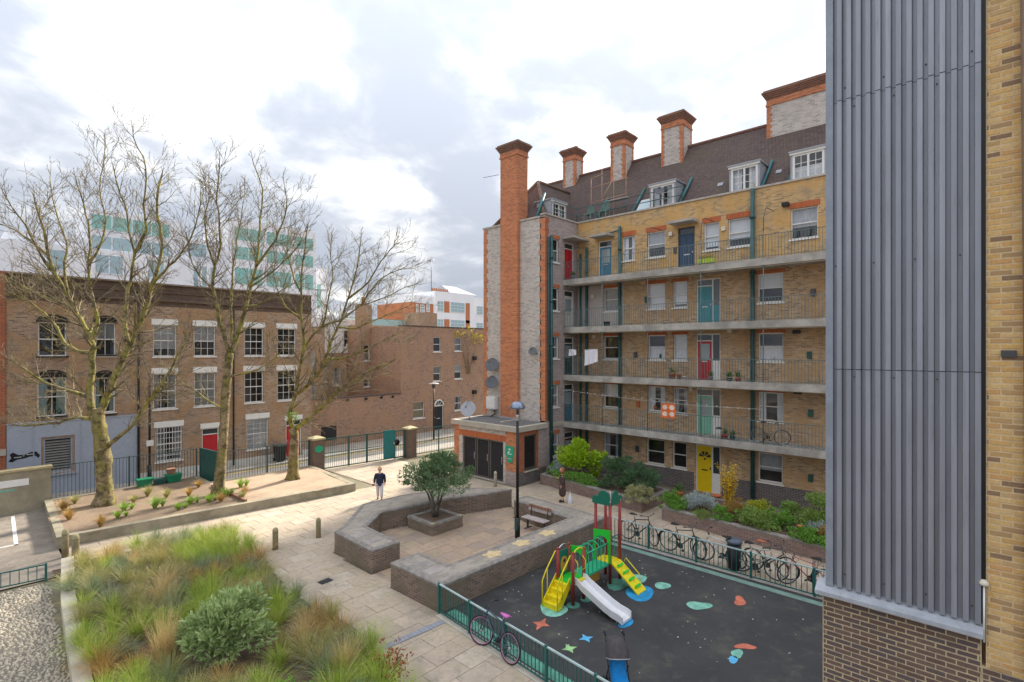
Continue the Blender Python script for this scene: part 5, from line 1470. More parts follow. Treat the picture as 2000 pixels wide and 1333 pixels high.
# square planter with clipped tree
pt = empty('square_planter', (13.6, 16.68, 0), 0, 'square dark brick planter in the seating court holding a small tree', 'planter')
sq = lambda r_: [(-r_, -r_), (r_, -r_), (r_, r_), (-r_, r_)]
MB().prism(sq(0.78), 0.0, 0.42).build('brick_wall', SEATB, pt)
mb = MB(); o_, i_ = sq(0.80), sq(0.60)
mb.add([(*p, 0.421) for p in o_] + [(*p, 0.5) for p in sq(0.785)] + [(*p, 0.5) for p in i_] + [(*p, 0.40) for p in i_], [(k*4+i, k*4+(i+1) % 4, (k+1)*4+(i+1) % 4, (k+1)*4+i) for k in range(3) for i in range(4)])
mb.build('coping', COPB, pt)
MB().add([(*p, 0.45) for p in sq(0.6)], [(0, 1, 2, 3)]).build('planter_soil', HUMUS, pt)
MOSSY = plain('yellow_lichen_stone', (0.46, 0.40, 0.22), 0.85, var=0.2)
for (x, y) in ((-0.72, -0.72), (0.72, -0.72)): MB().box(x - 0.085, x + 0.085, y - 0.085, y + 0.085, 0.501, 0.506).build('corner_stone', MOSSY, pt)
# planters along the flats
pa = seat_wall('brick_planter', [(21.8, 17.95), (20.85, 11.45), (23.5, 11.4), (24.2, 17.95)], 0.58, 'long low brick planter holding the lime green bush', 'planter', PLANTB, 0.2)
MB().prism(offset_poly([(21.8, 17.95), (20.85, 11.45), (23.5, 11.4), (24.2, 17.95)], 0.19), 0.2, 0.53).build('planter_soil', HUMUS, pa)
pb_ = seat_wall('brick_planter', [(20.6, 10.35), (20.05, 2.2), (23.5, 2.2), (23.5, 10.35)], 0.58, 'long low brick planter of mixed shrubs by the bicycle railing', 'planter', PLANTB, 0.2)
MB().prism(offset_poly([(20.6, 10.35), (20.05, 2.2), (23.5, 2.2), (23.5, 10.35)], 0.19), 0.2, 0.53).build('planter_soil', HUMUS, pb_)
# raised tree bed
BED = [(3.25, 31.5), (2.9, 24.9), (14.3, 23.85), (14.75, 28.4), (14.75, 29.5), (9.45, 29.6), (9.45, 31.6)]
bedw = empty('raised_bed', (0, 0, 0), 0, 'raised bed with low concrete kerb wall round the bare trees', 'planting bed')
n = len(BED); inn = offset_poly(BED, 0.28); BEDo = BED
ar_ = sum(BED[i][0]*BED[(i+1) % n][1]-BED[(i+1) % n][0]*BED[i][1] for i in range(n))
if ar_ < 0: BEDo = BED[::-1]
mb = MB()
vs = [(p[0], p[1], 0) for p in BEDo] + [(p[0], p[1], 0.43) for p in BEDo] + [(p[0], p[1], 0.43) for p in inn] + [(p[0], p[1], 0.2) for p in inn]
mb.add(vs, [(k*n+i, k*n+(i+1) % n, (k+1)*n+(i+1) % n, (k+1)*n+i) for k in range(3) for i in range(n)])
mb.build('kerb_wall', plain('mossy_concrete_kerb', (0.30, 0.265, 0.19), 0.9, var=0.25, scale=2, bump=0.3), bedw)
def bed_soil(name, mat, poly, z, amp, parent, res=0.35):
    xs = [p[0] for p in poly]; ys = [p[1] for p in poly]
    mb = MB(); nx = int((max(xs) - min(xs)) / res) + 1; ny = int((max(ys) - min(ys)) / res) + 1
    idx = {}
    for i in range(nx + 1):
        for j in range(ny + 1):
            x, y = min(xs) + (max(xs) - min(xs)) * i / nx, min(ys) + (max(ys) - min(ys)) * j / ny
            idx[(i, j)] = len(mb.v); mb.v.append((x, y, z + amp * mnoise.noise((x * 0.7, y * 0.7, 3.3)) + amp * 0.4 * mnoise.noise((x * 2.9, y * 2.9, 1.3))))
    for i in range(nx):
        for j in range(ny):
            cx = min(xs) + (max(xs) - min(xs)) * (i + .5) / nx; cy = min(ys) + (max(ys) - min(ys)) * (j + .5) / ny
            if inpoly(cx, cy, poly):
                mb.f.append([idx[(i, j)], idx[(i+1, j)], idx[(i+1, j+1)], idx[(i, j+1)]]); mb.sm.append(True)
    return mb.build(name, mat, parent)
bed_soil('bed_soil', SOIL, offset_poly([(3.25, 31.5), (2.9, 24.9), (9.3, 24.3), (9.45, 29.6), (9.45, 31.6)], 0.1), 0.40, 0.05, bedw)
bed_soil('bark_mulch', BARK, [(9.25, 24.45), (14.2, 23.97), (14.6, 28.4), (14.6, 29.4), (9.3, 29.5)], 0.415, 0.03, bedw)
MB().bar((9.2, 28.6, 0.47), (9.3, 24.6, 0.47), 0.09, 0.1).build('timber_edge', WOODR, bedw)
# foreground grass bed kerb
fb = empty('grass_bed', (0, 0, 0), 0, 'foreground planting bed of ornamental grasses with pale concrete kerb', 'planting bed')
kb = MB()
def strip(pts, w, z0, z1):
    for a, b in zip(pts[:-1], pts[1:]):
        d = Vector((b[0]-a[0], b[1]-a[1])).normalized(); nn = Vector((-d.y, d.x)) * w
        kb.prism([(a[0], a[1]), (b[0], b[1]), (b[0]+nn.x, b[1]+nn.y), (a[0]+nn.x, a[1]+nn.y)], z0, z1)
strip([(2.75, 22.6), (2.3, 19.0), (1.95, 14.8), (1.15, 5.0)], 0.32, -0.05, 0.34)
kb.build('kerb_wall', STONEL, fb)
k2 = MB(); kb = k2; strip([(7.35, 22.25), (2.75, 22.6)], 0.12, -0.05, 0.16); k2.build('edging', STONE, fb)
bed_soil('bed_soil', HUMUS, [(2.6, 22.4), (7.3, 22.15), (7.5, 18.6), (6.9, 15.5), (7.1, 12.0), (6.5, 9.4), (5.2, 5.0), (1.5, 5.0), (2.25, 14.8), (2.6, 19)], 0.10, 0.06, fb)

# ------------------------------------------------------------ fences and gates
def fence(name, a, b, h, label, mat=GREEN, step=0.14, bar=0.02, posts=2.4, z=0.0, top=None, gap=0.1, cat='fence', group=None):
    a, b = Vector((*a, 0)), Vector((*b, 0)); L = (b - a).length; d = (b - a) / L
    e = empty(name, (a.x, a.y, z), atan2(d.y, d.x), label, cat, group)
    MB().box(0, L, -0.022, 0.022, h - 0.03, h).build('top_rail', top or mat, e)
    MB().box(0, L, -0.018, 0.018, gap, gap + 0.03).build('bottom_rail', mat, e)
    me = MB().box(-bar / 2, bar / 2, -bar / 2, bar / 2, gap + 0.03, h - 0.03).mesh('bar', mat)
    x = step / 2
    while x < L:
        inst('bar', me, e, (x, 0, 0)); x += step
    pm_ = MB().box(-0.03, 0.03, -0.03, 0.03, 0, h + 0.02).mesh('post', mat)
    k = max(1, round(L / posts))
    for i in range(k + 1): inst('post', pm_, e, (L * i / k, 0, 0))
    return e
TG = plain('playground_rail_green', (0.02, 0.12, 0.105), 0.4, var=0.12)
RT = plain('worn_pale_rail', (0.40, 0.52, 0.51), 0.4, var=0.12)
fence('playground_railing', (9.2, 11.12), (8.55, 4.4), 0.86, 'green bar railing at the front of the playground with pink-saddled bicycle', TG, 0.118, 0.016, 1.35, top=RT, gap=0.09)
fence('playground_railing', (17.28, 10.95), (17.15, 2.1), 0.86, 'green bar railing at the back of the playground with parked bicycles', TG, 0.145, 0.018, 1.7, top=RT, gap=0.09)
MB().prism([(9.05, 11.1), (9.3, 11.1), (8.66, 4.0), (8.4, 4.0)], 0, 0.05).build('fence_kerb', STONEL, None, kind='structure')
box('fence_kerb', STONE, None, 17.13, 17.4, 2, 10.95, 0, 0.05, kind='structure')
FGREY = plain('street_fence_green_grey', (0.06, 0.10, 0.10), 0.45, var=0.15)
fence('street_railing', (3.5, 32.0), (9.45, 31.75), 1.8, 'dark street railing left of the folded-back green gate', FGREY, 0.14, 0.018, 2.6, z=0.05)
fence('street_railing', (9.95, 29.75), (14.75, 29.75), 1.8, 'dark street railing between the green gate and the first brick pillar', FGREY, 0.14, 0.018, 2.4, z=0.05)
ga = empty('open_gate', (9.6, 31.7, 0.1), -1.45, 'dark green gate leaf folded back in the street railing', 'gate')
gm = MB(); gm.box(0, 2.0, -0.03, 0.03, 1.72, 1.8); gm.box(0, 2.0, -0.03, 0.03, 0, 0.08); gm.box(0, 0.07, -0.03, 0.03, 0.08, 1.72); gm.box(1.93, 2.0, -0.03, 0.03, 0.08, 1.72); gm.box(0.07, 1.93, -0.03, 0.03, 1.25, 1.31)
gm.build('gate_frame', TEALD, ga); MB().box(0.07, 1.93, -0.01, 0.01, 0.08, 1.72).build('gate_mesh_panel', GREEN, ga)
PIL = brick('pillar_brick', (0.20, 0.13, 0.10), (0.13, 0.09, 0.08), (0.25, 0.21, 0.17), stain=0.3)
LICH = plain('lichen_cap_stone', (0.44, 0.38, 0.22), 0.85, var=0.2)
def pillar(x, y, label):
    e = empty('brick_pillar', (x, y, 0), 0, label, 'pillar')
    MB().box(-0.34, 0.34, -0.3, 0.3, 0, 1.88).build('pillar_shaft', PIL, e)
    mb = MB(); mb.box(-0.4, 0.4, -0.36, 0.36, 1.88, 1.98); mb.add([(-0.4, -0.36, 1.98), (0.4, -0.36, 1.98), (0.4, 0.36, 1.98), (-0.4, 0.36, 1.98), (-0.1, -0.05, 2.1), (0.1, -0.05, 2.1), (0.1, 0.05, 2.1), (-0.1, 0.05, 2.1)], [(0, 1, 5, 4), (1, 2, 6, 5), (2, 3, 7, 6), (3, 0, 4, 7), (4, 5, 6, 7)])
    mb.build('pillar_cap', LICH, e)
    return e
p1 = pillar(15.15, 29.6, 'brick gate pillar carrying the green oval sign')
pillar(21.35, 28.85, 'brick gate pillar right of the solid teal gate post panel')
ov = empty('oval_sign', (15.15, 29.29, 1.35), 0, 'green oval sign on the left brick gate pillar', 'sign')
MB().lathe((0, 0, 0), [(0.24, 0.0), (0.24, -0.02)], 20, 'y').xform(Matrix.Diagonal((1.1, 1, 0.85, 1))).build('sign_board', SIGNG, ov)
gt = empty('entrance_gate', (15.55, 29.45, 0.06), atan2(-0.55, 5.4), 'wide green barred entrance gate with solid teal panel and lock', 'gate')
GL = 5.45
MB().box(0, GL, -0.025, 0.025, 1.76, 1.82).build('top_rail', GREEN, gt)
MB().box(0, GL, -0.025, 0.025, 0.03, 0.09).build('bottom_rail', GREEN, gt)
MB().box(0, 3.9, -0.02, 0.02, 0.92, 0.96).build('mid_rail', GREEN, gt)
me = MB().box(-0.009, 0.009, -0.009, 0.009, 0.09, 1.76).mesh('bar', GREEN)
x = 0.12
while x < GL - 0.05:
    if not (3.9 < x < 4.7): inst('bar', me, gt, (x, 0, 0))
    x += 0.135
pm_ = MB().box(-0.035, 0.035, -0.035, 0.035, 0, 1.84).mesh('gate_post', GREEN)
for x in (0.0, 1.55, 2.75, 4.72, GL): inst('gate_post', pm_, gt, (x, 0, 0))
MB().box(3.9, 4.7, -0.03, 0.03, 0.05, 1.9).build('solid_panel', plain('teal_gate_panel', (0.02, 0.17, 0.18), 0.4, var=0.08), gt)
mb = MB(); mb.lathe((4.85, -0.05, 1.05), [(0.0, 0), (0.2, 0.0), (0.2, 0.05), (0.0, 0.05)], 14, 'y'); mb.build('lock_shield', BLACK, gt)
MB().box(4.6, 4.68, -0.06, -0.03, 0.95, 1.1).build('lock_plate', STEEL, gt)
fence('street_railing', (21.75, 28.8), (25.6, 28.6), 1.8, 'green street railing between the right gate pillar and the outbuilding', TEALD, 0.14, 0.018, 1.9, z=0.03)
# low concrete wall with stripe at left, and hoop rail
lw_ = empty('concrete_wall', (0, 0, 0), 0, 'rendered concrete boundary wall with white stripe at the left edge', 'wall')
MB().box(-12, 3.5, 31.62, 31.95, 0, 1.84).build('wall_body', plain('stained_render', (0.31, 0.27, 0.19), 0.9, var=0.2, scale=1.2, bump=0.2), lw_)
MB().box(-12, 3.55, 31.55, 32.02, 1.84, 1.93).build('coping', LICH, lw_)
MB().box(-12, 2.75, 31.6, 31.618, 1.2, 1.5).build('white_board', WHITE, lw_)
MB().box(-12, 2.3, 31.602, 31.618, 1.02, 1.1).build('green_stripe', PG, lw_)
fence('low_railing', (-1.2, 22.15), (2.28, 21.7), 0.55, 'low green railing between parking bay and pebbles at left', TG, 0.2, 0.022, 3.4)

# ------------------------------------------------------------ bollards, lamps, bench, bins
def bollard(x, y, h, r_, label, group='weathered timber bollards', mat=TIMBER):
    o = MB().lathe((0, 0, 0), [(r_, 0), (r_ * 0.98, h * 0.86), (r_ * 0.9, h * 0.94), (r_ * 0.6, h), (0.01, h + 0.01)], 10)
    e = empty('bollard', (x, y, 0.02), 0, label, 'bollard', group); o.build('bollard_post', mat, e)
    MB().lathe((0, 0, h * 0.8), [(r_ * 1.01, 0), (r_ * 1.01, 0.02)], 10).build('bollard_groove', plain('dark_timber', (0.16, 0.13, 0.08), 0.9, var=0.2), e)
bollard(8.2, 19.04, 0.78, 0.10, 'mossy timber bollard nearer the grass bed')
bollard(9.82, 19.02, 0.76, 0.09, 'mossy timber bollard nearer the angled seat wall')
bollard(3.0, 23.75, 0.95, 0.10, 'rear of two timber bollards at the raised bed corner')
bollard(3.2, 23.2, 0.85, 0.11, 'front of two timber bollards at the raised bed corner')
bollard(19.75, 19.3, 0.8, 0.085, 'pale slim bollard before the louvred doors', mat=STONEL)
st = empty('bollard_stump', (17.6, 20.1, 0.02), 0, 'short cut-off bollard stump behind the planter tree', 'bollard')
MB().lathe((0, 0, 0), [(0.13, 0), (0.13, 0.2), (0.11, 0.22)], 10).build('stump', TIMBER, st)
lp = empty('court_lamp', (14.5, 13.03, 0), 0, 'tall black lamp post with domed globe in the seating court', 'street lamp')
MB().tube([(0, 0, 0), (0, 0, 1.0)], 0.1, 12).build('lamp_base', BLACK, lp)
MB().box(-0.075, -0.098, -0.06, 0.06, 0.55, 0.95).build('access_door', GREEN, lp)
MB().tube([(0, 0, 1.0), (0, 0, 4.55)], [0.058, 0.05], 12).build('pole', BLACK, lp)
MB().lathe((0, 0, 4.55), [(0.055, 0), (0.07, 0.05), (0.055, 0.12), (0.08, 0.2), (0.06, 0.25)], 12).build('lamp_collar', STEEL, lp)
gl2 = NT('clear_globe'); gl2.n.remove(gl2.b)
tr = gl2.new('ShaderNodeBsdfTransparent'); gs = gl2.new('ShaderNodeBsdfGlossy'); gs.inputs['Roughness'].default_value = 0.05
mx = gl2.new('ShaderNodeMixShader'); mx.inputs[0].default_value = 0.12
gl2.l.new(tr.outputs[0], mx.inputs[1]); gl2.l.new(gs.outputs[0], mx.inputs[2]); gl2.l.new(mx.outputs[0], gl2.out.inputs[0])
R = 0.25
MB().lathe((0, 0, 5.02), [(0.07, -R)] + [(R * cos(radians(a)), R * sin(radians(a))) for a in range(-70, 1, 10)], 20).build('globe', gl2.m, lp)
MB().lathe((0, 0, 5.02), [(R * 1.12 * cos(radians(a)), R * 1.08 * sin(radians(a))) for a in range(0, 91, 10)], 20).build('lamp_dome', plain('blue_grey_dome', (0.22, 0.27, 0.36), 0.22, 0.6, var=0.05), lp)
MB().lathe((0, 0, 4.78), [(0.05, 0), (0.05, 0.2), (0.09, 0.24)], 10).build('lamp_holder', STEELD, lp)
s2 = empty('street_lamp', (26.9, 33.2, 0), 0, 'slim black street lamp with flat disc head before the arched door', 'street lamp')
MB().tube([(0, 0, 0), (0, 0, 4.1)], [0.07, 0.045], 8).build('pole', BLACK, s2)
MB().lathe((0, 0, 4.1), [(0.1, 0), (0.16, 0.3), (0.12, 0.34)], 12).build('lantern', STEELD, s2)
MB().lathe((0, 0, 4.44), [(0.42, 0), (0.42, 0.03), (0.1, 0.1)], 16).build('disc_head', plain('pale_disc', (0.55, 0.52, 0.48), 0.4, var=0.05), s2)
s3 = empty('street_post', (7.6, 33.0, 0), 0, 'black street post with small white plate between lavender house and barred window', 'post')
MB().tube([(0, 0, 0), (0, 0, 1.1)], 0.1, 8).build('post_base', BLACK, s3); MB().tube([(0, 0, 1.1), (0, 0, 5.6)], 0.055, 8).build('pole', BLACK, s3)
MB().box(-0.16, 0.16, -0.08, -0.06, 2.1, 2.4).build('sign_plate', WHITE, s3)
# park bench
bn = empty('park_bench', (16.05, 13.45, 0.035), 0, 'small timber park bench against the seat wall beside the lamp', 'bench')
def bslat(x0, x1, z0, z1, name, mat=WOOD): MB().box(x0, x1, -0.58, 0.58, z0, z1).build(name, mat, bn)
for i in range(3): bslat(-0.22 + i * 0.135, -0.1 + i * 0.135, 0.43, 0.465, 'seat_slat')
for i in range(2): bslat(0.24 + i * 0.012, 0.265 + i * 0.012, 0.64 + i * 0.13, 0.755 + i * 0.13, 'back_slat', WOODR if i else WOOD)
for y in (-0.42, 0.42):
    l = MB(); l.bar((-0.2, y, 0), (0.25, y, 0), 0.05, 0.04); l.bar((0, y, 0.02), (0, y, 0.43), 0.06, 0.06); l.bar((0.2, y, 0.42), (0.28, y, 0.9), 0.04, 0.04)
    l.build('leg', STEELD, bn)
# green recycling boxes by the railing
def crate(x, y, z, w, d, h, label, mat, lid=True, rz=0):
    e = empty('recycling_box', (x, y, z), rz, label, 'recycling box', 'recycling boxes by the railing')
    mb = MB(); a, b = 0.86, 1.0
    vs = [(sx * w / 2 * a, sy * d / 2 * a, 0) for sx, sy in ((-1,-1),(1,-1),(1,1),(-1,1))] + [(sx * w / 2, sy * d / 2, h) for sx, sy in ((-1,-1),(1,-1),(1,1),(-1,1))]
    mb.add(vs, [(3, 2, 1, 0), (0, 1, 5, 4), (1, 2, 6, 5), (2, 3, 7, 6), (3, 0, 4, 7)]); mb.build('box_body', mat, e)
    rm = MB(); rm.box(-w/2-0.02, w/2+0.02, -d/2-0.02, d/2+0.02, h - 0.04, h + 0.01 if not lid else h + 0.03); rm.build('lid' if lid else 'rim', mat, e)
BOXG = plain('green_recycling_plastic', (0.01, 0.20, 0.10), 0.4, var=0.08)
crate(6.95, 31.15, 0.42, 0.62, 0.42, 0.34, 'left green recycling box on the raised bed by the railing', BOXG)
crate(7.62, 31.2, 0.42, 0.5, 0.4, 0.22, 'shallow dark green box between the two recycling boxes', GREEN)
crate(8.2, 31.15, 0.42, 0.66, 0.42, 0.36, 'right green recycling box below the brown box', BOXG)
crate(8.12, 31.2, 0.82, 0.36, 0.3, 0.26, 'small brown box stacked on the right recycling box', WOODR, lid=False)
wb = empty('wheelie_bin', (14.9, 33.9, 0.02), 0, 'black wheelie bin by the right red front door', 'bin')
mb = MB(); mb.add([(-0.24, -0.26, 0.05), (0.24, -0.26, 0.05), (0.24, 0.26, 0.05), (-0.24, 0.26, 0.05), (-0.3, -0.34, 1.0), (0.3, -0.34, 1.0), (0.3, 0.34, 1.0), (-0.3, 0.34, 1.0)], [(3, 2, 1, 0), (0, 1, 5, 4), (1, 2, 6, 5), (2, 3, 7, 6), (3, 0, 4, 7), (4, 5, 6, 7)])
mb.build('bin_body', BLACK, wb); MB().box(-0.32, 0.32, -0.37, 0.38, 1.001, 1.07).build('bin_lid', STEELD, wb)
for sx in (-1, 1): MB().lathe((sx * 0.27, 0.28, 0.11), [(0.1, -0.03), (0.1, 0.03)], 10, 'x').build('bin_wheel', RUBBER, wb)
lbn = empty('litter_bin', (17.62, 6.3, 0.035), 0, 'black litter bin strapped to the back playground railing among bicycles', 'bin')
MB().lathe((0, 0, 0), [(0.19, 0), (0.2, 0.05), (0.22, 0.85)], 14).build('bin_body', BLACK, lbn)
MB().lathe((0, 0, 0.85), [(0.25, 0), (0.25, 0.06), (0.2, 0.12), (0.05, 0.14)], 14).build('bin_lid', plain('slate_bin_lid', (0.09, 0.11, 0.15), 0.4, var=0.05), lbn)

# ------------------------------------------------------------ bicycles
def ring(r_, t, n=28, m=6):
    mb = MB()
    for i in range(n):
        a = 2 * pi * i / n
        for k in range(m):
            b = 2 * pi * k / m; rr0 = r_ + t * cos(b)
            mb.v.append((rr0 * cos(a), t * sin(b), rr0 * sin(a)))
    for i in range(n):
        for k in range(m):
            mb.f.append([i*m+k, ((i+1) % n)*m+k, ((i+1) % n)*m+(k+1) % m, i*m+(k+1) % m]); mb.sm.append(True)
    return mb
TYRE = ring(0.325, 0.016).mesh('tyre', RUBBER)
_sp = MB()
for i in range(16):
    a = 2 * pi * i / 16; _sp.tube([(0.02 * cos(a + 0.4), 0.02 * (1 if i % 2 else -1), 0.02 * sin(a + 0.4)), (0.3 * cos(a), 0, 0.3 * sin(a))], 0.0022, 3, False)
SPOKE = _sp.mesh('spokes', STEEL)
def bike(loc, rz, lean, c, label, saddle=None, rim=None, grey_wheel=False, s=1.0, turn=0.0, drop=False, guard=None, basket=False):
    e = empty('bicycle', loc, rz, label, 'bicycle'); e.rotation_euler = (lean, 0, rz); e.scale = (s, s, s)
    fm = plain('bike_paint_%.2f_%.2f_%.2f' % c, c, 0.35, 0.1, var=0.05)
    RIM = ring(0.3, 0.012, 28, 5).mesh('rim', rim or STEEL)
    RW, FW = -0.5, 0.52
    for x in (RW, FW):
        w_ = empty('wheel', (x, 0, 0.345)); w_.parent = e
        if x == FW: w_.rotation_euler = (0, 0, turn)
        inst('tyre', TYRE, w_); inst('rim', RIM, w_); inst('spokes', SPOKE, w_)
        MB().lathe((0, 0, 0), [(0.022, -0.05), (0.022, 0.05)], 8, 'y').build('hub', STEEL, w_)
        if guard:
            pts = [(0.36 * cos(radians(a)), 0, 0.36 * sin(radians(a))) for a in (range(20, 190, 12) if x == RW else range(10, 150, 12))]
            MB().tube(pts, 0.02, 5).build('mudguard', guard, w_)
    seat, bb, head, headb = (-0.19, 0, 0.83), (-0.06, 0, 0.30), (0.36, 0, 0.88), (0.40, 0, 0.74)
    f = MB()
    f.tube([bb, seat], 0.016, 8); f.tube([headb, bb], 0.02, 8); f.tube([(-0.17, 0, 0.78), head], 0.017, 8); f.tube([head, headb], 0.02, 8)
    for sy in (-0.05, 0.05):
        f.tube([(-0.06, sy * 0.6, 0.30), (RW, sy, 0.345)], 0.011, 6); f.tube([(-0.175, sy * 0.4, 0.76), (RW, sy, 0.345)], 0.009, 6)
    f.build('frame', fm, e)
    fk = MB()
    for sy in (-0.05, 0.05): fk.tube([(0.405, sy * 0.6, 0.74), (0.44, sy, 0.68), (FW, sy, 0.345)], 0.012, 6)
    fk.build('fork', fm if not grey_wheel else STEEL, e)
    st_ = MB().tube([(-0.19, 0, 0.83), (-0.215, 0, 0.93)], 0.013, 6); st_.build('seat_post', STEEL, e)
    sd_ = MB()
    sd_.add([(-0.36, -0.08, 0.95), (-0.36, 0.08, 0.95), (-0.2, 0.06, 0.955), (-0.08, 0.02, 0.96), (-0.08, -0.02, 0.96), (-0.2, -0.06, 0.955),
             (-0.34, -0.06, 0.99), (-0.34, 0.06, 0.99), (-0.2, 0.045, 0.985), (-0.1, 0.012, 0.98), (-0.1, -0.012, 0.98), (-0.2, -0.045, 0.985)],
            [(5, 4, 3, 2, 1, 0), (6, 7, 8, 9, 10, 11)] + [(i, (i + 1) % 6, 6 + (i + 1) % 6, 6 + i) for i in range(6)], True)
    sd_.build('saddle', saddle or BLACK, e)
    hb = MB(); hb.tube([head, (0.34, 0, 0.99)], 0.014, 6)
    cT, sT = cos(turn), sin(turn)
    def tr_(x, y, z): return (0.36 + x * cT - y * sT, x * sT + y * cT, z)
    if drop: pts = [tr_(0.12, -0.2, 0.9), tr_(0.17, -0.2, 0.98), tr_(0.08, -0.2, 1.02), tr_(0, -0.05, 1.02), tr_(0, 0.05, 1.02), tr_(0.08, 0.2, 1.02), tr_(0.17, 0.2, 0.98), tr_(0.12, 0.2, 0.9)]
    else: pts = [tr_(-0.1, -0.29, 1.04), tr_(0.0, -0.18, 1.04), tr_(0.03, 0, 1.0), tr_(0.0, 0.18, 1.04), tr_(-0.1, 0.29, 1.04)]
    hb.tube(pts, 0.011, 6); hb.build('handlebar', STEELD, e)
    gp = MB(); gp.tube([pts[0], Vector(pts[0]).lerp(Vector(pts[1]), 0.6)], 0.017, 6); gp.tube([pts[-1], Vector(pts[-1]).lerp(Vector(pts[-2]), 0.6)], 0.017, 6); gp.build('grips', BLACK, e)
    cr = MB(); cr.lathe((-0.06, -0.05, 0.30), [(0.095, -0.004), (0.095, 0.004)], 18, 'y'); cr.tube([(-0.06, -0.07, 0.30), (0.06, -0.08, 0.19)], 0.01, 5); cr.tube([(-0.06, 0.07, 0.30), (-0.18, 0.08, 0.41)], 0.01, 5)
    co = cr.build('crank', STEELD, e)
    MB().box(0.02, 0.1, -0.17, -0.08, 0.18, 0.2).build('pedal', BLACK, co); MB().box(-0.22, -0.14, 0.08, 0.17, 0.4, 0.42).build('pedal', BLACK, co)
    ch = MB(); ch.tube([(-0.06, -0.05, 0.395), (-0.5, -0.05, 0.385)], 0.006, 4); ch.tube([(-0.06, -0.05, 0.205), (-0.5, -0.05, 0.30)], 0.006, 4); ch.build('chain', STEELD, co)
    if basket:
        bk = MB()
        for z in (0.75, 0.85, 0.95):
            bk.tube([(0.5, -0.15, z), (0.78, -0.15, z), (0.78, 0.15, z), (0.5, 0.15, z), (0.5, -0.15, z)], 0.006, 4)
        for (x, y) in ((0.5, -0.15), (0.6, -0.15), (0.7, -0.15), (0.78, -0.15), (0.78, 0), (0.78, 0.15), (0.65, 0.15), (0.5, 0.15)): bk.tube([(x, y, 0.75), (x, y, 0.95)], 0.005, 4)
        bk.build('basket', STEELD, e)
    return e
PINK = plain('pink_vinyl', (0.62, 0.16, 0.50), 0.45, var=0.05)
PINKR = plain('pale_pink_rim', (0.50, 0.24, 0.38), 0.4, 0.3, var=0.05)
BGR = pi / 2     # along +Y
bike((8.83, 8.68, 0.035), BGR - 0.09, 0.14, (0.06, 0.10, 0.14), 'dark blue bicycle with pink saddle leaning on the front playground railing', PINK, PINKR, turn=0.35, s=1.02, guard=None)
bike((17.66, 9.75, 0.035), -BGR, 0.05, (0.03, 0.03, 0.035), 'black bicycle behind the tall play tower, farthest along the back railing', turn=-0.5, s=1.05)
bike((17.62, 8.05, 0.035), -BGR - 0.03, 0.10, (0.08, 0.085, 0.09), 'grey bicycle with high silver handlebar, second along the back railing', turn=-0.3, guard=STEELD, s=1.08)
bike((17.60, 6.75, 0.035), BGR, -0.08, (0.60, 0.60, 0.58), 'white bicycle with its front wheel left of the litter bin', turn=0.25, s=1.05)
bike((17.58, 5.55, 0.035), -BGR + 0.02, 0.08, (0.46, 0.47, 0.42), 'pale bicycle just right of the litter bin', turn=0.15, s=1.05)
bike((17.92, 5.3, 0.035), -BGR - 0.05, 0.05, (0.10, 0.10, 0.11), 'dark bicycle standing behind the pale one right of the litter bin', turn=-0.1, s=1.05, saddle=TERRA)
bike((17.62, 4.15, 0.035), BGR + 0.1, -0.06, (0.55, 0.20, 0.20), 'bicycle with black drop handlebar near the tower', turn=0.7, drop=True, s=1.02)
bike((17.66, 3.2, 0.035), BGR, -0.08, (0.07, 0.08, 0.09), 'bicycle carrying the pale blue bag beside the tower', turn=0.2, basket=True, guard=STEELD)
bike((25.2, 7.45, FL[1] + 0.01), -BGR, 0.12, (0.30, 0.30, 0.31), 'silver wheeled bicycle parked on the first-floor walkway', turn=0.3, s=1.0)
bag = MB(); rb2 = random.Random(4)
for i in range(7):
    for k in range(12):
        a = 2 * pi * k / 12; t_ = pi * i / 6; q = 1 + rb2.uniform(-0.25, 0.2)
        bag.v.append((0.24 * q * sin(t_) * cos(a), 0.22 * q * sin(t_) * sin(a), 0.24 - 0.24 * q * cos(t_)))
for i in range(6):
    for k in range(12): bag.f.append([i*12+k, i*12+(k+1) % 12, (i+1)*12+(k+1) % 12, (i+1)*12+k]); bag.sm.append(True)
bag.build('plastic_bag', plain('pale_blue_plastic', (0.42, 0.56, 0.68), 0.35, var=0.15, scale=12), None, (17.62, 3.45, 0.22), label='pale blue plastic bag hung on the bicycle beside the tower', cat='bag')
# ------------------------------------------------------------ toddler climbing frame
pf = empty('climbing_frame', (0, 0, 0), 0, 'toddler climbing frame with yellow steps, silver slide and green bridge', 'climbing frame')
PRED = plain('oxblood_post_paint', (0.30, 0.035, 0.03), 0.4, var=0.1)
PYEL = plain('yellow_play_plastic', (0.78, 0.63, 0.012), 0.45, var=0.14, scale=7)
PGRN = plain('bright_green_play_panel', (0.025, 0.58, 0.045), 0.45, var=0.12, scale=7)
PTEA = plain('green_play_tube', (0.03, 0.42, 0.22), 0.35, var=0.05)
PDGR = plain('bottle_green_panel', (0.01, 0.16, 0.10), 0.4, var=0.06)
PORG = plain('ochre_play_panel', (0.55, 0.30, 0.06), 0.45, var=0.08)
SLIDE = plain('brushed_slide_steel', (0.80, 0.80, 0.82), 0.3, 0.25, var=0.05)
DZ, Z0 = 0.66, 0.034
T1 = [(12.04, 8.73), (12.57, 8.73), (12.04, 9.26), (12.57, 9.26)]
T2 = [(13.92, 8.70), (14.42, 8.66), (13.92, 9.22), (14.42, 9.18)]
PFB = lambda mb, n, m, p=None: mb.build(n, m, p or pf)
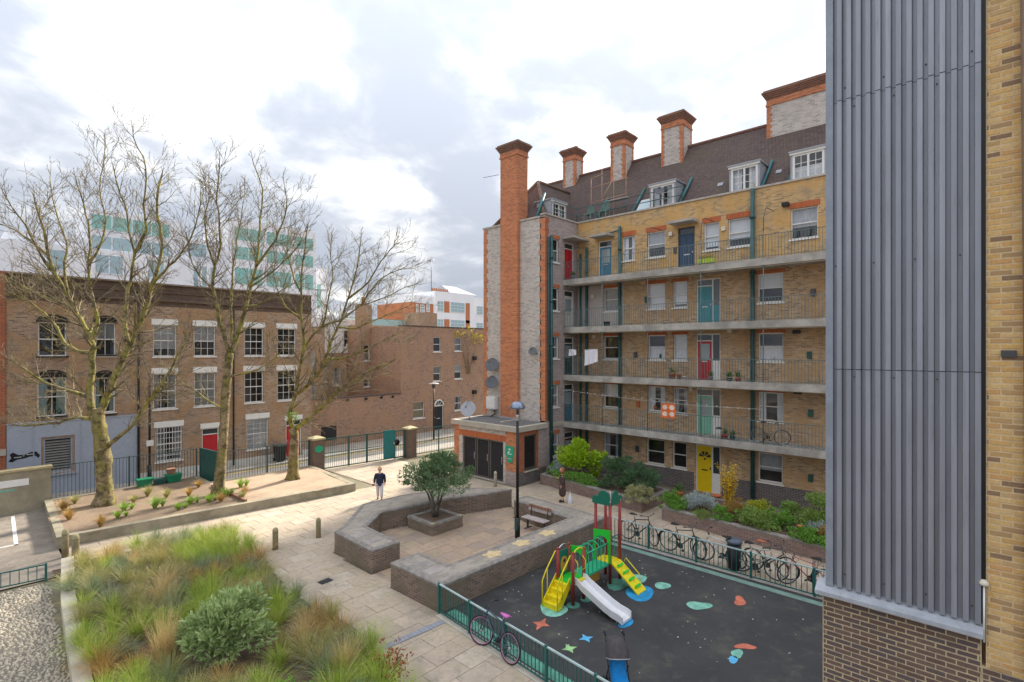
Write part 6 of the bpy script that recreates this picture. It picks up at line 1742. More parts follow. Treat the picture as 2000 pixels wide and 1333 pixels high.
for i, (x, y) in enumerate(T1 + T2):
    h = 1.48 if i < 4 else 2.5
    PFB(MB().tube([(x, y, Z0), (x, y, h)], 0.047, 12), 'post', PRED)
    PFB(MB().lathe((x, y, h), [(0.05, 0), (0.04, 0.03), (0.01, 0.045)], 12), 'post_cap', PRED if i < 4 else STEEL)
PFB(MB().box(12.0, 12.62, 8.72, 9.28, DZ - 0.05, DZ), 'deck', PGRN)
PFB(MB().box(13.9, 14.45, 8.66, 9.24, DZ - 0.05, DZ), 'deck', PYEL)
PFB(MB().box(12.63, 13.89, 8.72, 9.22, DZ - 0.06, DZ), 'bridge_deck', PTEA)
for y in (8.74, 9.2):      # bridge hoops and side rails
    PFB(MB().tube([(12.6, y, 1.28), (13.9, y, 1.28)], 0.018, 8), 'handrail', PTEA)
    for i in range(5):
        x = 12.82 + i * 0.22; PFB(MB().tube([(x, y, DZ), (x, y, 1.28)], 0.013, 6), 'rail_bar', PTEA)
for i in range(4):
    x = 12.8 + i * 0.3
    PFB(MB().tube([(x, 8.74 + 0.23 - 0.23 * cos(pi * k / 8), 1.2 + 0.22 * sin(pi * k / 8)) for k in range(9)], 0.015, 6), 'hoop', PTEA)
def arch_panel(x, y0, y1, z0, z1, name, mat):
    mb = MB(); n = 12; c = (y0 + y1) / 2; r_ = (y1 - y0) / 2 - 0.07; zc = z1 - 0.16 - r_
    for sx in (-0.015, 0.015):
        pass
    out_ = [(y0, z0), (y0, z1 + 0.06), (y1, z1 - 0.02), (y1, z0)]
    inn_ = [(c + r_, z0)] + [(c + r_ * cos(pi * k / n), zc + r_ * sin(pi * k / n)) for k in range(n + 1)] + [(c - r_, z0)]
    # build as strips between the arch and the outline
    ring_o = [(y1, z0)] + [(y1 - (y1 - y0) * k / n, (z1 - 0.02) + 0.08 * k / n) if 0 < k < n else ((y1, z1 - 0.02) if k == 0 else (y0, z1 + 0.06)) for k in range(n + 1)] + [(y0, z0)]
    m = len(inn_)
    vs = [(x - 0.012, *p) for p in inn_] + [(x - 0.012, *p) for p in ring_o] + [(x + 0.012, *p) for p in inn_] + [(x + 0.012, *p) for p in ring_o]
    fs = []
    for i in range(m - 1):
        fs += [(i, i+1, m+i+1, m+i), (2*m+i, 3*m+i, 3*m+i+1, 2*m+i+1), (i, 2*m+i, 2*m+i+1, i+1), (m+i, m+i+1, 3*m+i+1, 3*m+i)]
    PFB(mb.add(vs, fs), name, mat)
arch_panel(13.87, 8.66, 9.26, DZ, 1.62, 'arch_panel', PGRN)
arch_panel(12.62, 8.68, 9.3, 1.0, 1.45, 'arch_panel', PGRN)
# dark green play panel between the rear posts, with ochre face board
PFB(MB().box(12.08, 12.53, 9.25, 9.275, DZ, 1.38), 'play_panel', PDGR)
pb2 = MB(); pb2.lathe((12.3, 9.245, 0.98), [(0.17, 0), (0.17, -0.02)], 18, 'y'); pb2.xform(Matrix.Translation((0, 0, 0.98)) @ Matrix.Diagonal((1, 1, 1.35, 1)) @ Matrix.Translation((0, 0, -0.98)))
pbo = PFB(pb2, 'face_board', PORG)
PFB(MB().lathe((12.3, 9.222, 1.08), [(0.05, 0), (0.05, -0.008)], 12, 'y'), 'face_hole', BLACK, pbo)
PFB(MB().box(13.3, 13.8, 9.0, 9.03, 0.12, 0.56), 'under_panel', PORG)
for pts in ([(12.04, 9.26, 1.42), (12.15, 9.26, 1.52), (12.3, 9.26, 1.56), (12.45, 9.26, 1.52), (12.57, 9.26, 1.42)], [(12.04, 8.73, 1.42), (12.15, 8.73, 1.53), (12.3, 8.73, 1.57), (12.45, 8.73, 1.53), (12.57, 8.73, 1.42)]):
    PFB(MB().tube(pts, 0.017, 8), 'grab_arch', PYEL if pts[0][1] < 9 else STEEL)
for x in (12.12, 12.49): PFB(MB().tube([(x, 8.72, 1.3), (x, 8.62, 1.2), (x, 8.62, 0.98), (x, 8.72, 0.9)], 0.014, 6), 'grab_handle', PYEL)
# steps
for sy, nm in ((8.82, 'stringer'), (9.31, 'stringer')):
    mb = MB(); a = [(11.42, 0.05), (11.42, 0.2), (12.02, DZ + 0.12), (12.02, DZ - 0.16), (11.62, 0.05)]
    vs = [(p[0], sy - 0.012, p[1]) for p in a] + [(p[0], sy + 0.012, p[1]) for p in a]
    mb.add(vs, [(0, 1, 2, 3, 4), (9, 8, 7, 6, 5)] + [(i, (i+1) % 5, 5 + (i+1) % 5, 5 + i) for i in range(5)]); PFB(mb, nm, PYEL)
for i in range(4):
    x0 = 11.43 + i * 0.15; z = 0.035 + (i + 1) * DZ / 4.6
    PFB(MB().box(x0, x0 + 0.17, 8.835, 9.295, z - 0.035, z), 'step', PYEL)
    PFB(MB().box(x0, x0 + 0.015, 8.835, 9.295, z - 0.15, z - 0.036), 'riser', PYEL)
for y in (8.8, 9.33):
    PFB(MB().tube([(11.42, y, 0.05), (11.42, y, 0.75), (11.6, y, 1.0), (12.02, y, 1.42)], 0.018, 8), 'stair_rail', PYEL)
    PFB(MB().tube([(11.64, y, 0.3), (11.64, y, 1.04)], 0.014, 6), 'stair_post', PYEL)
# slide
prof = [(8.7, DZ + 0.01), (8.6, DZ), (8.45, DZ - 0.1), (7.7, 0.27), (7.45, 0.2), (7.22, 0.17), (7.12, 0.12)]
xs_ = [(12.11, 12.5), (12.1, 12.5), (12.08, 12.5), (12.03, 12.45), (12.01, 12.43), (12.0, 12.42), (12.0, 12.42)]
mb = MB(); rows = []
for (y, z), (x0, x1) in zip(prof, xs_):
    rows.append([(x0 - 0.03, y, z + 0.13), (x0, y, z + 0.13), (x0 + 0.03, y, z), (x1 - 0.03, y, z), (x1, y, z + 0.13), (x1 + 0.03, y, z + 0.13), (x1 + 0.03, y, z - 0.06), (x0 - 0.03, y, z - 0.06)])
vs = [p for r_ in rows for p in r_]; fs = []
for i in range(len(rows) - 1):
    for k in range(8): fs.append((i*8+k, i*8+(k+1) % 8, (i+1)*8+(k+1) % 8, (i+1)*8+k))
fs.append(tuple(range(8))); fs.append(tuple(range((len(rows)-1)*8, len(rows)*8)))
PFB(mb.add(vs, fs), 'slide_chute', SLIDE)
PFB(MB().box(12.13, 12.48, 8.6, 8.72, DZ + 0.012, DZ + 0.03), 'slide_lip', PYEL)
for x in (12.1, 12.33): PFB(MB().tube([(x, 7.5, 0.03), (x, 7.5, 0.2)], 0.02, 6), 'slide_leg', STEEL)
# climbing ramp with green holds
rp0, rp1 = (8.66, DZ + 0.02), (7.68, 0.06)
mb = MB(); vs = []
for (y, z), (x0, x1) in ((rp0, (13.93, 14.42)), (rp1, (13.80, 14.29))):
    vs += [(x0, y, z), (x1, y, z), (x1, y, z - 0.05), (x0, y, z - 0.05)]
mb.add(vs, [(0, 1, 5, 4), (2, 3, 7, 6), (1, 2, 6, 5), (3, 0, 4, 7), (0, 3, 2, 1), (4, 5, 6, 7)]); ramp = PFB(mb, 'ramp', PYEL)
for i in range(4):
    f_ = 0.18 + i * 0.22
    y = rp0[0] + (rp1[0] - rp0[0]) * f_; z = rp0[1] + (rp1[1] - rp0[1]) * f_ + 0.03
    cx = 14.16 - 0.12 * f_
    PFB(MB().bar((cx - 0.1, y, z), (cx + 0.14, y, z), 0.07, 0.06, (0, 0.56, 0.83)), 'ramp_hold', PGRN, ramp)
    PFB(MB().lathe((cx - 0.15, y - 0.02, z - 0.02), [(0.025, 0), (0.02, 0.03)], 8), 'ramp_bolt', PGRN, ramp)
PFB(MB().tube([(14.42, 8.5, 0.62), (14.42, 8.45, 0.75), (14.35, 7.95, 0.42), (14.34, 7.9, 0.22)], 0.016, 6), 'ramp_rail', PYEL)
# cloud-shaped crown boards on the tall posts
def cloud(axis, c, lo, hi, z0, z1):
    """two-lobed board: a tall lobe beside the inner post, a low one outside"""
    n = 36; pts = []; H2 = z1 - z0
    for i in range(n + 1):
        u = i / n
        big = 1 - ((u - 0.32) / 0.34) ** 2; small = 1 - ((u - 0.78) / 0.26) ** 2
        z = max(0.45 + 0.55 * sqrt(big) if big > 0 else 0, 0.2 + 0.36 * sqrt(small) if small > 0 else 0, 0.2)
        pts.append((lo + (hi - lo) * u, z0 + H2 * z))
    prof2 = [(lo, z0)] + pts + [(hi, z0)]
    m = len(prof2); mb = MB()
    vs = [P3(axis, c, p[0], -0.014, p[1]) for p in prof2] + [P3(axis, c, p[0], 0.014, p[1]) for p in prof2]
    mb.add(vs, [tuple(range(m)), tuple(range(2*m-1, m-1, -1))] + [(i, (i+1) % m, m + (i+1) % m, m + i) for i in range(m)])
    PFB(mb, 'crown_board', PDGR)
cloud('x', 13.86, 8.68, 9.30, 2.42, 2.86)
cloud('y', 8.64, 13.92, 14.50, 2.42, 2.86)
PFB(MB().tube([(13.9, 8.67, 2.52), (13.91, 8.66, 2.66), (13.9, 8.67, 2.75), (13.88, 8.68, 2.88)], 0.012, 5), 'crown_edge', WHITE)
for y in (8.66, 9.2):
    PFB(MB().tube([(13.92, y, 1.35), (14.05, y, 1.45), (14.3, y, 1.45), (14.42, y, 1.35)], 0.016, 6), 'tower_rail', TEALD)
    for x in (14.05, 14.17, 14.3): PFB(MB().tube([(x, y, DZ), (x, y, 1.45)], 0.012, 6), 'tower_bar', PTEA) if y > 9 else None
for i in range(4): PFB(MB().tube([(14.44, 8.75 + i * 0.12, DZ), (14.44, 8.75 + i * 0.12, 1.35)], 0.012, 6), 'tower_bar', PTEA)

# ------------------------------------------------------------ pushchair at the railing
pc = empty('pushchair', (9.62, 5.82, 0.035), 0.75, 'blue seated pushchair with black hood by the front railing', 'pushchair')
PB_ = plain('bright_blue_fabric', (0.005, 0.24, 0.62), 0.7, var=0.12, scale=9)
HOOD = plain('charcoal_hood_fabric', (0.07, 0.06, 0.065), 0.85, var=0.2, scale=9)
fr = MB()
for sy in (-0.2, 0.2):
    fr.tube([(-0.35, sy, 0.08), (0.0, sy, 0.5), (0.28, sy, 0.92), (0.34, sy, 1.0)], 0.013, 6)
    fr.tube([(0.3, sy, 0.08), (0.0, sy, 0.5), (-0.1, sy, 0.62)], 0.012, 6)
fr.tube([(-0.3, -0.2, 0.14), (-0.3, 0.2, 0.14)], 0.011, 6); fr.tube([(0.28, -0.2, 0.12), (0.28, 0.2, 0.12)], 0.011, 6)
fr.build('frame', BLACK, pc)
for sy in (-0.2, 0.2):
    MB().tube([(0.34, sy, 1.0), (0.40, sy, 1.05), (0.46, sy, 1.04), (0.50, sy * 0.98, 0.97)], 0.018, 8).build('handle', BLACK, pc)
    for x in (-0.35, 0.3):
        for dy in (-0.03, 0.03): MB().lathe((x, sy + dy, 0.08), [(0.05, -0.012), (0.08, -0.01), (0.08, 0.01), (0.05, 0.012)], 12, 'y').build('wheel', RUBBER, pc)
seat_ = MB(); n = 8; prf = [(-0.42, 0.24), (-0.36, 0.36), (-0.14, 0.36), (-0.06, 0.4), (0.06, 0.62), (0.2, 0.88)]
vs = []
for (x, z) in prf:
    for k in range(5):
        u = -0.17 + 0.34 * k / 4; vs.append((x, u, z + 0.03 * (abs(u) / 0.17) ** 2))
nb = len(vs); vs += [(v[0] + 0.02, v[1], v[2] - 0.03) for v in vs]
fs = []
for i in range(len(prf) - 1):
    for k in range(4):
        q = (i*5+k, i*5+k+1, (i+1)*5+k+1, (i+1)*5+k); fs.append(q); fs.append(tuple(nb + j for j in q[::-1]))
for i in range(len(prf) - 1):
    for k in (0, 4): fs.append((i*5+k, (i+1)*5+k, nb+(i+1)*5+k, nb+i*5+k))
seat_.add(vs, fs, True); seat_.build('seat', PB_, pc)
hd = MB(); vs = []
for i in range(8):      # folding hood: a fan of arcs pivoting at the sides
    a = radians(28 + i * 18)
    for k in range(9):
        t_ = pi * k / 8
        rr_ = 0.42 * sin(t_) ** 0.45 if 0 < k < 8 else 0.0
        vs.append((0.14 + rr_ * cos(a) - 0.04, -0.23 * cos(t_), 0.66 + rr_ * sin(a)))
hd.add(vs, [(i*9+k, i*9+k+1, (i+1)*9+k+1, (i+1)*9+k) for i in range(7) for k in range(8)], True)
hd.build('hood', HOOD, pc)
MB().tube([vs[63 + k] for k in range(9)], 0.012, 5).build('hood_rim', plain('grey_piping', (0.35, 0.36, 0.38), 0.6, var=0.05), pc)

# ------------------------------------------------------------ people
def figure(name, mat, parent, nodes, edges, sub=2):
    """continuous skinned surface over a joint skeleton: nodes = [(x,y,z,r)]"""
    me = bpy.data.meshes.new(name); me.from_pydata([n_[:3] for n_ in nodes], edges, []); me.materials.append(mat)
    o = bpy.data.objects.new(name, me); link(o, parent)
    me.skin_vertices.new() if hasattr(me.skin_vertices, 'new') and len(me.skin_vertices) == 0 else None
    md = o.modifiers.new('skin', 'SKIN'); md.use_smooth_shade = True; md.branch_smoothing = 0.4
    if len(me.skin_vertices) == 0:
        bpy.context.view_layer.objects.active = o; o.select_set(True); bpy.ops.object.mode_set(mode='EDIT'); bpy.ops.object.mode_set(mode='OBJECT'); o.select_set(False)
    for i, n_ in enumerate(nodes):
        r_ = n_[3]
        me.skin_vertices[0].data[i].radius = r_ if isinstance(r_, tuple) else (r_, r_)
    me.skin_vertices[0].data[0].use_root = True
    sb2 = o.modifiers.new('sub', 'SUBSURF'); sb2.levels = sub; sb2.render_levels = sub
    return o
SKIN = plain('skin', (0.62, 0.36, 0.24), 0.55, var=0.06)
NAVYC = plain('navy_coat_cloth', (0.018, 0.025, 0.055), 0.8, var=0.15, scale=9)
PALET = plain('pale_trouser_cloth', (0.60, 0.54, 0.56), 0.85, var=0.08, scale=9)
MUST = plain('mustard_hood_cloth', (0.55, 0.30, 0.05), 0.85, var=0.15, scale=9)
HAIRB = plain('brown_hair', (0.12, 0.06, 0.03), 0.6, var=0.2)
HAIRR = plain('auburn_hair', (0.40, 0.10, 0.035), 0.55, var=0.25, scale=20)
BROWNC = plain('brown_coat_cloth', (0.085, 0.055, 0.048), 0.85, var=0.3, scale=10)
def hand(parent, base, d, side, s=1.0):
    """palm and five bent fingers hanging along d"""
    base, d = Vector(base), Vector(d).normalized(); fwd = Vector((-1, 0, 0)) - d * Vector((-1, 0, 0)).dot(d); fwd.normalize()
    m = MB(); palm = base + d * 0.05 * s
    m.tube([base, base + d * 0.03 * s, palm + d * 0.03 * s], [0.02 * s, 0.032 * s, 0.03 * s], 8)
    for i, L in enumerate((0.065, 0.075, 0.07, 0.055)):
        q = palm + d * 0.025 * s + fwd * (0.022 - 0.015 * i) * s
        m.tube([q, q + d * L * 0.5 * s, q + d * L * 0.85 * s + Vector((0, side * 0.02, 0)) * s, q + d * L * s + Vector((0, side * 0.035, 0)) * s], [0.0085 * s, 0.008 * s, 0.007 * s, 0.005 * s], 6)
    q = palm + fwd * 0.025 * s - d * 0.02 * s
    m.tube([q, q + fwd * 0.02 * s + d * 0.02 * s, q + fwd * 0.025 * s + d * 0.05 * s], [0.011 * s, 0.0095 * s, 0.006 * s], 6)
    return m.build('hand', SKIN, parent)
def head(parent, c, r_, hairm, face_dir=-1, hood=None, long_hair=False):
    c = Vector(c); m = MB(); n, k_ = 12, 16
    for i in range(n + 1):
        t_ = pi * i / n
        for k in range(k_):
            a = 2 * pi * k / k_
            x, y, z = sin(t_) * cos(a), sin(t_) * sin(a), cos(t_)
            jaw = 1 - 0.22 * max(0, -z) ** 1.3
            nose = 0.16 * math.exp(-((z + 0.12) ** 2) / 0.03 - (y ** 2) / 0.02) if x * face_dir > 0 else 0
            brow = -0.06 * math.exp(-((z - 0.08) ** 2) / 0.01 - ((abs(y) - 0.35) ** 2) / 0.02) if x * face_dir > 0 else 0
            m.v.append((c.x + r_ * x * (0.98 + nose + brow) * (1 if x * face_dir > 0 else 1.05), c.y + r_ * 0.82 * y * jaw, c.z + r_ * 1.22 * z))
    for i in range(n):
        for k in range(k_): m.f.append([i*k_+k, (i+1)*k_+k, (i+1)*k_+(k+1) % k_, i*k_+(k+1) % k_]); m.sm.append(True)
    for sy in (-1, 1): m.lathe((c.x, c.y + sy * r_ * 0.82, c.z - 0.01), [(0.028, -0.012), (0.03, 0.0), (0.02, 0.012)], 8, 'y')
    h = m.build('head', SKIN, parent)
    ey = MB()
    for sy in (-1, 1): ey.lathe((c.x + face_dir * r_ * 0.90, c.y + sy * r_ * 0.33, c.z + 0.012), [(0.013, -0.006), (0.013, 0.006)], 8, 'x')
    ey.build('eyes', BLACK, h)
    mo = MB(); mo.box(c.x + face_dir * r_ * 0.86, c.x + face_dir * r_ * 0.93, c.y - 0.024, c.y + 0.024, c.z - r_ * 0.62, c.z - r_ * 0.54); mo.build('mouth', plain('lip', (0.40, 0.13, 0.11), 0.5, var=0), h)
    hm = MB()
    for i in range(10):
        t_ = pi * 0.95 * i / 9
        for k in range(k_):
            a = 2 * pi * k / k_
            x, y, z = sin(t_) * cos(a), sin(t_) * sin(a), cos(t_)
            if x * face_dir > 0.35 and z < 0.62: x = 0.35 * face_dir
            low = (2.0 if long_hair else 1.24) if z < 0 else 1.3
            hm.v.append((c.x + r_ * 1.13 * x - face_dir * 0.012, c.y + r_ * 0.96 * y, c.z + r_ * low * z + 0.005))
    for i in range(9):
        for k in range(k_): hm.f.append([i*k_+k, (i+1)*k_+k, (i+1)*k_+(k+1) % k_, i*k_+(k+1) % k_]); hm.sm.append(True)
    hm.build('hood' if hood else 'hair', hood or hairm, parent)
# walker in a navy coat; local -X is the way she faces
pw = empty('person', (14.27, 21.65, 0.03), 0.95, 'person in navy coat, pale trousers and mustard hood walking on the paving', 'person')
H_ = 1.0
figure('body', SKIN, pw, [(0, 0, 0.82, 0.1), (0, 0, 1.0, 0.1), (0, 0, 1.2, (0.13, 0.09)), (0, 0, 1.3, 0.05), (0, 0, 1.38, 0.045), (0, -0.09, 0.78, 0.08), (-0.12, -0.09, 0.45, 0.055), (-0.14, -0.09, 0.09, 0.035), (-0.24, -0.09, 0.04, 0.03), (0, 0.09, 0.78, 0.08), (0.02, 0.09, 0.45, 0.055), (0.16, 0.09, 0.12, 0.035), (0.08, 0.09, 0.04, 0.03),
    (0, -0.17, 1.23, 0.05), (0.04, -0.21, 0.99, 0.04), (-0.03, -0.23, 0.76, 0.03), (0, 0.17, 1.23, 0.05), (0.0, 0.22, 0.99, 0.04), (-0.1, 0.23, 0.78, 0.03)],
    [(0, 1), (1, 2), (2, 3), (3, 4), (0, 5), (5, 6), (6, 7), (7, 8), (0, 9), (9, 10), (10, 11), (11, 12), (2, 13), (13, 14), (14, 15), (2, 16), (16, 17), (17, 18)])
figure('coat', NAVYC, pw, [(0, 0, 0.90, (0.15, 0.19)), (0, 0, 0.66, (0.165, 0.215)), (0, 0, 1.08, (0.135, 0.18)), (0, 0, 1.24, (0.12, 0.17)), (0, 0, 1.31, 0.08), (0, -0.18, 1.22, 0.075), (0.04, -0.23, 0.99, 0.062), (-0.02, -0.25, 0.80, 0.052), (0, 0.18, 1.22, 0.075), (0.0, 0.24, 0.99, 0.062), (-0.08, 0.25, 0.82, 0.052)],
    [(0, 1), (0, 2), (2, 3), (3, 4), (3, 5), (5, 6), (6, 7), (3, 8), (8, 9), (9, 10)])
figure('trousers', PALET, pw, [(0, 0, 0.80, 0.13), (0, -0.09, 0.72, 0.105), (-0.12, -0.09, 0.45, 0.085), (-0.14, -0.09, 0.12, 0.07), (0, 0.09, 0.72, 0.105), (0.02, 0.09, 0.45, 0.085), (0.16, 0.09, 0.14, 0.07)], [(0, 1), (1, 2), (2, 3), (0, 4), (4, 5), (5, 6)])
for (x, y, z) in ((-0.16, -0.09, 0.02), (0.14, 0.09, 0.03)):
    m = MB(); m.tube([(x + 0.07, y, z + 0.03), (x, y, z + 0.05), (x - 0.1, y, z + 0.03), (x - 0.15, y, z + 0.022)], [0.03, 0.045, 0.04, 0.02], 8); m.build('shoe', BLACK, pw)
hand(pw, (-0.03, -0.24, 0.80), (-0.1, 0, -1), 1); hand(pw, (-0.1, 0.24, 0.83), (-0.2, 0, -1), -1)
head(pw, (-0.01, 0, 1.46), 0.1, HAIRB, hood=MUST)
MB().box(-0.06, -0.02, 0.26, 0.34, 0.70, 0.78).build('phone', BLACK, pw)
# woman with auburn hair in a long brown coat, seen from the side
pw2 = empty('person', (19.85, 15.0, 0.03), -0.9, 'person with auburn hair in long brown coat beside the lime bush planter', 'person')
figure('body', SKIN, pw2, [(0, 0, 0.84, 0.1), (0, 0, 1.02, 0.1), (0, 0, 1.22, (0.12, 0.09)), (0, 0, 1.33, 0.05), (-0.01, 0, 1.41, 0.045), (0, -0.09, 0.78, 0.08), (-0.02, -0.09, 0.45, 0.055), (0.0, -0.09, 0.07, 0.035), (-0.1, -0.09, 0.04, 0.03), (0, 0.09, 0.78, 0.08), (0.0, 0.09, 0.45, 0.055), (0.02, 0.09, 0.07, 0.035), (-0.08, 0.09, 0.04, 0.03),
    (0, -0.17, 1.25, 0.05), (0.03, -0.22, 1.0, 0.04), (-0.06, -0.22, 0.8, 0.03), (0, 0.17, 1.25, 0.05), (-0.06, 0.2, 1.03, 0.04), (-0.22, 0.16, 1.1, 0.03)],
    [(0, 1), (1, 2), (2, 3), (3, 4), (0, 5), (5, 6), (6, 7), (7, 8), (0, 9), (9, 10), (10, 11), (11, 12), (2, 13), (13, 14), (14, 15), (2, 16), (16, 17), (17, 18)])
figure('coat', BROWNC, pw2, [(0, 0, 0.92, (0.15, 0.19)), (0, 0, 0.6, (0.18, 0.22)), (0, 0, 0.22, (0.2, 0.23)), (0, 0, 1.1, (0.14, 0.18)), (0, 0, 1.26, (0.12, 0.17)), (0, 0, 1.34, 0.075), (0, -0.18, 1.24, 0.075), (0.03, -0.24, 1.0, 0.062), (-0.05, -0.24, 0.84, 0.052), (0, 0.18, 1.24, 0.075), (-0.06, 0.22, 1.03, 0.062), (-0.18, 0.18, 1.08, 0.052)],
    [(0, 1), (1, 2), (0, 3), (3, 4), (4, 5), (4, 6), (6, 7), (7, 8), (4, 9), (9, 10), (10, 11)])
for y in (-0.09, 0.09):
    m = MB(); m.tube([(0.07, y, 0.05), (0, y, 0.07), (-0.1, y, 0.05), (-0.16, y, 0.03)], [0.035, 0.045, 0.04, 0.02], 8); m.build('boot', BLACK, pw2)
hand(pw2, (-0.06, -0.23, 0.83), (-0.2, 0, -1), 1); hand(pw2, (-0.2, 0.17, 1.09), (-1, 0, 0.3), -1)
head(pw2, (-0.02, 0, 1.5), 0.1, HAIRR, long_hair=True)
bg2 = empty('carrier_bag', (19.95, 14.62, 0.035), 0.3, 'white carrier bag on the paving beside the auburn-haired person', 'bag')
m = MB(); rows = [(0.13, 0.10, 0.0), (0.15, 0.11, 0.12), (0.13, 0.09, 0.28), (0.08, 0.05, 0.4), (0.05, 0.03, 0.48)]
for (a, b, z) in rows:
    for k in range(12): t_ = 2 * pi * k / 12; q = 1 + 0.1 * sin(5 * t_ + z * 9); m.v.append((a * cos(t_) * q, b * sin(t_) * q, z))
for i in range(4):
    for k in range(12): m.f.append([i*12+k, i*12+(k+1) % 12, (i+1)*12+(k+1) % 12, (i+1)*12+k]); m.sm.append(True)
m.build('bag_body', plain('white_plastic', (0.74, 0.74, 0.82), 0.4, var=0.05), bg2)
MB().tube([(-0.04, 0, 0.47), (-0.03, 0, 0.56), (0.03, 0, 0.56), (0.04, 0, 0.47)], 0.008, 5).build('bag_handles', WHITE, bg2)

# ------------------------------------------------------------ things on the walkways
def cloth(name, mat, y0, y1, z0, z1, x, label, cat, seed, slant=0.0, hem=0.0):
    mb = MB(); nu, nv = 18, 12; rd2 = random.Random(seed); ph = rd2.uniform(0, 6)
    for i in range(nu + 1):
        for j in range(nv + 1):
            u, v = i / nu, j / nv
            zz2 = z1 + slant * u - (z1 - z0 + hem * u) * v
            mb.v.append((x + 0.03 * sin(u * 17 + ph) * v + 0.015 * sin(u * 7 + v * 4), y0 + (y1 - y0) * u, zz2))
    for i in range(nu):
        for j in range(nv): a = i*(nv+1)+j; mb.f.append([a, a+nv+1, a+nv+2, a+1]); mb.sm.append(True)
    return mb.build(name, mat, None, label=label, cat=cat)
LIN = plain('white_linen', (0.78, 0.77, 0.84), 0.9, var=0.05)
ln = MB().tube([(24.5, 18.45, FL[2] + 1.55), (24.5, 16.8, FL[2] + 1.47), (24.5, 15.86, FL[2] + 1.52)], 0.006, 4).build('washing_line', STEELD, None, label='thin washing line along the second-floor walkway', cat='washing line')
cloth('hanging_shirt', LIN, 17.55, 18.05, FL[2] + 1.2, FL[2] + 1.53, 24.49, 'small white shirt hung on the second-floor walkway near the corner', 'laundry', 3, 0.0, 0.05)
cloth('hanging_sheet', LIN, 16.95, 16.1, FL[2] + 0.6, FL[2] + 1.5, 24.49, 'white sheet hung over the second-floor walkway railing', 'laundry', 5, 0.05, -0.2)
def towel_mat():
    t = NT('orange_flower_towel')
    sp = t.new('ShaderNodeSeparateXYZ'); t.l.new(t.pos(), sp.inputs[0])
    def tri(o_, per, off):
        return t.math('PINGPONG', t.math('ADD', o_, off), per)
    a = t.math('MULTIPLY', t.math('SUBTRACT', t.math('FRACT', t.math('MULTIPLY', t.math('SUBTRACT', sp.outputs[1], 11.60), 1 / 0.36)), 0.5), 1.0)
    b = t.math('MULTIPLY', t.math('SUBTRACT', t.math('FRACT', t.math('MULTIPLY', t.math('SUBTRACT', sp.outputs[2], FL[1] + 0.86), 1 / 0.33)), 0.5), 1.0)
    r_ = t.math('SQRT', t.math('ADD', t.math('MULTIPLY', a, a), t.math('MULTIPLY', b, b)))
    c = t.mix(t.mr(r_, 0.33, 0.40, 1, 0), (0.72, 0.16, 0.04), (0.82, 0.66, 0.56))
    t.color(c); t.b.inputs['Roughness'].default_value = 0.9
    return t.m
cloth('hanging_towel', towel_mat(), 11.58, 12.34, FL[1] + 0.82, FL[1] + 1.55, 24.49, 'orange towel with four pale circles hung on the first-floor walkway', 'laundry', 8, 0.0, 0.0)
bl = empty('string_lights', (0, 0, 0), 0, 'string of small bulbs along the first-floor walkway', 'string lights')
MB().tube([(24.5, 18.3, FL[1] + 1.9), (24.5, 15.86, FL[1] + 1.72), (24.5, 13.13, FL[1] + 1.62), (24.5, 10.35, FL[1] + 1.55), (24.5, 7.54, FL[1] + 1.6)], 0.006, 4).build('cable', WHITE, bl)
for i in range(22):
    y = 18.2 - i * 0.48; MB().lathe((24.5, y, FL[1] + 1.9 - 0.30 * i / 22 - 0.06), [(0.012, 0.03), (0.022, 0), (0.01, -0.025)], 6).build('bulb', WHITE, bl)
def pot(x, y, z, r_, h, mat, label, plant=None, cat='flower pot'):
    e = empty('flower_pot', (x, y, z), 0, label, cat, 'pots on the walkways')
    MB().lathe((0, 0, 0), [(r_ * 0.7, 0), (r_, h * 0.85), (r_ * 1.08, h * 0.86), (r_ * 1.08, h)], 12).build('pot_body', mat, e)
    MB().lathe((0, 0, h - 0.02), [(r_ * 0.9, 0), (0.01, 0.005)], 12).build('pot_soil', HUMUS, e)
    if plant:
        m_ = MB(); rd2 = random.Random(int(y * 100))
        for i in range(60):
            a, b = rd2.uniform(0, 6.28), rd2.uniform(0.2, 1.4); L = rd2.uniform(0.1, 0.3) * r_ / 0.14
            d = Vector((cos(a) * cos(b), sin(a) * cos(b), sin(b))); p = Vector((0, 0, h)) + d * L * 0.4; w_ = d.cross(Vector((0, 0, 1))).normalized() * 0.025
            m_.add([p, p + d * L * 0.5 + w_, p + d * L, p + d * L * 0.5 - w_], [(0, 1, 2, 3)])
        m_.build('leaves', plant, e)
LEAFG = leafmat('pot_plant_leaf', (0.06, 0.14, 0.03), (0.12, 0.22, 0.05))
GREYP = plain('grey_glazed_pot', (0.3, 0.31, 0.32), 0.4, var=0.1)
pot(24.95, 11.98, FL[2], 0.17, 0.32, TERRA, 'large orange pot left of the red door on the second floor', LEAFG)
pot(24.95, 11.60, FL[2], 0.12, 0.3, TERRA, 'smaller terracotta pot just left of the red door')
pot(24.95, 11.33, FL[2], 0.11, 0.2, WHITE, 'white pot beside the red door frame')
pot(24.95, 10.02, FL[2], 0.12, 0.22, GREYP, 'grey pot with leaves right of the red door', LEAFG)
pot(24.95, 9.15, FL[2], 0.13, 0.2, TEALD, 'teal pot with plants, left in the row right of the red door', LEAFG)
pot(24.95, 8.75, FL[2], 0.13, 0.2, RED, 'red pot in the row right of the red door', LEAFG)
pot(24.95, 9.35, FL[1], 0.13, 0.22, RED, 'red pot on the first-floor walkway left of the bicycle', LEAFG)
pot(24.95, 9.0, FL[1], 0.12, 0.22, TEALD, 'dark pot with tall leaves on the first-floor walkway beside the bicycle', LEAFG)
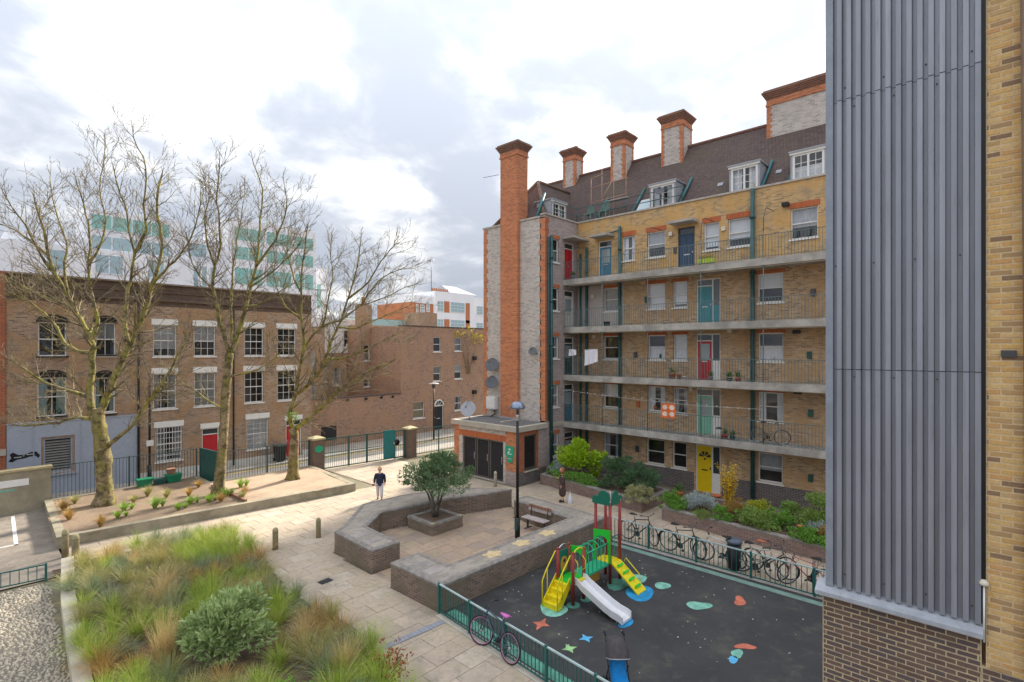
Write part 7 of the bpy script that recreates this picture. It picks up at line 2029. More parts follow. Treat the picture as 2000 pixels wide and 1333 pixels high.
pot(24.95, 18.1, FL[4], 0.13, 0.3, GREYP, 'pot with plant by the red corner door on the top walkway', LEAFG)
pot(23.9, 11.15, 0.05, 0.2, 0.35, TERRA, 'terracotta pot left of the yellow door at ground level', LEAFG)
pot(24.3, 9.5, 0.05, 0.2, 0.45, TERRA, 'orange pot right of the yellow door behind the forsythia')
tr2 = empty('window_trough', (24.62, 10.15, FL[4] + 0.02), 0, 'lime yellow trough of flowers on the top walkway', 'flower trough')
LIME = plain('lime_yellow_plastic', (0.55, 0.68, 0.05), 0.4, var=0.05)
MB().box(0.05, 0.28, -0.38, 0.38, 0.1, 0.34).build('trough', LIME, tr2)
m = MB(); rd2 = random.Random(2)
for i in range(140):
    p = Vector((rd2.uniform(0.03, 0.3), rd2.uniform(-0.36, 0.36), 0.34 + rd2.uniform(0, 0.14))); a = rd2.uniform(0, 6.28); d = Vector((cos(a), sin(a), 0.8)) * 0.05; w_ = Vector((-sin(a), cos(a), 0)) * 0.02
    m.add([p - d, p + w_, p + d, p - w_], [(0, 1, 2, 3)])
m.build('flowers', leafmat('trough_flowers', (0.55, 0.32, 0.02), (0.25, 0.30, 0.05)), tr2)
ck = empty('kitchen_bin', (25.0, 9.65, FL[1]), 0, 'white pedal bin on the first-floor walkway right of the mint door', 'bin')
MB().lathe((0, 0, 0), [(0.14, 0), (0.15, 0.45), (0.15, 0.47)], 14).build('bin_body', WHITE, ck); MB().lathe((0, 0, 0.47), [(0.155, 0), (0.15, 0.05), (0.05, 0.1)], 14).build('bin_lid', STEELD, ck)
bk = MB().lathe((0, 0, 0), [(0.14, 0), (0.19, 0.3), (0.2, 0.32)], 12); be = empty('black_bucket', (25.1, 15.9, FL[3]), 0, 'black bucket on the third-floor walkway by the rendered wall', 'bucket'); bk.build('bucket_body', BLACK, be)
MB().tube([(0, -0.19, 0.3), (0, -0.12, 0.42), (0, 0.12, 0.42), (0, 0.19, 0.3)], 0.008, 5).build('bucket_handle', STEEL, be)
# roof-terrace clutter
def garden_chair(y, label):
    e = empty('garden_chair', (26.12, y, PAR + 0.09), 0, label, 'chair', 'green chairs on the parapet')
    G_ = plain('grey_green_plastic', (0.16, 0.27, 0.24), 0.5, var=0.1)
    MB().box(-0.22, 0.2, -0.24, 0.24, 0.34, 0.38).build('seat', G_, e)
    for i in range(5): MB().box(0.17, 0.2, -0.23 + i * 0.095, -0.16 + i * 0.095, 0.38, 0.85).build('back_slat', G_, e)
    MB().box(0.165, 0.205, -0.24, 0.24, 0.85, 0.92).build('back_rail', G_, e)
    for (x, yy) in ((-0.2, -0.22), (-0.2, 0.22), (0.18, -0.22), (0.18, 0.22)): MB().box(x - 0.02, x + 0.02, yy - 0.02, yy + 0.02, 0, 0.34).build('leg', G_, e)
garden_chair(17.75, 'grey green chair on the parapet, nearer the wing')
garden_chair(16.7, 'grey green chair on the parapet, right of the leaning vent pipe')
sc = empty('scaffold', (0, 0, 0), 0, 'light rusty scaffold frame standing against the tiled roof', 'scaffold')
RUST = plain('rusty_tube', (0.48, 0.30, 0.19), 0.6, 0.2, var=0.15)
for y, zt2 in ((17.75, 17.4), (17.0, 17.75), (16.2, 17.9), (15.4, 18.0)):
    MB().tube([(26.32, y, PAR), (26.32, y, zt2)], 0.022, 6).build('scaffold_pole', RUST, sc)
for z, a, b in ((15.9, 17.85, 15.3), (16.8, 17.85, 15.3), (17.35, 17.8, 16.9)):
    MB().tube([(26.30, a, z), (26.30, b, z + 0.1)], 0.02, 6).build('scaffold_tube', RUST, sc)
MB().tube([(26.30, 17.0, 16.0), (27.3, 16.9, 17.3)], 0.02, 6).build('scaffold_brace', RUST, sc)
MB().box(26.25, 26.6, 15.3, 16.6, 15.78, 15.83).build('scaffold_board', WOOD, sc)
TREES = {
 't1': ((4.96, 28.90, 0.40), [
  (0.34, 0.25, [(0.0,0,0.4),(0.0,0,1.64),(-0.09,0,2.99),(-0.25,0,4.12),(-0.23,0,4.57)]),
  (0.20, 0.05, [(-0.56,-0.0,4.3),(-0.6,-0.02,5.13),(-0.49,-0.03,6.82),(-0.52,-0.05,7.67),(-0.91,-0.07,8.39),(-1.19,-0.09,8.95),(-1.44,-0.11,9.46),(-2.03,-0.13,10.47),(-2.3,-0.15,11.29),(-2.5,-0.17,12.41),(-3.0,-0.19,13.97),(-3.58,-0.21,15.19)]),
  (0.12, 0.03, [(-0.56,0.0,7.67),(-0.31,0.03,8.28),(-0.45,0.06,9.07),(-0.68,0.09,9.98),(-0.8,0.12,10.89),(-0.74,0.16,12.03),(-0.95,0.2,13.17),(-1.38,0.23,14.54),(-1.64,0.27,15.92)]),
  (0.21, 0.06, [(-0.18,0.0,4.45),(0.0,0.11,5.01),(0.31,0.24,6.02),(0.58,0.38,6.81),(0.77,0.52,7.5),(0.94,0.66,8.01),(1.17,0.81,8.78),(1.3,0.96,9.5),(1.38,1.11,10.22),(1.58,1.27,11.19),(1.6,1.42,12.53),(1.25,1.58,14.01),(1.44,1.74,15.74),(1.62,1.9,16.9)]),
  (0.12, 0.03, [(1.06,-0.0,7.54),(0.93,-0.02,8.62),(1.04,-0.03,9.52),(1.23,-0.05,10.52),(1.38,-0.07,11.42),(1.17,-0.09,12.43),(0.96,-0.11,13.54),(0.53,-0.13,15.1),(0.72,-0.15,16.66)]),
  (0.13, 0.04, [(0.16,0.0,2.94),(0.72,0.0,3.44),(1.28,0.01,3.93),(1.84,0.01,4.79),(2.29,0.02,5.35),(2.73,0.02,6.03),(3.18,0.03,6.82),(3.63,0.03,7.61),(4.05,0.04,8.58)]),
  (0.11, 0.03, [(-0.52,0.0,4.12),(-1.25,0.07,4.22),(-2.1,0.14,3.98),(-3.42,0.22,3.81),(-4.41,0.31,3.89),(-5.29,0.39,4.11)]),
  (0.12, 0.03, [(-0.74,-0.0,5.13),(-1.22,-0.24,5.37),(-1.87,-0.52,5.68),(-2.48,-0.81,6.18),(-2.85,-1.11,6.62),(-3.16,-1.41,7.01)]),
  (0.12, 0.03, [(-0.56,0.0,7.04),(-1.2,0.01,7.15),(-1.77,0.01,7.54),(-2.11,0.02,8.17),(-2.68,0.03,8.8),(-3.25,0.04,9.25),(-4.16,0.05,9.7),(-5.3,0.05,9.98)]),
  (0.08, 0.02, [(-1.26,0.0,8.96),(-1.98,0.13,9.26),(-3.24,0.27,9.73),(-4.52,0.42,10.36),(-6.06,0.58,10.96)]),
  (0.09, 0.02, [(-1.53,0.0,9.47),(-1.95,0.22,10.68),(-2.05,0.48,11.86),(-2.62,0.75,13.08),(-3.22,1.03,14.56),(-3.58,1.31,16.07)]),
  (0.09, 0.02, [(2.14,-0.0,10.08),(2.84,-0.31,10.6),(3.73,-0.66,11.2),(4.5,-1.04,12.0),(5.05,-1.42,13.18),(5.33,-1.82,14.32)]),
  (0.08, 0.02, [(1.33,-0.0,11.43),(1.95,-0.15,12.41),(1.96,-0.32,13.48),(2.19,-0.5,14.98),(1.82,-0.69,16.22),(1.87,-0.88,16.9)]),
  (0.08, 0.02, [(-2.14,-0.0,10.49),(-2.41,-0.4,11.25),(-2.66,-0.86,12.47),(-2.85,-1.34,13.2),(-3.0,-1.83,14.1)]),
  (0.07, 0.02, [(-0.7,0.0,10.87),(-0.36,0.24,11.82),(-0.35,0.51,13.02),(-0.8,0.79,14.49),(-0.79,1.09,16.23),(-1.14,1.39,17.41)]),
  (0.07, 0.02, [(-2.43,0.0,11.32),(-3.46,0.26,12.05),(-4.65,0.55,12.69),(-6.11,0.87,13.11)]),
 ]),
 't2': ((8.96, 26.97, 0.40), [
  (0.24, 0.17, [(0.0,0,0.4),(0.12,0,1.97),(0.24,0,3.17),(0.31,0,4.86),(0.43,0,6.31),(0.51,0,7.03)]),
  (0.13, 0.03, [(0.51,-0.0,7.03),(0.22,-0.18,8.23),(0.17,-0.39,9.17),(0.08,-0.61,10.09),(0.3,-0.84,11.0),(0.67,-1.08,11.88),(0.75,-1.31,12.98),(0.78,-1.56,14.05),(1.03,-1.8,15.1),(1.1,-2.05,16.01)]),
  (0.15, 0.03, [(0.51,0.0,6.98),(0.82,0.19,7.88),(1.07,0.41,9.23),(1.2,0.65,10.24),(1.33,0.89,11.27),(1.31,1.13,12.32),(1.29,1.38,13.64),(1.27,1.64,15.25),(0.71,1.9,16.62),(0.19,2.16,17.63)]),
  (0.09, 0.02, [(0.68,0.0,7.47),(0.47,0.24,8.73),(0.32,0.52,9.98),(0.27,0.82,11.26),(0.26,1.13,12.57),(0.3,1.44,13.65),(0.34,1.76,15.28),(-0.03,2.08,16.95)]),
  (0.07, 0.02, [(0.31,0.0,4.38),(-0.5,0.15,4.73),(-1.33,0.32,5.27),(-2.17,0.5,5.75),(-2.79,0.69,6.78)]),
  (0.07, 0.02, [(0.43,0.0,5.95),(1.22,0.11,6.06),(2.13,0.24,6.49),(2.8,0.38,7.08),(3.23,0.52,8.01)]),
  (0.07, 0.02, [(-0.17,-0.0,11.13),(-0.34,-0.33,12.03),(-0.23,-0.72,13.13),(0.23,-1.12,14.41),(0.24,-1.53,15.64)]),
  (0.08, 0.02, [(1.76,-0.0,11.13),(2.7,-0.47,12.0),(3.41,-1.01,12.82),(3.88,-1.58,13.82),(3.81,-2.17,14.75)]),
  (0.07, 0.02, [(1.52,0.0,10.17),(2.23,0.03,10.65),(3.06,0.06,11.38),(3.89,0.09,12.36),(4.12,0.13,13.58)]),
  (0.06, 0.02, [(-0.27,-0.0,10.17),(-0.54,-0.59,10.57),(-0.6,-1.26,11.39),(-0.28,-1.97,12.37)]),
  (0.06, 0.02, [(1.28,-0.0,9.2),(2.32,-0.41,9.41),(3.59,-0.89,10.06),(4.71,-1.39,10.34)]),
 ]),
 't3': ((12.57, 27.09, 0.40), [
  (0.27, 0.20, [(0.0,0,0.4),(0.05,0,1.66),(0.11,0,2.73),(-0.05,0,3.1)]),
  (0.17, 0.04, [(-0.05,-0.0,3.1),(-0.09,-0.1,3.87),(0.22,-0.22,5.0),(0.49,-0.35,6.12),(0.75,-0.47,7.23),(0.72,-0.61,8.69),(0.72,-0.74,10.14),(0.91,-0.88,11.74),(1.14,-1.02,13.21),(1.4,-1.16,14.46)]),
  (0.14, 0.03, [(0.13,-0.0,4.87),(0.93,-0.19,5.37),(1.54,-0.4,6.12),(1.99,-0.63,6.86),(2.43,-0.86,7.87),(2.87,-1.1,8.66),(3.31,-1.35,9.72),(3.82,-1.6,11.11),(4.09,-1.85,12.52),(4.34,-2.11,13.21)]),
  (0.17, 0.04, [(0.11,-0.0,3.05),(0.76,-0.02,3.48),(1.08,-0.04,3.78),(1.68,-0.05,4.23),(2.38,-0.08,5.09),(3.29,-0.1,5.57),(4.05,-0.12,6.11),(5.17,-0.14,6.56),(5.92,-0.16,6.91)]),
  (0.10, 0.02, [(1.77,-0.0,6.74),(2.37,-0.05,6.69),(3.21,-0.1,6.91),(4.27,-0.15,7.44),(5.4,-0.21,7.94),(6.15,-0.27,8.34)]),
  (0.08, 0.02, [(1.39,0.0,8.35),(1.88,0.21,8.58),(2.45,0.46,8.81),(3.36,0.72,9.53),(4.53,0.98,10.0),(5.64,1.26,10.59),(6.51,1.53,10.9)]),
  (0.09, 0.02, [(0.56,0.0,7.23),(1.15,0.01,8.08),(1.6,0.03,8.51),(1.81,0.04,9.69),(2.07,0.05,11.04),(1.93,0.07,12.38),(2.19,0.09,13.72)]),
  (0.08, 0.02, [(0.43,0.0,10.22),(-0.13,0.19,11.32),(-0.49,0.4,12.71),(-0.32,0.63,14.13)]),
  (0.08, 0.02, [(2.89,-0.0,9.85),(3.96,-0.0,10.76),(4.63,-0.0,11.83),(5.3,-0.0,12.63),(5.84,-0.0,12.9)]),
  (0.07, 0.02, [(2.36,0.0,8.35),(3.38,0.16,8.36),(4.55,0.34,8.91),(5.73,0.53,9.46),(6.57,0.73,9.76)]),
  (0.07, 0.02, [(0.48,-0.0,8.73),(-0.3,-0.06,9.42),(-0.8,-0.12,10.48),(-1.04,-0.19,11.8)]),
  (0.07, 0.02, [(3.56,-0.0,9.48),(4.31,-0.3,10.46),(5.18,-0.64,11.07),(6.3,-0.99,11.41)]),
 ]),
}
# ------------------------------------------------------------ the three bare street trees
def bark_mat(name, a, b, moss, amt):
    t = NT(name)
    n = t.noise(1.4, 5, 0.6); n2 = t.noise(9, 5, 0.7)
    n3 = t.noise(3.4, 5, 0.7, dist=0.5)
    c = t.mix(t.mr(n2, 0.35, 0.65, 0, 1), a, b)
    c = t.mix(t.mr(n, 0.38, 0.6, 0, amt), c, moss)
    c = t.mix(t.mr(n3, 0.47, 0.60, 0, 0.85), c, tuple(x * 0.36 for x in a))
    c = t.mix(t.mr(n3, 0.30, 0.42, 0.5, 0), c, (0.40, 0.34, 0.24))
    t.color(c); t.bump(t.math('ADD', n2, n3), 0.9, 0.06); t.b.inputs['Roughness'].default_value = 0.9
    return t.m
TRUNK = bark_mat('mossy_plane_bark', (0.21, 0.15, 0.085), (0.36, 0.27, 0.15), (0.20, 0.18, 0.03), 0.8)
LIMB = bark_mat('lichen_limb_bark', (0.20, 0.16, 0.075), (0.34, 0.28, 0.13), (0.30, 0.27, 0.03), 0.8)
TWIG = bark_mat('twig_bark', (0.20, 0.155, 0.105), (0.32, 0.255, 0.165), (0.28, 0.24, 0.075), 0.6)
RT_ = Vector((sin(AZ), -cos(AZ), 0)); FW_ = Vector((cos(AZ), sin(AZ), 0))
def grow(mb, p, d, L, r0, level, rd, tips):
    n = max(2, int(L / (0.34 if level < 2 else 0.27)))
    pts = [p.copy()]; rads = [r0]; step = L / n; dd = d.normalized()
    for i in range(n):
        dd = (dd + Vector((rd.uniform(-1, 1), rd.uniform(-1, 1), rd.uniform(-0.6, 1.0))) * 0.17 + Vector((0, 0, 0.07))).normalized()
        pts.append(pts[-1] + dd * step)
        rads.append(max(0.0062, r0 * (1 - 0.75 * (i + 1) / n)))
    mb.tube(pts, rads, 5 if level <= 1 else 3, False)
    if level >= 3: return
    for i in range(1, n + 1):
        k = (2 if rd.random() < 0.6 else 1) if level < 2 else (1 if rd.random() < 0.6 else 2)
        for _ in range(k):
            ax = Vector((rd.uniform(-1, 1), rd.uniform(-1, 1), rd.uniform(-1, 1))).normalized()
            base = (pts[i] - pts[i-1]).normalized()
            side = base.cross(ax).normalized()
            a = radians(rd.uniform(22, 48))
            nd = base * cos(a) + side * sin(a)
            q = pts[i-1].lerp(pts[i], rd.uniform(0.3, 1.0))
            grow(mb, q, nd, L * rd.uniform(0.38, 0.62) * (1 - 0.25 * i / n), max(0.006, rads[i] * 0.62), level + 1, rd, tips)
tree_labels = {'t1': 'largest bare mossy tree with spreading limbs, leftmost of three', 't2': 'slender bare tree, middle of three along the railing', 't3': 'bare tree leaning right over the street, rightmost of three'}
for key, (base, limbs) in TREES.items():
    rd = random.Random(hash(key) % 1000 if False else {'t1': 5, 't2': 6, 't3': 9}[key])
    te = empty('bare_tree', (0, 0, 0), 0, tree_labels[key], 'tree')
    B0 = Vector((base[0], base[1], 0))
    tm, lm_, cm = MB(), MB(), MB()
    for li, (r0, r1, pts) in enumerate(limbs):
        P = [B0 + RT_ * a + FW_ * d + Vector((0, 0, z)) for a, d, z in pts]
        # resample smoothly
        Q = []; m = len(P)
        for i in range(m - 1):
            p0, p1, p2, p3 = P[max(i-1, 0)], P[i], P[i+1], P[min(i+2, m-1)]
            for s in range(6 if li == 0 else 3):
                t_ = s / (6 if li == 0 else 3)
                Q.append(0.5 * ((2*p1) + (p2 - p0)*t_ + (2*p0 - 5*p1 + 4*p2 - p3)*t_*t_ + (3*p1 - p0 - 3*p2 + p3)*t_**3))
        Q.append(P[-1])
        if li > 0: Q = Q[:max(6, int(len(Q) * 0.9))]
        n = len(Q)
        jit = 0.0 if li == 0 else 0.03
        Q = [q + Vector((rd.uniform(-jit, jit), rd.uniform(-jit, jit), rd.uniform(-jit, jit))) if 0 < i < n - 1 else q for i, q in enumerate(Q)]
        rads = [(r0 + (r1 - r0) * (i / (n - 1)) ** 0.7) * (1.0 if li == 0 else 0.84) for i in range(n)]
        if li == 0:
            rads[0] *= 1.5; rads[1] *= 1.3; rads[2] *= 1.15
            Q[0] = Q[0] - Vector((0, 0, 0.1))
            tm.tube(Q, [r * (1 + 0.05 * sin(i * 2.1)) for i, r in enumerate(rads)], 18)
            for vi in range(len(tm.v)):       # flutes, bosses and root flare
                v = Vector(tm.v[vi]); ax_ = min(Q, key=lambda q_: abs(q_.z - v.z)); o_ = Vector((v.x - ax_.x, v.y - ax_.y, 0))
                an = atan2(o_.y, o_.x)
                k_ = 0.10 * sin(5 * an + v.z * 0.6) * max(0.15, 1 - (v.z - 0.3) / 1.6) + 0.16 * mnoise.noise((v.x * 2.3, v.y * 2.3, v.z * 1.5)) + 0.08 * mnoise.noise((v.x * 7, v.y * 7, v.z * 4))
                tm.v[vi] = tuple(v + o_ * k_)
        else:
            lm_.tube(Q, rads, 8)
            for i in range(3, n):
                f = i / (n - 1)
                if f < 0.25 and rd.random() < 0.5: continue
                for _k in range(2 if rd.random() < 0.8 else 1):
                    bd = (Q[i] - Q[i-1]).normalized()
                    ax = Vector((rd.uniform(-1, 1), rd.uniform(-1, 1), rd.uniform(-1, 1))).normalized()
                    sd_ = bd.cross(ax).normalized(); a = radians(rd.uniform(28, 60))
                    grow(cm, Q[i-1].lerp(Q[i], rd.random()), bd * cos(a) + sd_ * sin(a), rd.uniform(0.8, 2.2) * (0.65 + 0.5 * f if f < 0.6 else 1.3 - 0.6 * f), max(0.014, rads[i] * 0.42), 1, rd, None)
            grow(cm, Q[-1], (Q[-1] - Q[-2]), rd.uniform(0.4, 0.8), max(0.012, rads[-1]), 1, rd, None)
    tr_ = tm.build('trunk', TRUNK, te); lo = lm_.build('limbs', LIMB, te); cm.build('crown_twigs', TWIG, te)

# ------------------------------------------------------------ leafy shrubs
def leaf_cloud(mb, c, rx, ry, rz, n, L, W, rd, clump=14, droop=0.0, shell=0.75, up=0.3):
    """leaf-sized faces gathered in clumps through the crown's volume"""
    c = Vector(c); cl = []
    for i in range(clump):
        a, b = rd.uniform(0, 2 * pi), math.acos(rd.uniform(-0.75, 1))
        q = rd.uniform(0.5, 0.95); sz = rd.uniform(0.24, 0.46)
        if i % 4 == 0: q, sz = rd.uniform(0.98, 1.22), rd.uniform(0.10, 0.2)       # stray sprigs break the outline
        cl.append((Vector((rx * q * sin(b) * cos(a), ry * q * sin(b) * sin(a), rz * q * cos(b))), sz))
    for i in range(n):
        o_, s = cl[i % clump]
        if s < 0.21 and rd.random() < 0.6: o_, s = cl[(i + 1 + i // clump % 2) % clump]
        a, b = rd.uniform(0, 2 * pi), math.acos(rd.uniform(-1, 1)); q = rd.random() ** 0.33
        off = Vector((rx * sin(b) * cos(a), ry * sin(b) * sin(a), rz * cos(b))) * s * q
        p = c + o_ + off
        d = (Vector((o_.x / rx, o_.y / ry, o_.z / rz)) * 0.5 + Vector((off.x / rx, off.y / ry, off.z / rz)) * 2.0 + Vector((rd.uniform(-1, 1), rd.uniform(-1, 1), rd.uniform(-1, 1))) * 0.8 + Vector((0, 0, up - droop)))
        if d.length < 1e-3: d = Vector((0, 0, 1))
        d.normalize(); w = d.cross(Vector((rd.uniform(-1, 1), rd.uniform(-1, 1), rd.uniform(-0.3, 1)))).normalized()
        l, ww = L * rd.uniform(0.65, 1.3), W * rd.uniform(0.7, 1.2)
        nn = d.cross(w) * (0.12 * l)
        mb.add([p, p + d * l * 0.5 + w * ww * 0.5 + nn, p + d * l, p + d * l * 0.5 - w * ww * 0.5 + nn], [(0, 1, 2), (0, 2, 3)])
def shrub(name, loc, rx, ry, rz, n, L, W, mat, label, seed, cat='shrub', stems=6, h0=0.0, clump=26, **k):
    rd = random.Random(seed); e = empty(name, loc, 0, label, cat)
    mb = MB(); leaf_cloud(mb, (0, 0, h0 + rz), rx, ry, rz, n, L, W, rd, clump, **k); mb.build('foliage', mat, e)
    st = MB()
    for i in range(stems):
        a = rd.uniform(0, 6.28); r_ = rd.uniform(0.3, 0.8)
        st.tube([(0.06 * cos(a), 0.06 * sin(a), -0.05), (rx * r_ * 0.4 * cos(a), ry * r_ * 0.4 * sin(a), h0 + rz * 0.7), (rx * r_ * cos(a), ry * r_ * sin(a), h0 + rz * 1.4)], [0.025, 0.018, 0.008], 5)
    st.build('stems', TWIG, e)
    return e
L_LIME = leafmat('lime_leaf', (0.20, 0.36, 0.015), (0.36, 0.50, 0.02))
L_DARK = leafmat('dark_evergreen_leaf', (0.045, 0.10, 0.045), (0.10, 0.18, 0.08), 0.45)
L_IVY = leafmat('mid_green_leaf', (0.08, 0.22, 0.03), (0.18, 0.35, 0.05))
L_SILV = leafmat('silver_leaf', (0.30, 0.37, 0.36), (0.44, 0.50, 0.50))
L_PALE = leafmat('straw_green_leaf', (0.26, 0.28, 0.12), (0.40, 0.38, 0.20))
L_FORS = leafmat('forsythia_flower', (0.62, 0.36, 0.01), (0.75, 0.50, 0.02))
L_YG = leafmat('yellow_green_leaf', (0.24, 0.32, 0.03), (0.42, 0.42, 0.04))
L_MID = leafmat('olive_green_leaf', (0.12, 0.22, 0.04), (0.24, 0.33, 0.08))
L_RUST = leafmat('rusty_leaf', (0.26, 0.17, 0.05), (0.36, 0.22, 0.06))
L_OLIVE = leafmat('grey_green_holly_leaf', (0.06, 0.12, 0.05), (0.18, 0.27, 0.125), 0.5)
L_LAUR = leafmat('glossy_laurel_leaf', (0.12, 0.20, 0.05), (0.40, 0.49, 0.22), 0.45)
Pz = 0.5
shrub('lime_bush', (22.75, 16.0, Pz), 1.0, 1.0, 0.95, 5200, 0.15, 0.085, L_LIME, 'large bright lime green bush in the planter below the walkway', 1)
shrub('evergreen_bush', (22.35, 13.4, Pz), 1.05, 1.1, 0.66, 5200, 0.11, 0.05, L_DARK, 'dark evergreen bush right of the lime bush', 2, droop=0.1)
shrub('evergreen_bush', (22.2, 12.2, Pz), 0.8, 0.75, 0.55, 3200, 0.11, 0.05, L_DARK, 'smaller dark evergreen bush at the planter end by the yellow door', 22, droop=0.1)
shrub('trailing_plant', (21.75, 15.6, Pz), 0.5, 1.3, 0.26, 2200, 0.09, 0.05, L_IVY, 'low green trailing plant in front of the lime bush', 3, droop=0.3)
shrub('trailing_plant', (22.5, 17.4, Pz), 0.55, 0.5, 0.28, 1200, 0.09, 0.05, L_IVY, 'low green plant at the planter corner by the outbuilding', 4)
shrub('silver_plant', (22.2, 16.95, Pz), 0.42, 0.45, 0.36, 900, 0.13, 0.022, L_SILV, 'silver spiky plant left of the lime bush', 5, up=0.6)
shrub('straw_bush', (21.25, 11.75, Pz - 0.05), 0.75, 0.6, 0.3, 1900, 0.15, 0.03, L_PALE, 'pale straw green bush spilling over the planter corner', 6, droop=0.7)
shrub('hebe_bush', (20.95, 9.95, Pz - 0.15), 0.52, 0.55, 0.42, 2200, 0.1, 0.04, L_IVY, 'rounded green bush at the left end of the shrub planter', 7)
shrub('silver_plant', (21.4, 9.0, Pz), 0.52, 0.65, 0.36, 1500, 0.12, 0.03, L_SILV, 'silver leaved bush before the yellow door', 8, up=0.5)
shrub('green_mound', (20.75, 7.9, Pz), 0.38, 0.45, 0.25, 1000, 0.09, 0.05, L_IVY, 'small green mound below the forsythia', 9)
shrub('grey_mound', (20.6, 8.6, Pz - 0.05), 0.3, 0.4, 0.16, 600, 0.08, 0.03, L_MID, 'small grey green mound at the planter edge', 29)
fo = empty('forsythia', (22.3, 8.2, Pz), 0, 'tall yellow flowering forsythia right of the yellow door', 'shrub')
mb = MB(); st = MB(); rd = random.Random(10)
for i in range(26):
    a = rd.uniform(0, 6.28); sp_ = rd.uniform(0.05, 0.55); h = rd.uniform(1.1, 2.0)
    pts = [Vector((0.08 * cos(a), 0.08 * sin(a), 0)), Vector((sp_ * 0.5 * cos(a), sp_ * 0.5 * sin(a), h * 0.55)), Vector((sp_ * cos(a), sp_ * sin(a), h))]
    st.tube(pts, [0.014, 0.01, 0.005], 4)
    for k in range(85):
        t_ = rd.uniform(0.12, 1); p = pts[0].lerp(pts[1], t_ * 2) if t_ < 0.5 else pts[1].lerp(pts[2], t_ * 2 - 1)
        p = p + Vector((rd.gauss(0, 0.04), rd.gauss(0, 0.04), rd.gauss(0, 0.03)))
        d = Vector((rd.uniform(-1, 1), rd.uniform(-1, 1), rd.uniform(-0.4, 1))).normalized() * 0.055; w = d.cross(Vector((rd.uniform(-1, 1), rd.uniform(-1, 1), 1))).normalized() * 0.022
        mb.add([p, p + d * 0.5 + w, p + d, p + d * 0.5 - w], [(0, 1, 2, 3)])
mb.build('flowers', L_FORS, fo); st.build('stems', TWIG, fo)
shrub('golden_plant', (21.6, 7.5, Pz), 0.5, 0.6, 0.34, 1300, 0.09, 0.045, L_RUST, 'orange brown low plant at the forsythia foot', 11)
shrub('golden_euonymus', (21.6, 6.75, Pz), 0.45, 0.55, 0.4, 1700, 0.09, 0.05, L_YG, 'yellow green bush right of the forsythia', 12)
shrub('green_mound', (20.8, 6.5, Pz), 0.55, 0.85, 0.32, 2200, 0.1, 0.055, L_MID, 'broad olive green plant spilling at the planter front', 13, droop=0.3)
shrub('green_mound', (21.4, 6.0, Pz), 0.5, 0.55, 0.34, 1600, 0.1, 0.055, L_IVY, 'mid green bush behind the spilling olive plant', 14)
shrub('broad_bush', (22.4, 4.9, Pz), 0.95, 1.1, 0.62, 4600, 0.11, 0.05, L_MID, 'large olive green bush below the ground floor window near the tower', 15)
shrub('rusty_plant', (21.0, 4.1, Pz), 0.5, 0.5, 0.36, 1500, 0.09, 0.035, L_RUST, 'rusty brown mound near the tower', 16)
shrub('green_mound', (20.5, 4.9, Pz - 0.06), 0.4, 0.55, 0.26, 1400, 0.1, 0.06, L_IVY, 'bright green plant with a pink flower at the planter front', 17, droop=0.4)
shrub('silver_plant', (21.3, 4.7, Pz), 0.35, 0.35, 0.26, 700, 0.1, 0.025, L_SILV, 'small silver plant between green and rusty mounds', 18)
shrub('trailing_plant', (20.35, 3.9, Pz - 0.1), 0.35, 0.5, 0.22, 900, 0.1, 0.06, L_IVY, 'green plant trailing over the planter wall beside the tower', 19, droop=0.6)
fl_ = MB(); rd = random.Random(4)
for i in range(14):
    a = 2 * pi * i / 14; p = Vector((0, 0, 0)); d = Vector((cos(a), sin(a), 0.4)) * 0.09; w = Vector((-sin(a), cos(a), 0)) * 0.03
    fl_.add([p, p + d * 0.6 + w, p + d, p + d * 0.6 - w], [(0, 1, 2, 3)])
fl_.lathe((0, 0, 0), [(0.03, 0), (0.01, 0.03)], 8); fl_.build('pink_flower', plain('coral_petal', (0.70, 0.13, 0.09), 0.6, var=0.1), None, (20.35, 5.05, 1.02), label='single coral pink flower over the bright green plant', cat='flower')
# small clipped tree in the square planter
ht = empty('holly_tree', (13.6, 16.68, 0.44), 0, 'small round-headed evergreen tree in the square planter', 'tree')
mb = MB(); rd = random.Random(31)
leaf_cloud(mb, (0, 0, 1.62), 1.3, 1.3, 0.72, 6500, 0.12, 0.05, rd, 26)
leaf_cloud(mb, (0.1, -0.05, 2.05), 0.75, 0.75, 0.5, 2200, 0.12, 0.05, rd, 12)
mb.build('crown', L_OLIVE, ht)
st = MB()
for i in range(6):
    a = i * 1.05 + 0.3
    st.tube([(0.1 * cos(a), 0.1 * sin(a), -0.02), (0.13 * cos(a), 0.13 * sin(a), 0.4), (0.3 * cos(a), 0.3 * sin(a), 0.95), (0.75 * cos(a), 0.75 * sin(a), 1.6)], [0.05, 0.045, 0.035, 0.012], 7)
st.build('trunk', bark_mat('grey_bark', (0.12, 0.10, 0.085), (0.2, 0.17, 0.14), (0.16, 0.16, 0.08), 0.4), ht)
# climber with yellow leaves on the corner house, seen beside the wing
yc = empty('yellow_climber', (33.6, 36.3, 6.9), 0, 'sparse yellow leaved climber on the corner house by the wing', 'climber')
mb = MB(); rd = random.Random(8); leaf_cloud(mb, (0, 0, 1.4), 2.0, 0.35, 1.0, 130, 0.2, 0.13, rd, 14); mb.build('leaves', leafmat('yellow_leaf', (0.42, 0.36, 0.02), (0.55, 0.46, 0.03)), yc)
st = MB()
for i in range(6): st.tube([(rd.uniform(-0.3, 0.3), 0.05, -2), (rd.uniform(-1, 1), 0.05, 0.5), (rd.uniform(-1.6, 1.6), 0.0, 2)], [0.03, 0.02, 0.01], 4)
st.build('stems', TWIG, yc)

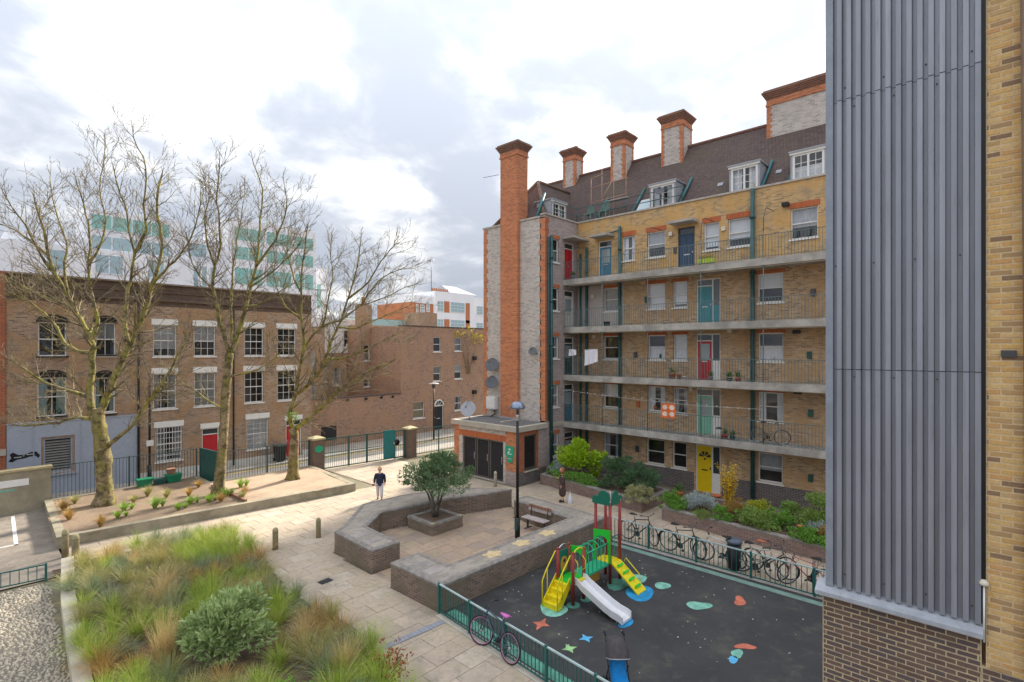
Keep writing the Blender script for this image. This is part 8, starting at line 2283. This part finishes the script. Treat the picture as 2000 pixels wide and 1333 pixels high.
# ------------------------------------------------------------ grasses
def tuft(mb, c, h, spread, n, rd, w=0.012, arch=0.6, seg=4):
    c = Vector(c)
    for i in range(n):
        a = rd.uniform(0, 2 * pi); L = h * rd.uniform(0.6, 1.15); lean = rd.random() ** 0.7 * spread
        p0 = c + Vector((cos(a), sin(a), 0)) * rd.uniform(0, 0.1) * h
        side = Vector((-sin(a), cos(a), 0)); vs = []
        tw = rd.uniform(-0.4, 0.4)
        for k in range(seg + 1):
            t_ = k / seg
            out_ = lean * (t_ ** 1.6) * L; up = L * (t_ - arch * lean * 0.75 * t_ ** 2.4)
            p = p0 + Vector((cos(a + tw * t_), sin(a + tw * t_), 0)) * out_ + Vector((0, 0, up))
            ww = w * (1 - t_) ** 0.7 * rd.uniform(0.8, 1.1)
            if k < seg: vs += [p - side * ww / 2, p + side * ww / 2]
            else: vs.append(p)
        fs = [(2*k, 2*k+1, 2*k+3, 2*k+2) for k in range(seg - 1)] + [(2*seg-2, 2*seg-1, 2*seg)]
        mb.add(vs, fs)
G_GRN = leafmat('fresh_grass_blade', (0.20, 0.31, 0.035), (0.38, 0.46, 0.07), 0.6, 2.5, 0.3)
G_OLV = leafmat('olive_grass_blade', (0.24, 0.24, 0.075), (0.40, 0.37, 0.14), 0.6, 2.5, 0.3)
G_STR = leafmat('straw_grass_blade', (0.50, 0.36, 0.15), (0.62, 0.48, 0.24), 0.7, 2.5, 0.3)
G_ORG = leafmat('bronze_grass_blade', (0.34, 0.21, 0.06), (0.44, 0.29, 0.09), 0.7, 2.5, 0.3)
G_BLU = leafmat('blue_green_grass_blade', (0.13, 0.19, 0.10), (0.24, 0.29, 0.17), 0.6, 2.5, 0.3)
G_BRT = leafmat('bright_leaf_blade', (0.16, 0.30, 0.03), (0.28, 0.42, 0.06), 0.55, 2.5, 0.3)
BEDG = [(2.55, 22.2), (7.3, 22.1), (7.5, 18.6), (6.9, 15.5), (7.1, 12.0), (6.5, 9.4), (5.2, 5.5), (1.7, 5.5), (2.2, 14.8), (2.55, 19)]
rd = random.Random(21)
sets = {k: MB() for k in ('g', 'o', 's', 'b', 'u')}
mats = {'g': G_GRN, 'o': G_OLV, 's': G_STR, 'b': G_ORG, 'u': G_BLU}
spots = []
tries = 0
while len(spots) < 190 and tries < 6000:
    tries += 1
    x, y = rd.uniform(1.7, 7.5), rd.uniform(7.0, 22.3)
    if not inpoly(x, y, BEDG): continue
    if (x - 4.55) ** 2 + (y - 13.0) ** 2 < 1.3: continue
    if 4.5 < x < 5.3 and 9.8 < y < 11.3: continue        # bare soil under the laurel
    if any((x - a) ** 2 + (y - b) ** 2 < 0.42 ** 2 for a, b in spots): continue
    spots.append((x, y))
grassy = empty('ornamental_grasses', (0, 0, 0), 0, 'mass of green, olive and bronze ornamental grasses filling the foreground bed', 'grass'); tag(grassy, kind='stuff')
for (x, y) in spots:
    r_ = mnoise.noise((x * 0.55, y * 0.55, 4.2)) + rd.uniform(-0.25, 0.25)
    k = 'g' if r_ > 0.0 else ('u' if r_ > -0.08 else ('o' if r_ > -0.34 else ('s' if rd.random() < 0.35 else 'b')))
    h = rd.uniform(0.65, 1.0)
    tuft(sets[k], (x, y, 0.08), h, rd.uniform(0.75, 1.05), int(rd.uniform(240, 330)), rd, 0.013, 0.75)
    if rd.random() < 0.5: tuft(sets['s' if k != 's' else 'o'], (x, y, 0.08), h * 1.05, 0.9, 45, rd, 0.010, 0.7)
for k in sets: sets[k].build('grass_blades', mats[k], grassy, kind='stuff')
tg = empty('tall_grass_clump', (3.35, 13.4, 0.1), 0, 'tall straw-coloured feather grass clump left of the laurel', 'grass')
mb = MB(); tuft(mb, (0, 0, 0), 1.45, 0.32, 300, rd, 0.013, 0.25); mb.build('stalks', G_STR, tg)
mb = MB(); tuft(mb, (0, 0, 0), 0.8, 0.8, 160, rd, 0.013, 0.7); mb.build('blades', G_ORG, tg)
tg2 = empty('tall_grass_clump', (5.9, 10.3, 0.1), 0, 'straw-coloured grass clump at the bottom edge right of the laurel', 'grass')
mb = MB(); tuft(mb, (0, 0, 0), 0.95, 0.55, 280, rd, 0.013, 0.4); mb.build('stalks', G_STR, tg2)
lr = shrub('laurel_bush', (4.55, 12.95, 0.1), 0.86, 0.86, 0.62, 3600, 0.18, 0.075, L_LAUR, 'large glossy laurel bush in the foreground grass bed', 41, h0=0.15, clump=30, up=0.5)
shrub('low_herb', (4.6, 10.7, 0.1), 0.35, 0.35, 0.14, 420, 0.09, 0.05, L_IVY, 'low green herb on bare soil below the laurel', 43, stems=3)
shrub('low_herb', (5.15, 10.15, 0.1), 0.3, 0.3, 0.14, 420, 0.09, 0.05, L_IVY, 'low green herb on bare soil at the bottom edge', 44, stems=3)
shrub('red_stemmed_shrub', (6.55, 9.55, 0.05), 0.42, 0.42, 0.42, 190, 0.09, 0.05, leafmat('red_autumn_leaf', (0.26, 0.05, 0.025), (0.36, 0.09, 0.04)), 'sparse red leaved shrub at the bottom edge of the grass bed', 45, stems=9)
rk = MB(); 
for i in range(7):
    for k in range(10):
        t_, a = pi * i / 6, 2 * pi * k / 10; q = 1 + 0.12 * sin(3 * a + i)
        rk.v.append((0.22 * q * sin(t_) * cos(a), 0.18 * q * sin(t_) * sin(a), 0.1 - 0.1 * cos(t_)))
for i in range(6):
    for k in range(10): rk.f.append([i*10+k, i*10+(k+1) % 10, (i+1)*10+(k+1) % 10, (i+1)*10+k]); rk.sm.append(True)
rk.build('boulder', plain('sandstone', (0.48, 0.34, 0.22), 0.9, var=0.2, scale=9, bump=0.3), None, (4.75, 9.9, 0.08), label='rounded sandstone boulder at the bottom edge of the grass bed', cat='rock')
# small tufts in the raised bed, each its own plant
tl = [(3.55, 27.2, 0.5, G_ORG, 'bronze grass tuft in the raised bed, by the left kerb'), (3.6, 28.9, 0.55, G_ORG, 'orange bronze grass tuft beside the end of the street railing'),
      (4.25, 25.35, 0.45, G_ORG, 'bronze tuft nearest the bollards in the raised bed'), (5.3, 27.0, 0.4, G_BRT, 'bright green leafy tuft just left of the first tree foot'),
      (6.3, 26.5, 0.5, G_BRT, 'green tuft right of the first tree foot'), (7.5, 26.0, 0.42, G_BRT, 'broad green tuft at the middle of the raised bed kerb'),
      (8.15, 25.75, 0.42, G_BRT, 'green tuft touching the bronze tuft at the raised bed kerb'), (8.55, 25.45, 0.42, G_ORG, 'bronze tuft at the kerb right of the green tufts'),
      (6.6, 29.0, 0.5, G_OLV, 'olive grass tuft below the left recycling box'), (7.1, 28.0, 0.45, G_OLV, 'olive bronze tuft left of the bed centre'),
      (7.9, 27.6, 0.42, G_ORG, 'bronze tuft at the centre of the raised bed'), (8.7, 28.9, 0.4, G_ORG, 'small bronze tuft behind the bed centre'),
      (9.0, 26.2, 0.42, G_BRT, 'green tuft left of the second tree foot'), (9.75, 26.0, 0.4, G_ORG, 'bronze tuft just right of the second tree foot'), (10.1, 27.4, 0.5, G_BRT, 'spindly yellow green plant behind the second tree foot')]
tl += [(4.9, 26.0, 0.35, G_BRT, 'low green tuft at the kerb left of the first tree foot'), (6.9, 25.5, 0.35, G_BRT, 'low green tuft at the raised bed kerb below the first tree'), (5.9, 28.2, 0.35, G_OLV, 'olive tuft just behind the first tree foot'), (4.1, 29.9, 0.4, G_OLV, 'olive tuft at the back left corner of the raised bed'), (9.4, 25.3, 0.33, G_OLV, 'olive tuft at the kerb by the timber edge')]
for (x, y, h, m, lab) in tl:
    mb = MB(); tuft(mb, (0, 0, 0), h * 1.25, 0.95, 220 if m is not G_BRT else 130, rd, 0.018 if m is not G_BRT else 0.026, 0.75, 4)
    if m is G_BRT: tuft(mb, (0.3, 0.1, 0), h * 0.9, 0.95, 80, rd, 0.026, 0.75, 4)
    mb.build('grass_tuft', m, None, (x, y, 0.40), label=lab, cat='grass')
shrub('ivy_tuft', (12.4, 26.9, 3.4), 0.26, 0.26, 0.3, 160, 0.1, 0.06, L_MID, 'green ivy tuft growing on the fork of the third tree', 51, stems=2, cat='ivy')
# weeds and leaf litter on the soil
lit = MB()
for i in range(900):
    x, y = rd.uniform(3.2, 14.4), rd.uniform(24.3, 31.3)
    if not inpoly(x, y, BED): continue
    s = rd.uniform(0.012, 0.035); a = rd.uniform(0, 3)
    lit.add([(x + s * cos(a), y + s * sin(a), 0.46 + rd.uniform(0, 0.01)), (x - s * sin(a) * 0.5, y + s * cos(a) * 0.5, 0.465), (x - s * cos(a), y - s * sin(a), 0.46), (x + s * sin(a) * 0.5, y - s * cos(a) * 0.5, 0.462)], [(0, 1, 2, 3)])
lit.build('leaf_litter', plain('dry_leaf', (0.34, 0.22, 0.12), 0.9, var=0.3, scale=20), None, label='dry leaf litter and bark scattered on the raised bed', cat='litter', kind='stuff')
